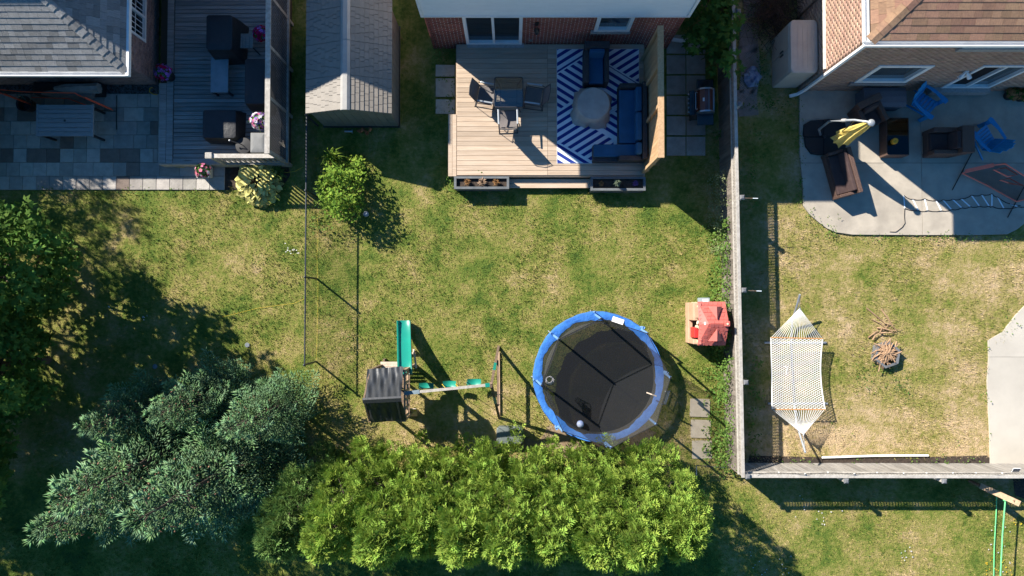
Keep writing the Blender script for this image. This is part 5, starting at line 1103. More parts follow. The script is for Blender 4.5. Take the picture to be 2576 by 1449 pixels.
m = MB(True); a_ = v3(1024, 1029, .95); b_ = v3(1049, 1044, 0.02); m.add([v3(1020, 1027, 1.1), v3(1048, 1027, 1.1), v3(1050, 1045, .02), v3(1018, 1045, .02), v3(1020, 1029, 1.1), v3(1048, 1029, 1.1), v3(1050, 1047, .02), v3(1018, 1047, .02)], [(0, 1, 2, 3), (7, 6, 5, 4), (0, 4, 5, 1), (1, 5, 6, 2), (2, 6, 7, 3), (3, 7, 4, 0)]); cw = m.build('climbing_wall', 'pale_wood', ps)
for x, y, z, mt in ((1029, 1034, .7, 'toy_brightred'), (1038, 1038, .55, 'swing_green'), (1044, 1032, .9, 'toy_yellow'), (1025, 1040, .4, 'swing_green'), (1041, 1043, .2, 'toy_brightred')):
    m = MB(True); m.ball(v3(x, y, z)+Vector((0, .04, .03)), .055, 8, 6, .6); m.build('climbing_hold', mt, cw, smooth=True)
# stack of pale boards: ramp step beside the slide
for i in range(4): m = MB(True); p = v3(957, 910+i*6.2, .30+.05*i); q = v3(985, 910+i*6.2, .30+.05*i); m.box(p.x+.01*i, q.x+.5, p.y-.065, p.y+.0, p.z-.03, p.z); m.build('step_board', 'pale_wood', ps)
m = MB(True); p = v3(957, 930, .4); m.box(p.x+.05, p.x+.10, p.y-.05, p.y+.3, 0, .27); m.build('step_post', 'brown_wood', ps)
# slide
rows = []; st_ = [(941, 1.22), (925, 1.16), (905, .98), (880, .74), (858, .52), (838, .34), (822, .22), (810, .15), (806, .14)]
for y, z in st_:
    p = v3(1020+(941-y)*-.025, y, z); w_ = .175; wv = 0
    rows.append([Vector((p.x-w_-.035, p.y, p.z+.10)), Vector((p.x-w_-.02, p.y, p.z+.125)), Vector((p.x-w_+.01, p.y, p.z+.11)), Vector((p.x-w_+.035, p.y, p.z+.01)), Vector((p.x-.08, p.y, p.z-.012)), Vector((p.x+.08, p.y, p.z-.012)), Vector((p.x+w_-.035, p.y, p.z+.01)), Vector((p.x+w_-.01, p.y, p.z+.11)), Vector((p.x+w_+.02, p.y, p.z+.125)), Vector((p.x+w_+.035, p.y, p.z+.10))])
m = MB(True); m.sheet(rows, .02); m.build('slide', 'slide_green', ps, smooth=True)
m = MB(True); p = v3(1016, 812, .1); m.box(p.x-.16, p.x+.16, p.y-.05, p.y+.02, 0, .11); m.build('slide_foot', 'slide_green', ps)
m = MB(True); m.bar(v3(1041, 880, 0.05), v3(1047, 925, 1.0), .05, .05); m.bar(v3(1023, 888, .08), v3(1043, 888, .08), .06, .06); m.build('slide_brace', 'pale_wood', ps)
# swing beam and A-frame
BZ = 2.12; bA, bB = v3(1018.6, 989, BZ), v3(1236, 967.5, BZ); tw = bA.lerp(bB, .11)
m = MB(True); m.bar(bA, bB, .065, .10); bm2 = m.build('swing_beam', 'fence_rail', ps)
m = MB(True); m.bar(bA-(bB-bA)*.01, bA.lerp(bB, .17), .095, .12); m.build('bracket', 'bench_blue', ps)
m = MB(True); m.bar(bA.lerp(bB, .93), bA.lerp(bB, 1.0), .10, .13); m.build('bracket', 'slide_green', ps)
fU, fL = v3(1254, 872, 0), v3(1255.5, 1051, 0); ap = bA.lerp(bB, 1.0)
for f in (fU, fL):
    a2 = ap+(ap-f).normalized()*.10; m = MB(True); m.bar(f, a2, .07, .07); m.build('frame_leg', 'brown_wood', ps)
    m = MB(True); m.bar(ap.lerp(f, .33), ap.lerp(f, .52), .078, .078); m.build('leg_sleeve', 'slide_green', ps)
m = MB(True); m.bar(ap.lerp(fU, .62)+Vector((.05, 0, 0)), ap.lerp(fL, .62)+Vector((.05, 0, 0)), .05, .07); m.build('cross_brace', 'brown_wood', ps)
m = MB(True); m.bar(v3(1254.5, 886, .04), v3(1255.5, 1042, .04), .06, .07); m.build('ground_beam', 'tan_wood', ps)
for x0, x1, y, f0, lab, rc in ((1054, 1091, 971, .30, 'green swing seat on green ropes next to the canopy tower', 'swing_green'), (1114, 1147, 966, .55, 'green swing seat hung on yellow ropes in the middle of the beam', 'toy_yellow'), (1175, 1210, 961, .80, 'green swing seat nearest the wooden A-frame', 'swing_green')):
    z = .52; p, q = v3(x0, y, z), v3(x1, y, z); c = (p+q)/2; hw_ = (q.x-p.x)/2; t = thing('swing', lab, 'swing', (c.x, c.y, .5), 0, 'swings on the play set beam')
    m = MB(); m.sheet([[(-hw_+2*hw_*i/8, yy, .03-.07*math.sin(math.pi*i/8)+(.012 if abs(yy) > .08 else 0)) for i in range(9)] for yy in (-.085, -.05, 0, .05, .085)], .015); m.build('seat', 'swing_green', t, smooth=True)
    for s in (-1, 1):
        tp = bA.lerp(bB, f0+s*.075)-Vector((c.x, c.y, .5)); m = MB(); m.tube([(s*hw_, 0, .02), (s*hw_*1.05, 0, .12)], .012, 6); m.tube([(s*hw_*1.05, 0, .12), tp-Vector((0, 0, .06))], .008, 5); m.build('rope', rc, t)
# grey bin half under the hedge
a = rect(1249, 1074, 1317, 1118, .4); t = thing('storage_bin', 'dark grey plastic bin with rounded lid at the hedge', 'bin', ((a[0]+a[1])/2, (a[2]+a[3])/2, 0)); w_, h_ = (a[1]-a[0])/2, (a[3]-a[2])/2
m = MB(); m.loft([rr_pts(w_*.92, h_*.9, .08, 0), rr_pts(w_*.97, h_*.96, .08, .33)]); m.build('tub', 'bin_grey', t)
m = MB(); m.loft([rr_pts(w_, h_, .09, .332), rr_pts(w_, h_, .09, .37), rr_pts(w_*.93, h_*.90, .08, .40), rr_pts(w_*.7, h_*.6, .06, .41)]); m.build('lid', 'bin_grey', t)
m = MB(); m.box(-.05, .05, h_-.02, h_+.03, .34, .385); m.build('hinge', 'black_metal', t)
# ------------------------------------------------------------------ toy playhouse by the fence
pe, pr2 = 1.12, 1.45; a = rect(1755, 759, 1824, 869, pe); t = thing('toy_playhouse', 'toy playhouse with red tiled roof and tan walls by the fence', 'playhouse', ((a[0]+a[1])/2, (a[2]+a[3])/2, 0)); hx, hy = (a[1]-a[0])/2, (a[3]-a[2])/2
wx0 = W(1728, 800, .2).x-t.location.x; bx0 = -hx
for y0, y1 in ((-hy+.02, -hy+.09), (hy-.09, hy-.02)): m = MB(); m.box(-hx+.02, hx-.06, y0, y1, 0, pe-.02); m.build('side_wall', 'toy_tan', t, bevel=.02)
m = MB(); m.box(hx-.12, hx-.06, -hy+.10, hy-.10, 0, pe-.02); m.build('rear_wall', 'toy_tan', t, bevel=.02)
m = MB(); m.box(wx0, wx0+.13, -hy+.02, hy-.02, 0, .36); m.box(wx0, wx0+.13, .08, hy-.02, .361, .95); m.box(wx0, wx0+.13, -hy+.02, -hy+.16, .361, .9); m.build('front_wall', 'toy_tan', t, bevel=.02)
m = MB(); m.box(wx0+.04, wx0+.16, .16, hy-.16, .951, .97); m.build('window_ledge', 'toy_tan', t)
for y0, y1 in ((-hy+.0, -hy+.15), (hy-.16, hy-.01)): m = MB(); m.box(wx0+.13, -hx+.04, y0, y1, .3, 1.03); m.build('corner_column', 'toy_cream', t, bevel=.03)
m = MB(); m.tube([(wx0+.12, -.02, .96), (wx0+.2, .0, 1.02), (-hx+.02, .03, 1.05)], .06, 8); m.build('porch_arm', 'toy_cream', t, smooth=True)
m = MB(); m.tube([(wx0+.15, -.10, .72), (wx0+.15, -.10, 1.0)], .055, 10); m.build('porch_lamp', 'toy_cream', t, smooth=True)
m = MB(); m.box(wx0+.05, wx0+.17, -hy+.20, -.12, .37, .82); m.build('door', 'toy_brightred', t, bevel=.02)
m = MB(); m.box(wx0+.10, hx-.1, -hy+.06, hy-.06, 0, .03); m.build('floor', 'bench_blue', t)
# roof: two slopes running to the eaves, ridge along local X, hipped strip on the porch side
sl_ = (pr2-pe)/hy; strip = .17
m = MB(); m.add([(-hx, -hy, pe), (hx, -hy, pe), (hx, hy, pe), (-hx, hy, pe), (-hx+strip+.06, 0, pr2), (hx, 0, pr2), (-hx, 0, pe+.14)], [(0, 1, 5, 4), (2, 3, 4, 5), (3, 6, 4), (6, 0, 4), (1, 2, 5), (3, 2, 1, 0, 6)]); rf = m.build('roof', 'toy_red', t)
def tile(mb, c, U, V, Nn, w_, h_, th):
    c, U, V, Nn = Vector(c), Vector(U), Vector(V), Vector(Nn); P = [(-w_/2, h_/2), (-w_/2, -h_*.25), (-w_*.28, -h_/2), (w_*.28, -h_/2), (w_/2, -h_*.25), (w_/2, h_/2)]
    mb.add([c+U*a_+V*b_+Nn*th for a_, b_ in P]+[c+U*a_+V*b_ for a_, b_ in P], [(0, 1, 2, 3, 4, 5)]+[(i, 6+i, 6+(i+1) % 6, (i+1) % 6) for i in range(6)])
Ls = math.hypot(hy, pr2-pe)
for s in (-1, 1):
    V = Vector((0, -s*hy, pr2-pe)).normalized(); U = Vector((s, 0, 0))*-1 if s < 0 else Vector((-1, 0, 0)); U = Vector((1, 0, 0)) if s < 0 else Vector((-1, 0, 0)); Nn = U.cross(V); rows_ = 6; th_ = Ls/rows_
    b = MB(); tile(b, (0, 0, 0), (1, 0, 0), (0, 1, 0), (0, 0, 1), .115, th_*.93, .014); me = b.mesh('roof_tile', 'toy_red'); R3 = Matrix((U, V, Nn)).transposed().to_4x4()
    for r in range(rows_):
        xl_ = -hx+strip*((r+.5)/rows_)+.11; k = 0; x = xl_+(.06 if r % 2 else 0)
        while x < hx-.05:
            o = piece('roof_tile', me, rf); o.matrix_local = Matrix.Translation(Vector((x, s*hy, pe))+V*(r+.5)*th_+Nn*.001) @ R3; x += .122
    c = Vector((.06, s*hy*.52, pe+(pr2-pe)*.48)); m = MB(); f = s*.26; m.add([c+Vector((-.20, f*.62, .0)), c+Vector((.20, f*.62, .0)), c+Vector((0, f*.62, .17)), c+Vector((0, -f*.75, .20))], [(0, 1, 2), (1, 0, 3) if False else (0, 2, 3), (2, 1, 3)]); m.build('dormer', 'toy_red', rf)
for i in range(11): m = MB(); y = -hy+.08+i*(2*hy-.16)/10; z = pe+.14*(1-abs(y)/hy); m.obox((-hx+.045+.01, y, z+.035), (.075, (2*hy-.16)/10-.02, .015), Matrix.Rotation(-.5, 3, 'Y')); m.build('porch_tile', 'toy_red', rf)
m = MB(); m.box(hx-.13, hx+.01, -.07, .08, pe, pr2+.08); m.build('chimney', 'toy_red', t, bevel=.015); m = MB(); m.lathe((hx-.06, .0, pr2+.08), [(.03, 0), (.025, .02)], 10); m.build('chimney_pot', 'toy_cream', t)
m = MB(); m.box(-hx+.12, -hx+.16, -.03, .05, pr2-.10, pr2-.06); m.build('badge', 'white_tag', rf)
a = rect(1764, 748, 1785, 762, .4); tt = thing('toy_crate', 'small blue grey slatted toy crate behind the playhouse', 'crate', ((a[0]+a[1])/2, (a[2]+a[3])/2-.05, 0)); w_ = (a[1]-a[0])/2
m = MB(); m.box(-w_, w_, .09, .12, 0, .4); m.box(-w_, -w_+.03, -.12, .09, 0, .4); m.box(w_-.03, w_, -.12, .09, 0, .4); m.build('frame', 'toy_grey', tt)
for i in range(6): m = MB(); x = -w_+.05+i*(2*w_-.1)/5; m.box(x-.012, x+.012, -.12, .088, .37, .395); m.build('slat', 'white_trim', tt)
# ------------------------------------------------------------------ hammock on its stand
hz = .52; t = thing('hammock', 'white rope hammock with wooden spreader bars on a steel stand', 'hammock', W(2006, 940))
ring1, ring2 = v3(2011.5, 776, .72), v3(2021, 1093, .72); b1 = (v3(1939, 849, hz), v3(2070, 852, hz)); b2 = (v3(1942, 1030, hz), v3(2076, 1030, hz))
for b in (b1, b2): m = MB(True); m.bar(b[0], b[1], .03, .03); m.build('spreader_bar', 'spreader', t, bevel=.008)
for R, b in ((ring1, b1), (ring2, b2)):
    m = MB(True); 
    for i in range(21): m.tube([R, b[0].lerp(b[1], (i+.3)/20.6)], .006, 4)
    o = m.build('rope_fan', 'rope_white', t); o['kind'] = 'stuff'
    m = MB(True); m.tube([R+Vector((.03*math.cos(k), .03*math.sin(k), 0)) for k in [i*.785 for i in range(8)]], .008, 5, closed=True); m.build('ring', 'steel', t)
def bed(u, v):
    p = b1[0].lerp(b1[1], u).lerp(b2[0].lerp(b2[1], u), v); s_ = math.sin(math.pi*v); c = p.copy(); mid = (b1[0].lerp(b1[1], .5)).lerp(b2[0].lerp(b2[1], .5), v); c = mid+(p-mid)*(1-.06*s_); c.z = hz-.11*s_-.05*s_*(1-(2*u-1)**2); return c
m = MB(True); cols, rws = 26, 62
for i in range(cols):                                               # knotted net: wavy strands that touch alternately
    pts = []
    for k in range(rws+1): sg = 1 if (k+i) % 2 else -1; pts.append(bed(min(1, max(0, (i+.5+sg*.40)/cols)), k/rws))
    m.tube(pts, .0115, 4)
o = m.build('rope_bed', 'rope_white', t); o['kind'] = 'stuff'
for u in (0, 1): m = MB(True); m.tube([bed(u, k/16) for k in range(17)], .012, 5); m.build('edge_rope', 'rope_white', t)
e1, e2 = v3(2012, 741, .92), v3(2026, 1139, .92); g1, g2 = v3(1990, 862, .05), v3(1998, 1014, .05)
m = MB(True); m.tube([g1, g2], .032, 8); m.build('base_tube', 'pit_steel', t)
for g_, e_ in ((g1, e1), (g2, e2)):
    m = MB(True); f = g_+(e_-g_)*.45; f.z = .25; m.tube([g_, f, g_.lerp(e_, .8)+Vector((0, 0, -.06)), e_], .030, 8); m.build('stand_arm', 'galv', t, smooth=True)
for y, x0, x1 in ((862, 1923, 2078), (1015, 1932, 2082)): m = MB(True); m.tube([v3(x0, y, .035), v3(x1, y, .035)], .033, 8); m.build('base_foot', 'galv', t)
for R, e_ in ((ring1, e1), (ring2, e2)): m = MB(True); m.tube([R+(e_-R)*(i/10)+Vector(((-1)**i*.008, 0, 0)) for i in range(11)], .010, 4); m.build('chain', 'steel', t)
q = bed(.30, .42); t = thing('rope_pillow_tie', 'knotted white cord lying in the hammock bed', 'cord', q+Vector((0, 0, .0))); m = MB(); m.tube([(-.04, .03, .03), (0, 0, .05), (.04, -.01, .03), (.02, -.10, .02), (.03, -.2, .015)], .018, 6); m.build('knot', 'rope_white', t)
# fire pit and sticks
q = W(2227, 892, .1); t = thing('fire_pit', 'hexagonal grey metal fire pit ring filled with sticks', 'fire pit', (q.x, q.y, 0)); hexo = [(.41*math.cos(math.pi/3*i+.35), .41*math.sin(math.pi/3*i+.35)) for i in range(6)]
for i in range(6):
    a_, b_ = hexo[i], hexo[(i+1) % 6]; m = MB(); m.add([(a_[0], a_[1], 0), (b_[0], b_[1], 0), (b_[0]*.92, b_[1]*.92, 0), (a_[0]*.92, a_[1]*.92, 0), (a_[0]*.98, a_[1]*.98, .24), (b_[0]*.98, b_[1]*.98, .24), (b_[0]*.80, b_[1]*.80, .24), (a_[0]*.80, a_[1]*.80, .24)], [(3, 2, 1, 0), (4, 5, 6, 7), (0, 1, 5, 4), (1, 2, 6, 5), (2, 3, 7, 6), (3, 0, 4, 7)]); m.build('side_plate', 'pit_steel', t)
m = MB(); m.lathe((0, 0, .005), [(.33, 0), (.30, .05)], 6); m.build('ash_bed', 'mulch', t)
g = random.Random(9)
def stick_mesh(L_, r):
    m = MB(); m.tube([(-L_/2, 0, 0), (-L_/6, g.uniform(-.05, .05)*L_, .02), (L_/6, g.uniform(-.05, .05)*L_, .01), (L_/2, g.uniform(-.04, .04)*L_, 0)], r, 5, r2=r*.45); return m.mesh('stick', 'stick')
sms = [stick_mesh(.55, .016), stick_mesh(.42, .012), stick_mesh(.65, .018), stick_mesh(.35, .02)]
for i in range(120):
    a_ = g.gauss(.35, .55)+(0 if i % 4 else 1.2); rr_ = g.uniform(0, .27); th = g.uniform(0, 6.3); o = piece('stick', sms[i % 4], None, (q.x+rr_*math.cos(th)-.05, q.y+rr_*math.sin(th)+.05, .13+.10*(1-rr_/.3)*g.random()+.06), (g.uniform(-.2, .2), g.uniform(-.10, .10), a_+g.choice((0, 3.14))), (g.uniform(.8, 1.1),)*3); tag(o, 'dry brown stick heaped in the hexagonal fire pit', 'stick', 'sticks in the fire pit')
for i, (x, y, a_, L_) in enumerate(((2215, 803, -.70, .95), (2225, 822, -.55, 1.0), (2212, 832, .55, .6), (2230, 828, -.15, .8), (2236, 806, -.95, .75), (2245, 822, -.4, .7), (2205, 840, .9, .35), (2228, 836, .1, .5))):
    q = W(x, y, .05); o = piece('stick', sms[i % 4], None, (q.x, q.y, .02+.012*i), (0, g.uniform(-.03, .03), a_), (L_/.5, 1.3, 1.3)); tag(o, 'long dry stick in the loose pile on the lawn above the fire pit', 'stick', 'loose sticks on the lawn')
m = MB(); m.tube([W(2068, 1151, .05), W(2130, 1149, .06), W(2200, 1146.5, .06), W(2335, 1146, .05)], .032, 10); o = m.build('white_pipe', 'pvc'); at_base(o, W(2068, 1151, .0)); tag(o, 'long white plastic pipe lying along the mulch bed', 'pipe')
# solar panel and string lights on the fence, hooks
q = W(2553, 1185, 1.2); t = thing('solar_panel', 'small white framed solar panel fixed to the pale board fence', 'solar panel', (q.x, ca.y+.06, 1.05)); R3 = Matrix.Rotation(math.radians(35), 3, 'X')
m = MB(); m.obox((0, .06, .2), (.21, .15, .015), R3); fr = m.build('frame', 'white_trim', t)
for i in range(5): m = MB(); m.obox(Vector((0, .06, .2))+R3 @ Vector((-.078+.039*i, 0, .0095)), (.033, .12, .004), R3); m.build('solar_cell', 'solar', fr)
m = MB(); m.bar((0, .0, .02), (0, .06, .19), .03, .03); m.build('bracket', 'black_metal', t)
t = thing('string_lights', 'black cable of string lights draped along the pale board fence', 'string lights', (ca.x+.3, ca.y+.08, 1.5)); pts = []
for i in range(60): f = i/59; pts.append(Vector((f*8.0, .02+.01*math.sin(f*30), .11-.10*abs(math.sin(f*math.pi*6)))))
m = MB(); m.tube(pts, .006, 4); m.build('cable', 'webbing', t)
for i in range(1, 12): p = pts[i*5]; m = MB(); m.lathe((p.x, p.y, p.z-.05), [(.008, .05), (.02, .03), (.018, .0), (.006, -.015)], 8); m.build('bulb', 'white_tag', t)
for x, y, lab in ((1877, 498, 'beside the shaded patio'), (1886, 731, 'above the hammock')):
    q = W(x-14, y, FH-.1); t = thing('garden_hook', 'thin white tipped rod sticking out of the fence post '+lab, 'rod', (q.x+.12, q.y, FH-.12)); m = MB(); m.tube([(0, 0, 0), (.22, -.01, .02)], .008, 6); r_ = m.build('rod', 'brown_wood', t); m = MB(); m.tube([(.22, -.01, .02), (.36, -.015, .03)], .010, 6); m.build('tip', 'ladder_white', r_)
# ------------------------------------------------------------------ beyond the cross fence: leaning plank and green goal frame
t = thing('leaning_plank', 'long tan wooden beam leaning below the pale board fence', 'beam', W(2466, 1232)); p, q = W(2466, 1222, .55), W(2566, 1268, 1.25); m = MB(True); m.bar(p, q, .16, .09); m.build('beam', 'tan_wood', t); m = MB(True); m.bar(W(2440, 1210, .03), p, .10, .06); m.build('prop', 'brown_wood', t); m = MB(True); m.bar(q-Vector((.08, -.04, .05)), Vector((q.x-.08, q.y+.04, 0)), .09, .09); m.build('post', 'brown_wood', t)
t = thing('green_frame', 'bright green tube frame standing on the lawn beyond the fence', 'frame', W(2520, 1320)); gz = 1.0
m = MB(True); m.tube([W(2529, 1256, gz), W(2522, 1340, gz), W(2516, 1460, gz), W(2512, 1560, gz)], .019, 8); m.build('top_tube', 'green_tube', t)
m = MB(True); m.tube([W(2507, 1248, .06), W(2506, 1290, .06), W(2501, 1380, .06), W(2498, 1560, .06)], .015, 8); m.build('base_tube', 'green_tube', t)
m = MB(True); m.tube([W(2529, 1256, gz), W(2512, 1238, .3), W(2507, 1248, .06)], .026, 8); m.build('corner_tube', 'green_tube', t); m = MB(True); m.ball(W(2528, 1257, gz), .055, 10, 8); m.build('corner_joint', 'green_tube', t, smooth=True)
m = MB(True); m.tube([W(2512, 1560, gz), W(2498, 1560, .06)], .026, 8); m.build('corner_tube', 'green_tube', t)
# ------------------------------------------------------------------ strip between the fences beside the brown-roofed house
sh2 = 1.42; t = thing('storage_shed', 'beige plastic storage shed with hinged lid beside the pink brick wall', 'shed', W(1975, 175)); A4 = [W(1956, 218, 0), W(2052, 219, 0)]
x0, x1 = W(1941, 170).x, c2.x-.05; y0, y1 = W(1960, 222).y, W(1960, 222).y+1.46
m = MB(True); m.box(x0, x1, y0, y1, 0, sh2-.06); m.build('body', 'resin_beige', t, bevel=.04, seg=3)
for k in range(2): m = MB(True); yy = y0+.05+k*.69; m.box(x0-.02, x0+.02, yy, yy+.675, .06, sh2-.10); d_ = m.build('door', 'resin_beige', t, bevel=.012); m = MB(True); m.box(x0-.05, x0-.02, y0+.72+(-.07 if k == 0 else .04), y0+.75+(-.07 if k == 0 else .04), .75, .95); m.build('handle', 'black_metal', d_)
rg = []
for f, z in ((1.02, sh2-.058), (1.03, sh2-.01), (1.01, sh2+.006), (.97, sh2+.012)):
    rg.append([((x0+x1)/2+q[0]-(.0 if f > .95 else 0), (y0+y1)/2+q[1], z) for q in rr_pts((x1-x0)/2*f, (y1-y0)/2*f, .12, 0, 5)])
m = MB(True); m.loft(rg); lid = m.build('lid', 'resin_beige', t, smooth=True)
for k in range(4): m = MB(True); xx = x0+.2+k*(x1-x0-.35)/3; m.box(xx-.008, xx+.008, y0+.12, y1-.12, sh2+.0125, sh2+.018); m.build('rib', 'resin_beige', lid)
for k, (x, y, w_, h_) in enumerate(((1884, 95, .55, .9), (1886, 150, .6, .9), (1884, 215, .55, .5), (1880, 258, .6, .8), (1892, 15, .5, .7))):
    q = W(x, y, .04); t = thing('old_trellis', 'brown wooden trellis lying on the weedy ground '+('beside the vine', 'in front of the plastic shed', 'next to the dark plastic bag', 'on the bare dirt', 'next to the brush heap')[k], 'trellis', (q.x, q.y, .03), (-.05, .08, -.12, .1, .05)[k]); m = MB()
    for layer, sg in ((0, 1), (1, -1)):
        u = -h_-w_
        while u < w_+h_:
            c = clip_to([(u-.018, -h_/2), (u+.018, -h_/2), (u+.018+sg*h_, h_/2), (u-.018+sg*h_, h_/2)], [(-w_/2, -h_/2), (w_/2, -h_/2), (w_/2, h_/2), (-w_/2, h_/2)])
            if len(c) > 2: m.prism(c, .008*layer, .008*layer+.007)
            u += .075
    o = m.build('slats', 'lattice_old', t); o['kind'] = 'stuff'
q = W(1893, 195, .1); t = thing('plastic_bag', 'crumpled dark blue plastic bag on the old lattice panels', 'bag', (q.x, q.y, .04)); rg = []; g = random.Random(2)
for r, z in ((.16, 0), (.24, .05), (.22, .14), (.13, .22), (.03, .25)): rg.append([((r*(1+g.uniform(-.28, .28)))*math.cos(2*math.pi*i/14), (r*1.25*(1+g.uniform(-.28, .28)))*math.sin(2*math.pi*i/14), z+g.uniform(-.02, .02)) for i in range(14)])
m = MB(); m.loft(rg); m.build('crumpled_film', 'bag', t)
p0, p1 = W(2001, 50, 0), W(2050, -30, 0); t = thing('wood_gate', 'brown weathered wooden gate leaf behind the plastic shed', 'gate', (p0.x, p0.y, 0)); wdt = 6
for i in range(wdt): m = MB(); m.box(.0+i*.125, .118+i*.125, .0, .022, .03, 1.55+.01*(i % 3)); m.build('board', 'brown_wood', t)
for z in (.3, 1.2): m = MB(); m.box(0, .75, .023, .06, z, z+.09); m.build('rail', 'brown_wood', t)
# ------------------------------------------------------------------ concrete patio furniture
CPZ = .07
a = rect(2174.5, 219, 2280.5, 267, CPZ+.6); t = thing('deck_box', 'dark woven storage bench with domed lid under the window', 'storage box', ((a[0]+a[1])/2, (a[2]+a[3])/2, CPZ)); w_, h_ = (a[1]-a[0])/2, (a[3]-a[2])/2
m = MB(); m.box(-w_*.96, w_*.96, -h_*.94, h_*.94, 0, .50); m.build('body', 'wicker_box', t, bevel=.02); m = MB(); rg = [[(x, y*h_, .505+z) for y, z in ((-1, 0), (-1, .05), (-.6, .09), (0, .10), (.6, .09), (1, .05), (1, 0))] for x in (-w_, w_)]; m.loft(rg); m.build('lid', 'wicker_box', t)
q = W(2186, 290, CPZ+.4); t = thing('wicker_armchair', 'brown wicker armchair turned askew behind the yellow parasol', 'armchair', (q.x, q.y, CPZ), math.radians(27)); wicker_seat(t, .74, .72, frame='wicker_brown', cush='cushion_brown', back=.78)
q = W(2372, 358, CPZ+.4); t = thing('wicker_armchair', 'brown wicker armchair with bare seat facing the glass coffee table', 'armchair', (q.x, q.y, CPZ), math.radians(-90)); wicker_seat(t, .78, .80, frame='wicker_brown', cush='cushion_brown', back=.82, backlean=.26)
q = W(2117, 437, CPZ+.4); t = thing('wicker_loveseat', 'brown wicker loveseat lit by the sun on the corner of the concrete patio', 'loveseat', (q.x, q.y, CPZ), math.radians(-75)); wicker_seat(t, 1.36, .58, arm=.09, frame='wicker_brown', cush='cushion_brown', back=.72, armh=.56, backlean=.02)
a = rect(2231, 296, 2286, 390, CPZ+.44); t = thing('coffee_table', 'brown wicker coffee table with blue tinted glass top', 'table', ((a[0]+a[1])/2, (a[2]+a[3])/2, CPZ)); w_, h_ = (a[1]-a[0])/2, (a[3]-a[2])/2
for (p, q, r, s) in ((-w_, w_, -h_, -h_+.06), (-w_, w_, h_-.06, h_), (-w_, -w_+.06, -h_+.061, h_-.061), (w_-.06, w_, -h_+.061, h_-.061)): m = MB(); m.box(p, q, r, s, .04, .44); m.build('side_panel', 'wicker_brown', t)
m = MB(); m.box(-w_+.06, w_-.06, -h_+.06, h_-.06, .20, .23); m.build('shelf', 'pot_black', t); m = MB(); m.box(-w_+.02, w_-.02, -h_+.02, h_-.02, .442, .45); m.build('glass_top', 'coffee_glass', t)
q = W(2253, 354, CPZ+.6); t = thing('citronella_pot', 'golden yellow round pot on the glass coffee table', 'pot', (q.x, q.y, CPZ+.452)); m = MB(); m.lathe((0, 0, 0), [(.06, 0), (.085, .03), (.09, .12), (.08, .15), (.06, .152), (.01, .14)], 16); m.build('pot', 'gold_pot', t, smooth=True); m = MB(); m.tube([(0, 0, .14), (0, 0, .16)], .008, 5); m.build('wick', 'webbing', t)
# cantilever parasol, closed
t = thing('cantilever_parasol', 'closed yellow cantilever parasol with grey mast and black weighted base', 'parasol', W(2068, 341)+Vector((0, 0, CPZ)))
bp = [W(x, y, CPZ+.1) for x, y in ((2024, 312), (2040, 303), (2085, 299), (2126, 306), (2131, 330), (2128, 372), (2112, 386), (2060, 389), (2042, 386), (2028, 368), (2022, 335))]; cc = sum(bp, Vector())/len(bp)
for sx, sy in ((-1, 1), (1, 1), (-1, -1), (1, -1)):
    P = ccw([tuple(p[:2]) for p in bp]); P = clip_poly(P, (cc.x-.006, -99), (cc.x-.006, 99)) if sx < 0 else clip_poly(P, (cc.x+.006, 99), (cc.x+.006, -99)); P = clip_poly(P, (-99, cc.y+.006), (99, cc.y+.006)) if sy > 0 else clip_poly(P, (99, cc.y-.006), (-99, cc.y-.006)); m = MB(True); m.prism(P, CPZ, CPZ+.10); m.build('base_weight', 'pot_black', t, bevel=.015)
m = MB(True); m.lathe((cc.x, cc.y, CPZ+.10), [(.05, 0), (.045, .06), (.03, .07)], 14); m.build('mast_socket', 'black_metal', t)
top = W(2186, 312, 2.3); mast = [Vector((cc.x-.1, cc.y+.06, CPZ+.1)), W(2060, 326, .7), W(2085, 306, 1.35), W(2118, 303, 1.85), W(2150, 302, 2.2), W(2186, 307, 2.42)]
m = MB(True); m.tube(mast, .032, 10); m.build('mast', 'pole_grey', t, smooth=True); m = MB(True); m.tube([mast[3].lerp(mast[4], .0), mast[3].lerp(mast[4], .35)], .045, 10); m.build('crank_housing', 'cover_tan', t); m = MB(True); m.tube([mast[4], W(2130, 322, 1.6), W(2118, 330, 1.3)], .016, 6); m.build('strut', 'black_metal', t)
m = MB(True); m.ball(top+Vector((0, 0, .12)), .10, 14, 8, .6); m.build('hub_cap', 'pole_grey', t, smooth=True)
rg = []; n = 24; bot = W(2112, 372, .85)
for i in range(9):
    f = i/8; c = top.lerp(Vector((top.x-.02, top.y-.03, .78)), f); r = .07+.17*f**.8; rg.append([Vector((c.x+r*(1+.22*math.cos(8*th)+.08*math.cos(3*th+f*4))*math.cos(th+f*.6), c.y+r*.85*(1+.22*math.cos(8*th)+.08*math.cos(5*th))*math.sin(th+f*.6), c.z+.05*math.cos(4*th)*f)) for th in [2*math.pi*j/n for j in range(n)]])
m = MB(True); m.loft(rg); m.build('canopy', 'umbrella_yellow', t, smooth=True)
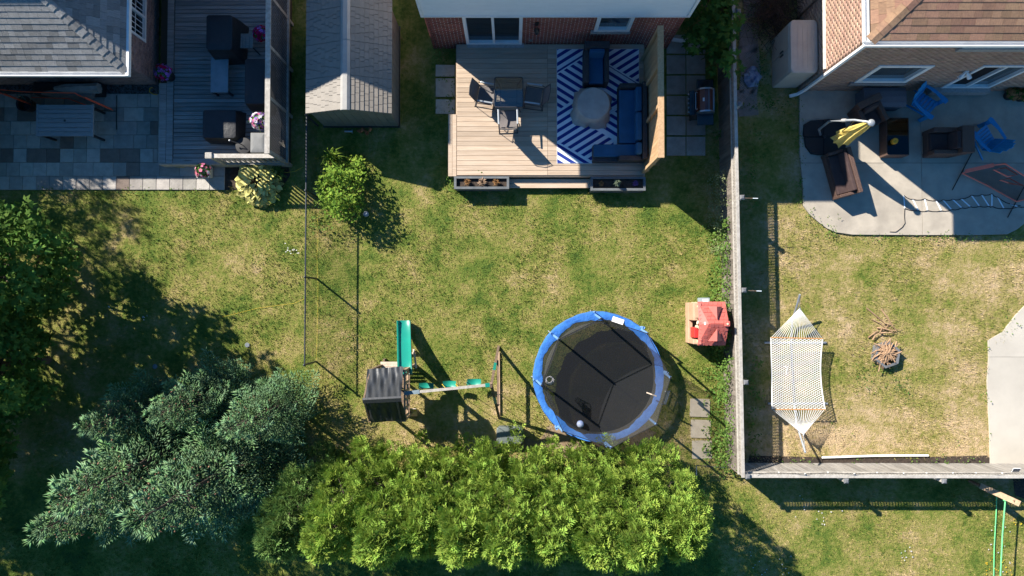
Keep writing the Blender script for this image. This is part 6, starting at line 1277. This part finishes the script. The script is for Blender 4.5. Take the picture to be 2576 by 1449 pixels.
# adirondack chairs (face local -Y)
def adirondack(label, px, py, rz):
    q = W(px, py, CPZ+.4); t = thing('adirondack_chair', label, 'chair', (q.x, q.y, CPZ), rz)
    for i in range(5): m = MB(); y = -.30+i*.105; z = .37-i*.028; m.obox((0, y+.05, z), (.50, .092, .022), Matrix.Rotation(-.26, 3, 'X')); m.build('seat_slat', 'adirondack', t, bevel=.006)
    for i in range(5):
        x = (i-2)*.108; h_ = .78-.05*abs(i-2)**1.6; m = MB(); f = .20+abs(i-2)*.012
        m.add([(x-.05, .22, .25), (x+.05, .22, .25), (x*1.12+.056, .22+h_*.42, .25+h_*.9), (x*1.12-.056, .22+h_*.42, .25+h_*.9), (x-.05, .242, .24), (x+.05, .242, .24), (x*1.12+.056, .242+h_*.42, .24+h_*.9), (x*1.12-.056, .242+h_*.42, .24+h_*.9)], [(0, 1, 2, 3), (7, 6, 5, 4), (0, 4, 5, 1), (1, 5, 6, 2), (2, 6, 7, 3), (3, 7, 4, 0)]); m.build('back_slat', 'adirondack', t, bevel=.006)
    for s in (-1, 1):
        m = MB(); pts = [(s*.24, -.40), (s*.37, -.42), (s*.40, -.34), (s*.38, .05), (s*.33, .36), (s*.25, .36), (s*.29, .0)]; m.prism(pts, .54, .565); m.build('armrest', 'adirondack', t, bevel=.008)
        m = MB(); m.box(s*.30-.03, s*.30+.03, -.36, -.24, 0, .54); m.build('front_leg', 'adirondack', t, bevel=.01)
        m = MB(); m.add([(s*.26-.02, -.34, .30), (s*.26+.02, -.34, .30), (s*.26+.02, .50, .0), (s*.26-.02, .50, .0), (s*.26-.02, -.34, .38), (s*.26+.02, -.34, .38), (s*.26+.02, .56, .0), (s*.26-.02, .56, .0)], [(0, 1, 2, 3), (7, 6, 5, 4), (0, 4, 5, 1), (1, 5, 6, 2), (2, 6, 7, 3), (3, 7, 4, 0)]); m.build('rear_leg', 'adirondack', t)
    m = MB(); m.box(-.30, .30, .33, .36, .50, .56); m.build('back_brace', 'adirondack', t); return t
adirondack('blue plastic adirondack chair standing beside the dark woven storage bench', 2330, 258, math.radians(48)); adirondack('blue plastic adirondack chair turned toward the brown wicker armchair', 2482, 345, math.radians(-140))
# rebounder net with red frame
t = thing('sports_rebounder', 'red framed black target net lying tilted on the concrete patio', 'sports net', W(2490, 455)+Vector((0, 0, CPZ)))
fr_ = [W(2421, 436, .35), W(2470, 419, .55), W(2529, 412, .8), W(2600, 457, .8), W(2625, 490, .35), W(2557, 507, .12), W(2490, 470, .12)]
for i in range(7):
    a_, b_ = fr_[i], fr_[(i+1) % 7]; m = MB(True); m.tube([a_, b_], .02, 6); m.build('frame_bar', 'coral', t)
m = MB(True); m.bar(W(2428, 431, .38), W(2500, 415, .68), .11, .03); m.bar(W(2478, 463, .14), W(2492, 471, .13), .05, .02); m.build('frame_sleeve', 'coral', t)
m = MB(True); m.add(fr_, [tuple(range(7))]); m.build('net', 'black_net', t)
for pts in ([(2500, 427), (2531, 422), (2560, 440), (2534, 444)], [(2516, 453), (2540, 449), (2573, 467), (2545, 462)]):
    m = MB(True); m.tube([W(x, y, .66 if pts[0][0] < 2510 else .46) for x, y in pts], .026, 6, closed=True); m.build('target_ring', 'coral', t)
m = MB(True); m.tube([W(2454, 368, CPZ+.02), W(2395.6, 478, CPZ+.02)], .014, 6); m.build('foot_bar', 'black_metal', t)
m = MB(True); m.tube([W(2590, 444, CPZ+.02), W(2535, 547, CPZ+.02)], .014, 6); m.build('foot_bar', 'black_metal', t)
m = MB(True); m.tube([W(2421, 436, .35), W(2424, 426, CPZ+.02)], .012, 6); m.build('upright', 'black_metal', t)
# agility ladder
def c6(x, y): return (1884.8+.2866*x, 191.7+.2866*y)
up_ = [(1355, 1045), (1435, 1080), (1540, 1075), (1640, 1090), (1700, 1085), (1785, 1080), (1860, 1075), (1950, 1045), (2040, 1040), (2130, 1030), (2180, 1060), (2290, 1120), (2420, 1130)]; lo_ = [(1365, 1160), (1485, 1180), (1565, 1178), (1685, 1180), (1775, 1170), (1865, 1155), (1940, 1145), (2020, 1140), (2105, 1140), (2130, 1142), (2235, 1160), (2360, 1145), (2440, 1138)]
t = thing('agility_ladder', 'agility ladder of white rungs and black webbing stretched over the patio', 'ladder', W(2400, 510)+Vector((0, 0, CPZ)))
for i, (a_, b_) in enumerate(zip(up_, lo_)): m = MB(True); p, q = W(*c6(*a_), CPZ+.014), W(*c6(*b_), CPZ+.014); m.bar(p, q, .036, .008); m.build('rung', 'ladder_white', t)
for pts in (up_, lo_):
    P = []
    for a_, b_ in zip(pts, pts[1:]):
        P += [W(*c6(*a_), CPZ+.022), W(*c6(a_[0]*.65+b_[0]*.35, a_[1]*.65+b_[1]*.35+9), CPZ+.008), W(*c6(a_[0]*.3+b_[0]*.7, a_[1]*.3+b_[1]*.7+9), CPZ+.008)]
    m = MB(True); m.tube(P, .011, 5); m.build('webbing', 'webbing', t)
m = MB(True); m.tube([W(*c6(*p), CPZ+.012) for p in ((1365, 1160), (1362, 1230), (1368, 1290), (1345, 1325), (1300, 1360), (1285, 1368), (1235, 1366))], .010, 5); m.build('pull_strap', 'webbing', t)
for x, y, lab in ((2548, 236, 'dark plant pot with brown foliage under the sliding door jamb'), (2578, 240, 'dark plant pot with green brown foliage at the pink wall')):
    q = W(x, y, .3); t = flowers(lab, (q.x, q.y, CPZ), .22, .16, [('dry_plant', .5, .05)], leaf='vine_leaf', pot=('round', .18, .26, 'pot_black'), n=90, seed=x, name='plant_pot')
# plates, stake and twine on the neighbouring lawn
for x, y, lab in ((390, 922, 'on the dark lawn under the spruces'), (622, 868, 'in the dappled light beside the chain link fence')):
    q = W(x, y, .03); m = MB(); m.lathe((0, 0, 0), [(.06, 0), (.072, .015), (.065, .02), (.04, .017), (.01, .017)], 18); o = m.build('lawn_cover', 'lid_shaded', None, smooth=True); o.location = (q.x, q.y, .02); tag(o, 'small round pale plastic lid '+lab, 'lid')
q = W(920, 538, .4); t = thing('garden_ball', 'pale bluish fuzzy ball on a thin stake beside the light green shrub', 'ornament', (q.x, q.y, 0)); m = MB(); m.tube([(0, 0, 0), (0, 0, .3)], .006, 5); m.build('stake', 'ladder_white', t); m = MB(); m.ball((0, 0, .36), .085, 12, 8); m.build('ball_skin', 'fuzz', t, smooth=True)
for pts, lab in (([(560, 797), (600, 787), (650, 775), (700, 768), (740, 763), (765, 752)], 'thin yellow twine lying across the lawn under the spruce shade'), ([(798, 540), (800, 600), (797, 640), (800, 720), (799, 800), (796, 905)], 'thin yellow twine running along the foot of the chain link fence')):
    m = MB(); m.tube([W(x, y, .035) for x, y in pts], .003, 4); o = m.build('twine', 'twine'); at_base(o, W(*pts[0], 0)); tag(o, lab, 'twine')
for k, (a_, b_) in enumerate((((1752, 1171), (1846, 1178)), ((1752, 1171), (1752, 1196)))):
    m = MB(); m.tube([W(*a_, .5), W(*b_, .5)], .012, 5); o = m.build('wire_rail', 'galv' if k else 'dark_fence'); at_base(o, W(*a_, 0)); tag(o, ('thin dark rail running from hedge to corner post', 'short grey rail at the end of the hedge')[k], 'rail')
# ------------------------------------------------------------------ planting
def diamonds(C, D, Nn, L, Wd, bend=.12):
    """flat leaf shapes: base, side, tip, side"""
    Sd = unit(np.cross(D, Nn)); L = L[:, None]; Wd = Wd[:, None]; mid = C+D*L*.45+Nn*L*bend
    V = np.stack([C, mid+Sd*Wd*.5, C+D*L, mid-Sd*Wd*.5], 1).reshape(-1, 3); i = np.arange(len(C))*4
    return V, np.stack([i, i+1, i+2, i+3], 1)
def join(parts):
    V = []; F = []; o = 0
    for v, f in parts: V.append(v); F.append(f+o); o += len(v)
    return np.concatenate(V), np.concatenate(F)
def rdirs(g, n): return unit(g.normal(size=(n, 3)))
def perp(g, D): return unit(np.cross(D, g.normal(size=D.shape)))
def spindles(C, D, L, R, g):
    n = len(C); A = perp(g, D); B = np.cross(D, A); m = C+D*(L*.38)[:, None]; V = [C]
    for k in range(3): t = 2*np.pi*k/3; V.append(m+(A*math.cos(t)+B*math.sin(t))*R[:, None])
    V.append(C+D*L[:, None]); V = np.stack(V, 1).reshape(-1, 3); i = np.arange(n)*5
    F = np.concatenate([np.stack([i, i+1+k, i+1+(k+1) % 3], 1) for k in range(3)]+[np.stack([i+4, i+1+(k+1) % 3, i+1+k], 1) for k in range(3)])
    return V, F
def trunk_mesh(h, r, limbs, g, lr=.38):
    m = MB(); m.tube([(0, 0, 0), (g.normal()*.03, g.normal()*.03, h*.35), (g.normal()*.05, g.normal()*.05, h*.7), (0, 0, h)], r, 8, r2=r*.15)
    for a, b in limbs: c = Vector(a).lerp(Vector(b), .5)+Vector((0, 0, .12)); m.tube([a, c, b], r*lr, 5, r2=r*.06)
    return m.mesh('trunk', 'bark', True)
def spruce_meshes(seed, h, R):
    g = np.random.default_rng(seed); C = []; D = []; L = []; limbs = []
    z = .35; k = 0
    while z < h-.15:
        f = z/h; Rz = R*(1-f)**.86*(.92+.16*math.sin(z*7.3+seed))+.10; nb = max(5, int(8*(1-f*.35))); ph = g.uniform(0, 6)
        for b in range(nb):
            az = ph+2*np.pi*b/nb+g.normal()*.12; Lb = Rz*g.uniform(.62, 1.15); rise = .05+.55*f+g.normal()*.06
            out = np.array([math.cos(az), math.sin(az), 0]); sd = np.array([-out[1], out[0], 0]); ax = unit(out+np.array([0, 0, rise-.12]))
            base = np.array([0, 0, z]); steps = max(3, int(Lb/.085))
            if b % 2 == 0: limbs.append((tuple(base), tuple(base+ax*Lb*.8)))
            for s in range(steps):
                u = Lb*(.28+.72*(s+.5)/steps); P = base+ax*u+np.array([0, 0, .10*(u/Lb)**2]); rem = (Lb-u)*.62+.10
                for sgn in (-1, 1):
                    ld = unit(ax*.72+sd*sgn*.75+np.array([0, 0, .10+g.normal()*.1])); nn = max(1, int(rem/.10))
                    for q in range(nn):
                        Q = P+ld*(rem*(q+.3)/nn); dd = unit(ld+g.normal(size=3)*.38+np.array([0, 0, .22])); C.append(Q); D.append(dd); L.append(g.uniform(.12, .21))
                C.append(P); D.append(unit(ax+g.normal(size=3)*.25+np.array([0, 0, .5]))); L.append(g.uniform(.12, .21))
            for q in range(6): C.append(base+ax*Lb*(.90+.02*q)+np.array([0, 0, .10])); D.append(unit(ax+sd*(q-2.5)*.42+np.array([0, 0, .15+.25*(q % 2)]))); L.append(g.uniform(.16, .26))
        z += .30+.07*g.random(); k += 1
    for q in range(10): a = q*2.4; C.append(np.array([0, 0, h-.45+q*.03])); D.append(unit(np.array([math.cos(a)*.8, math.sin(a)*.8, .7]))); L.append(.26)
    C.append(np.array([0, 0, h-.3])); D.append(np.array([0, 0, 1.])); L.append(.62)
    C = np.array(C); D = np.array(D); L = np.array(L); n = len(C); V, F = spindles(C, D, L, g.uniform(.014, .023, n), g)
    rn = np.clip(g.random(n)*.35+.75*np.clip(np.linalg.norm(C[:, :2], axis=1)/(R*(1-C[:, 2]/h)**.86+.15), 0, 1)**2.2, 0, 1)  # inner shoots coloured darker as painted crown shade; new growth at the tips paler
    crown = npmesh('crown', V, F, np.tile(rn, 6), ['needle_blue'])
    nc = 55; zc = h*g.uniform(.62, .93, nc); a = g.uniform(0, 6.3, nc); rc = (R*(1-zc/h)**.8+.05)*g.uniform(.75, 1.0, nc); Cc = np.stack([rc*np.cos(a), rc*np.sin(a), zc], 1); Dc = unit(np.stack([np.cos(a)*.4, np.sin(a)*.4, -np.ones(nc)], 1))
    V, F = spindles(Cc, Dc, np.full(nc, .11), np.full(nc, .024), g); cones = npmesh('cones', V, F, g.random(nc*6), ['cone_brown'])
    return crown, trunk_mesh(h-.3, .11, limbs[::2], g, .16), cones
def put_tree(name, label, loc, parts, rz=0, s=1.0, group=None, names=('crown', 'trunk', 'cones'), cat='tree', sz=None):
    t = thing(name, label, cat, loc, rz, group); t.scale = (s, s, sz or s)
    for nm, me in zip(names, parts):
        if me is not None:
            o = piece(nm, me, t)
            if nm == 'cones': o['kind'] = 'stuff'
    return t
spA = spruce_meshes(1, 6.5, 1.95); spB = spruce_meshes(2, 6.2, 1.85)
SPG = 'spruces in the corner of the neighbouring lawn'
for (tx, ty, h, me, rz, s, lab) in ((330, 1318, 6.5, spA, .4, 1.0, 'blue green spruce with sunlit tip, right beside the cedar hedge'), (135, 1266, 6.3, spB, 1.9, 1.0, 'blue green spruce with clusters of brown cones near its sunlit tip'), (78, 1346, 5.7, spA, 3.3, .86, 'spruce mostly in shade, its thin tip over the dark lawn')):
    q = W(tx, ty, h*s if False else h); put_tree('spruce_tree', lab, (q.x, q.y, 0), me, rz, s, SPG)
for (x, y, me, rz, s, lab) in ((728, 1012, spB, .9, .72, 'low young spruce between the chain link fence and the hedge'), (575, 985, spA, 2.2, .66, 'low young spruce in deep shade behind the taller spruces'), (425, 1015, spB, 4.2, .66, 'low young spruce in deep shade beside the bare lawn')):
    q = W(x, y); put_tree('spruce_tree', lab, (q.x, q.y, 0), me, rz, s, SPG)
def sprays(C, D, L, g, k=6, wd_=.19):
    Nn = perp(g, D); S = np.cross(D, Nn); parts = []
    for j in range(k):
        t = (j+.3)/k; sd = 1 if j % 2 else -1
        if j == k-1: dd = D; t = .6
        else: dd = unit(D*.75+S*sd*.72+Nn*g.normal(size=(len(C), 1))*.15)
        ln = L*(.62-.26*t); parts.append(diamonds(C+D*(L*t)[:, None], dd, Nn, ln, ln*wd_*1.6, .06))
    return join(parts)
def cedar_meshes(seed, h, R, mat, ncl=85, per=44):
    g = np.random.default_rng(seed); Cs = []; Ds = []; limbs = []; dn = []
    for i in range(ncl):
        z = h*(.06+.92*((i+.5)/ncl)**1.0); f = z/h; Rz = R*(1-f**1.9)**.9*.98+.08; a = i*2.39996+g.normal()*.25; rr_ = Rz*(.62+.38*g.random()); c = np.array([rr_*math.cos(a), rr_*math.sin(a), z])
        cr = .25*(1-.30*f)*g.uniform(.75, 1.3); dd = rdirs(g, per); out = np.array([math.cos(a), math.sin(a), .75]); dd = unit(dd+out*.75); Cs.append(c+dd*cr*g.uniform(.35, 1.0, per)[:, None]*np.array([1, 1, 1.15])); Ds.append(unit(dd*.8+np.array([0, 0, .55])+out*.35+g.normal(size=(per, 3))*.25)); dn.append(np.clip(.95*np.linalg.norm(Cs[-1]-c, axis=1)/(cr*1.1)-.15+.25*g.random()*g.random(per), 0, 1))  # tone rises outwards: clump insides painted dark like shaded gaps, tips paler
        if i % 2 == 0: limbs.append(((0, 0, max(.2, z-.5)), tuple(c*.9+np.array([0, 0, .1*z-.1*z]))))
        if i % 2: ci = c*np.array([.5, .5, 1]); Cs.append(ci+rdirs(g, per//2)*cr*1.1); Ds.append(unit(rdirs(g, per//2)+np.array([0, 0, .6]))); dn.append(np.full(per//2, .08))  # inner sprays get a dark tone as painted shade inside the crown
    for i in range(3): Cs.append(np.array([g.normal()*.07, g.normal()*.07, h-.12])+rdirs(g, 14)*.10); Ds.append(unit(rdirs(g, 14)*.5+np.array([0, 0, 1]))); dn.append(np.full(14, .8))
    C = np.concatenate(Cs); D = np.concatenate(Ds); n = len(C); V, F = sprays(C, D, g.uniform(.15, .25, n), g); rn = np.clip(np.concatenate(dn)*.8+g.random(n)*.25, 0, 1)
    return npmesh('crown', V, F, np.tile(rn, 6), [mat]), trunk_mesh(h-.4, .10, limbs, g)
cedA = [cedar_meshes(11, 5.7, 1.22, 'cedar_leaf'), cedar_meshes(12, 5.9, 1.28, 'cedar_leaf'), cedar_meshes(13, 5.5, 1.2, 'cedar_leaf')]
HN = 9; HL = ['cedar between the dark feathery cedar and the canopy tower', 'cedar of the hedge just below the canopy tower', 'cedar of the hedge just below the middle swing', 'cedar of the hedge just below the wooden A-frame', 'cedar of the hedge growing over the grey bin', 'fourth cedar of the hedge counted from the stepping slabs', 'cedar of the hedge behind the trampoline pole with the lowest tip', 'second cedar of the hedge counted from the stepping slabs', 'cedar at the end of the hedge beside the stepping slabs']
for i in range(HN):
    q = W(942+i*83+random.uniform(-8, 8), 1203+random.uniform(-7, 7)); put_tree('cedar_tree', 'bright green '+HL[i], (q.x, q.y, 0), cedA[i % 3], i*1.3, random.uniform(.97, 1.03), 'cedars of the trimmed hedge', ('crown', 'trunk'))
q = W(828, 1222); put_tree('cedar_tree', 'dark feathery cedar shaded by the spruces at the hedge end', (q.x, q.y, 0), cedar_meshes(14, 4.9, 1.15, 'cedar_dark'), .5, 1.0, None, ('crown', 'trunk'))
def leafy(seed, clumps, per, size, mat, lobes=3, h=None, trunk=None, droop=.2, sizej=.3):
    """clumps: (x, y, z, r); broad leaves of a few pointed lobes"""
    g = np.random.default_rng(seed); Cs = []; dn = []
    for x, y, z, r in clumps: n = max(4, int(per*r*r/.16)); d = rdirs(g, n); Cs.append(np.array([x, y, z])+d*(r*g.uniform(.45, 1.05, n))[:, None]*np.array([1, 1, .8])); dn.append(np.full(n, g.random()))
    C = np.concatenate(Cs); n = len(C); Nn = unit(g.normal(size=(n, 3))*.55+np.array([0, 0, 1.0])); D = unit(np.cross(Nn, rdirs(g, n))-np.array([0, 0, droop])); S = np.cross(Nn, D); L = size*g.uniform(1-sizej, 1+sizej, n); parts = []
    for k in range(lobes):
        a = (k-(lobes-1)/2)*.85; parts.append(diamonds(C, unit(D*math.cos(a)+S*math.sin(a)), Nn, L*(1 if abs(a) < .1 else .8), L*(.45 if lobes > 1 else .6), .05))
    V, F = join(parts); rn = np.concatenate(dn)*.45+g.random(n)*.55; me = npmesh('crown', V, F, np.tile(rn, lobes), [mat])
    return me
g = np.random.default_rng(5); mc = []; ml = []
for i in range(95):
    z = 1.3+4.6*((i+.5)/95); rz_ = 1.75*math.sin(math.pi*min(1, (z-.7)/5.6))**.6; a = i*2.4+g.normal()*.3; r = rz_*(.35+.65*g.random()**.5); mc.append((r*math.cos(a), r*math.sin(a), z+g.normal()*.15, g.uniform(.32, .55)))
    if i % 3 == 0: ml.append(((0, 0, max(.9, z-1.0)), (r*.9*math.cos(a), r*.9*math.sin(a), z)))
maple = (leafy(21, mc, 64, .15, 'maple_leaf', 3), trunk_mesh(5.2, .14, ml, g))
q = W(150, 690); put_tree('maple_tree', 'dark green leafy maple at the lawn edge, its crown nearest the paved patio', (q.x, q.y, 0), maple, .3, 1.05, None, ('crown', 'trunk'))
q = W(120, 905); put_tree('maple_tree', 'dark green leafy maple at the lawn edge, its crown nearest the spruces', (q.x, q.y, 0), maple, 2.0, .95, None, ('crown', 'trunk'))
maple2 = (leafy(22, mc[::2], 22, .15, 'maple_leaf', 3), maple[1])
for x, y, me, rz, lab in ((-225, 118, spB, .7, 'tall spruce standing between the far house and the paved patio'), (-165, 325, spA, 2.9, 'tall spruce standing beyond the maples at the lawn edge')):
    q = W(x, y); put_tree('spruce_tree', lab, (q.x, q.y, 0), me, rz, 1.05)
for x, y, s, rz, lab in ((-250, 560, 1.25, 2.5, 'maple beyond the lawn, behind the first maple'), (-330, 830, 1.3, 4.0, 'maple standing in the row of trees beyond the lawn'), (-120, 1010, 1.25, 5.1, 'maple beyond the spruces'), (-470, 1080, 1.3, .6, 'farthest maple of the row beyond the spruces'), (20, 1130, 1.1, 3.1, 'maple close behind the spruces')):
    q = W(x, y); put_tree('maple_tree', lab, (q.x, q.y, 0), maple2 if y < 700 else maple, rz, s, 'maples beyond the lawn', ('crown', 'trunk'))
# light green shrub beside the chain link fence
g = np.random.default_rng(8); bc = []
for i in range(70):
    z = .15+1.15*g.random(); a = g.uniform(0, 6.3); r = .85*math.sqrt(g.random())*(1.05-.45*(z/1.3)**2); bc.append((r*.82*math.cos(a), r*1.12*math.sin(a), z, g.uniform(.16, .30)))
q = W(868, 478, .5); shrub = put_tree('leafy_shrub', 'light green leafy shrub casting shade beside the chain link fence', (q.x, q.y, 0), (leafy(31, bc, 95, .10, 'bush_leaf', 1), trunk_mesh(1.0, .03, [((0, 0, .1), (b[0], b[1], b[2])) for b in bc[::4]], g)), 0, 1.0, None, ('crown', 'trunk'), 'shrub')
q = W(842, 400, .5); o = tuft('shoots', None, None, (0, 0, .2), 60, .5, 1.2, .03, 'bush_leaf', seed=4); o.parent = shrub; o.location = (q.x-shrub.location.x, q.y-shrub.location.y, .1)
bc2 = [(g.normal()*.28, g.normal()*.35-.05, .1+.45*g.random(), g.uniform(.14, .22)) for i in range(16)]
q = W(822, 530, .2); put_tree('leafy_shrub', 'low mixed green shrub at the foot of the light green one', (q.x, q.y, 0), (leafy(33, bc2, 60, .075, 'weed_leaf', 1), trunk_mesh(.4, .02, [], g)), 0, 1.0, None, ('crown', 'trunk'), 'shrub')
# big leaved vine over the fence
vc = []; g = np.random.default_rng(9)
for i in range(75):
    y = g.uniform(-1.45, 1.9); x = g.uniform(-.75, .38)*(1 if y > -1.1 else .75); z = 1.0+.95*g.random()*(1 if abs(y) < 1.7 else .6); vc.append((x, -y if False else y, z, g.uniform(.18, .34)))
q = W(1806, 55, 1.3); put_tree('climbing_vine', 'large leaved green vine covering the fence beside the brick house', (q.x, q.y, 0), (leafy(41, vc, 40, .16, 'vine_leaf', 3), trunk_mesh(1.5, .05, [((0, 0, .4), (v[0], v[1], v[2])) for v in vc[::4]], g)), 0, 1.0, None, ('crown', 'trunk'), 'vine')
# hosta with big cream leaves, each leaf a part
q = W(645, 456, .3); ho = thing('hosta', 'large cream and yellow leaved hosta beside the weathered deck', 'hosta', (q.x, q.y, 0)); b = MB()
b.sheet([[(-.01, 0, 0), (0, 0, -.01), (.01, 0, 0)], [(-.09, .07, .03), (0, .08, 0), (.09, .07, .03)], [(-.11, .15, .035), (0, .17, .01), (.11, .15, .035)], [(-.06, .24, .01), (0, .25, 0), (.06, .24, .01)], [(-.004, .31, -.03), (0, .315, -.03), (.004, .31, -.03)]]); hm = b.mesh('leaf', 'hosta_leaf', True); g = random.Random(6)
at = hm.attributes.new('rnd', 'FLOAT', 'FACE'); at.data.foreach_set('value', [.45]*len(hm.polygons)); hms = [hm]
for v_ in (.0, .75, 1.0): c = hm.copy(); c.attributes['rnd'].data.foreach_set('value', [v_]*len(c.polygons)); hms.append(c)
for i in range(190):
    f = (i+.5)/190; a = i*2.39996; r = .68*math.sqrt(f); piece('leaf', hms[g.randrange(4)], ho, (r*math.cos(a)*.9, r*math.sin(a)*.95, .10+.34*(1-f**1.3)+g.uniform(-.03, .03)), (.45-1.15*f+g.uniform(-.25, .25), g.uniform(-.5, .5), a-math.pi/2+g.uniform(-.4, .4)), (g.uniform(.45, .72),)*3)
q = W(697, 436, .2); tuft('ornamental_grass', 'dark green feathery grass clump between hosta and deck', 'grass clump', (q.x, q.y, 0), 190, .38, .45, .018, 'grass_leaf', seed=77)
# ------------------------------------------------------------------ weeds, litter, brush and grass: nobody could count these
def stuff(name, me, label): o = piece(name, me, None); return tag(o, label, None, None, 'stuff')
def weeds(name, label, spots, per, size, mat, seed, lobes=1):
    g = np.random.default_rng(seed); cl = []
    for (x0, y0, x1, y1, n, h) in spots:
        for i in range(n): q = W(g.uniform(x0, x1), g.uniform(y0, y1), h*.5 if h < .85 else 0); cl.append((q.x, q.y, g.uniform(.02, max(.03, h)), g.uniform(.08, .20)))
    me = leafy(seed, cl, per, size, mat, lobes); stuff(name, me, label)
weeds('weeds', 'tangled green weeds along the foot of the long board fence', [(1786, 560, 1811, 760, 130, 1.05), (1790, 860, 1822, 1160, 210, 1.05), (1790, 760, 1814, 870, 60, 1.0), (1770, 560, 1800, 1160, 60, .12), (1772, 1000, 1826, 1150, 20, .22), (1806, 330, 1828, 440, 10, .4), (1884, 300, 1905, 520, 16, .3), (1884, 880, 1915, 1150, 30, .3), (1795, 1170, 1850, 1195, 12, .3)], 70, .075, 'weed_leaf', 51)
weeds('weeds', 'grey green tall weeds against the fence beyond the deck', [(1780, 440, 1806, 640, 90, 1.0), (1792, 745, 1814, 860, 36, .9)], 80, .05, 'grey_weed', 52)
weeds('weeds', 'creeping green weeds around the stepping slabs and the deck edge', [(1096, 112, 1148, 150, 16, .35), (1132, 150, 1149, 290, 14, .12), (1108, 195, 1140, 200, 5, .06), (1108, 243, 1140, 250, 5, .06), (1120, 440, 1142, 475, 7, .2), (1206, 436, 1250, 446, 4, .5), (1146, 480, 1180, 505, 6, .08)], 70, .06, 'weed_leaf', 53)
weeds('weeds', 'green weeds between the plastic shed and the lattice panels', [(1905, 20, 1938, 280, 46, .25), (1868, 20, 1902, 80, 10, .3), (1868, 260, 1900, 282, 8, .15), (1930, 230, 2000, 290, 14, .12)], 60, .055, 'vine_leaf', 54)
weeds('weeds', 'scattered low weeds in the mulch bed and at the pale fence', [(1960, 1148, 2090, 1172, 10, .2), (2140, 1150, 2470, 1176, 20, .14), (2480, 860, 2487, 1160, 8, .06), (2024, 520, 2060, 560, 7, .1), (2520, 800, 2560, 850, 6, .08), (2160, 590, 2570, 602, 50, .06), (2006, 240, 2018, 520, 40, .08), (2040, 545, 2110, 596, 24, .07), (100, 478, 560, 486, 40, .05)], 60, .05, 'weed_leaf', 55)
weeds('weeds', 'small broad leaved weeds dotted over the lawns', [(900, 600, 1780, 1000, 34, .04), (1340, 860, 1420, 1080, 14, .05), (2080, 620, 2480, 1130, 30, .04), (130, 490, 760, 880, 34, .04), (1300, 460, 1760, 620, 20, .04), (2000, 1320, 2560, 1449, 24, .04), (1700, 700, 1730, 1000, 8, .06), (800, 600, 830, 900, 14, .06), (600, 640, 690, 720, 8, .05)], 60, .045, 'weed_leaf', 56)
weeds('clover_patch', 'dark green leafy patch beside the fire pit', [(2140, 905, 2290, 1000, 30, .03), (880, 560, 900, 600, 3, .05), (870, 850, 890, 880, 4, .04)], 90, .05, 'leaf_green', 57)
g = np.random.default_rng(61); P = []
for (x0, y0, x1, y1, n) in ((718, 612, 752, 638, 12), (2065, 1285, 2075, 1320, 4), (1985, 1240, 2120, 1312, 10), (1885, 1380, 1990, 1445, 14), (2265, 1375, 2295, 1410, 10), (2480, 1300, 2540, 1440, 12), (355, 790, 375, 815, 5), (270, 770, 285, 785, 3)):
    for i in range(n): q = W(g.uniform(x0, x1), g.uniform(y0, y1)); P.append((q.x, q.y, .05))
P = np.array(P); n = len(P); V, F = join([diamonds(P-np.array([.02, 0, 0]), np.tile([1., 0, 0], (n, 1)), np.tile([0, 0, 1.], (n, 1)), g.uniform(.025, .055, n), g.uniform(.025, .05, n), .1)]); stuff('fallen_petals', npmesh('fallen_petals', V, F, g.random(n), ['petal_white']), 'tiny white blossoms scattered on the grass')
P = []
for (x0, y0, x1, y1, n) in ((2480, 1238, 2512, 1262, 14), (2475, 1400, 2550, 1445, 22), (2545, 1300, 2575, 1320, 10)):
    for i in range(n): q = W(g.uniform(x0, x1), g.uniform(y0, y1)); P.append((q.x, q.y, .07))
P = np.array(P); n = len(P); V, F = join([diamonds(P-np.array([.02, 0, 0]), np.tile([1., 0, 0], (n, 1)), np.tile([0, 0, 1.], (n, 1)), g.uniform(.03, .06, n), g.uniform(.03, .05, n), .1)]); stuff('yellow_flowers', npmesh('yellow_flowers', V, F, g.random(n), ['petal_yellow']), 'small yellow flowers in the grass by the green frame')
g = np.random.default_rng(71); n = 900; q = W(1952, 12, .4); C = np.array([q.x, q.y, .25])+g.normal(size=(n, 3))*np.array([.42, .55, .18]); C[:, 2] = np.abs(C[:, 2]); D = unit(g.normal(size=(n, 3))*np.array([1, 1, .35])); V, F = spindles(C-D*.3, D, g.uniform(.4, .9, n), np.full(n, .008), g); stuff('brush_heap', npmesh('brush_heap', V, F, g.random(n*6), ['brush']), 'heap of bare brown twigs by the weedy strip')
# grass blades over all open lawn
g = np.random.default_rng(81); n = 300000; X = g.uniform(-16.5, 16.5, n); Y = g.uniform(-9.6, 9.9, n); ok = np.ones(n, bool)
for (a, b, c, d) in KEEP_OUT: ok &= ~((X > a) & (X < b) & (Y > c) & (Y < d))
X, Y = X[ok], Y[ok]; n = len(X); az = g.uniform(0, 2*np.pi, n); ln = g.uniform(.025, .075, n)*(1+.5*np.sin(X*1.7+np.sin(Y*2.1))*np.sin(Y*1.3)); le = g.uniform(.3, 1.1, n); w_ = g.uniform(.006, .013, n)
d = np.stack([np.cos(az), np.sin(az)], 1); s = np.stack([-d[:, 1], d[:, 0]], 1); B = np.stack([X, Y, np.zeros(n)], 1); s3 = np.concatenate([s, np.zeros((n, 1))], 1)*w_[:, None]; tip = B+np.concatenate([d*(ln*le)[:, None], ln[:, None]], 1)
V = np.stack([B-s3, B+s3, tip], 1).reshape(-1, 3); i = np.arange(n)*3; stuff('grass', npmesh('grass', V, np.stack([i, i+1, i+2], 1), g.random(n), ['blades']), 'short dry mown grass of the lawns')
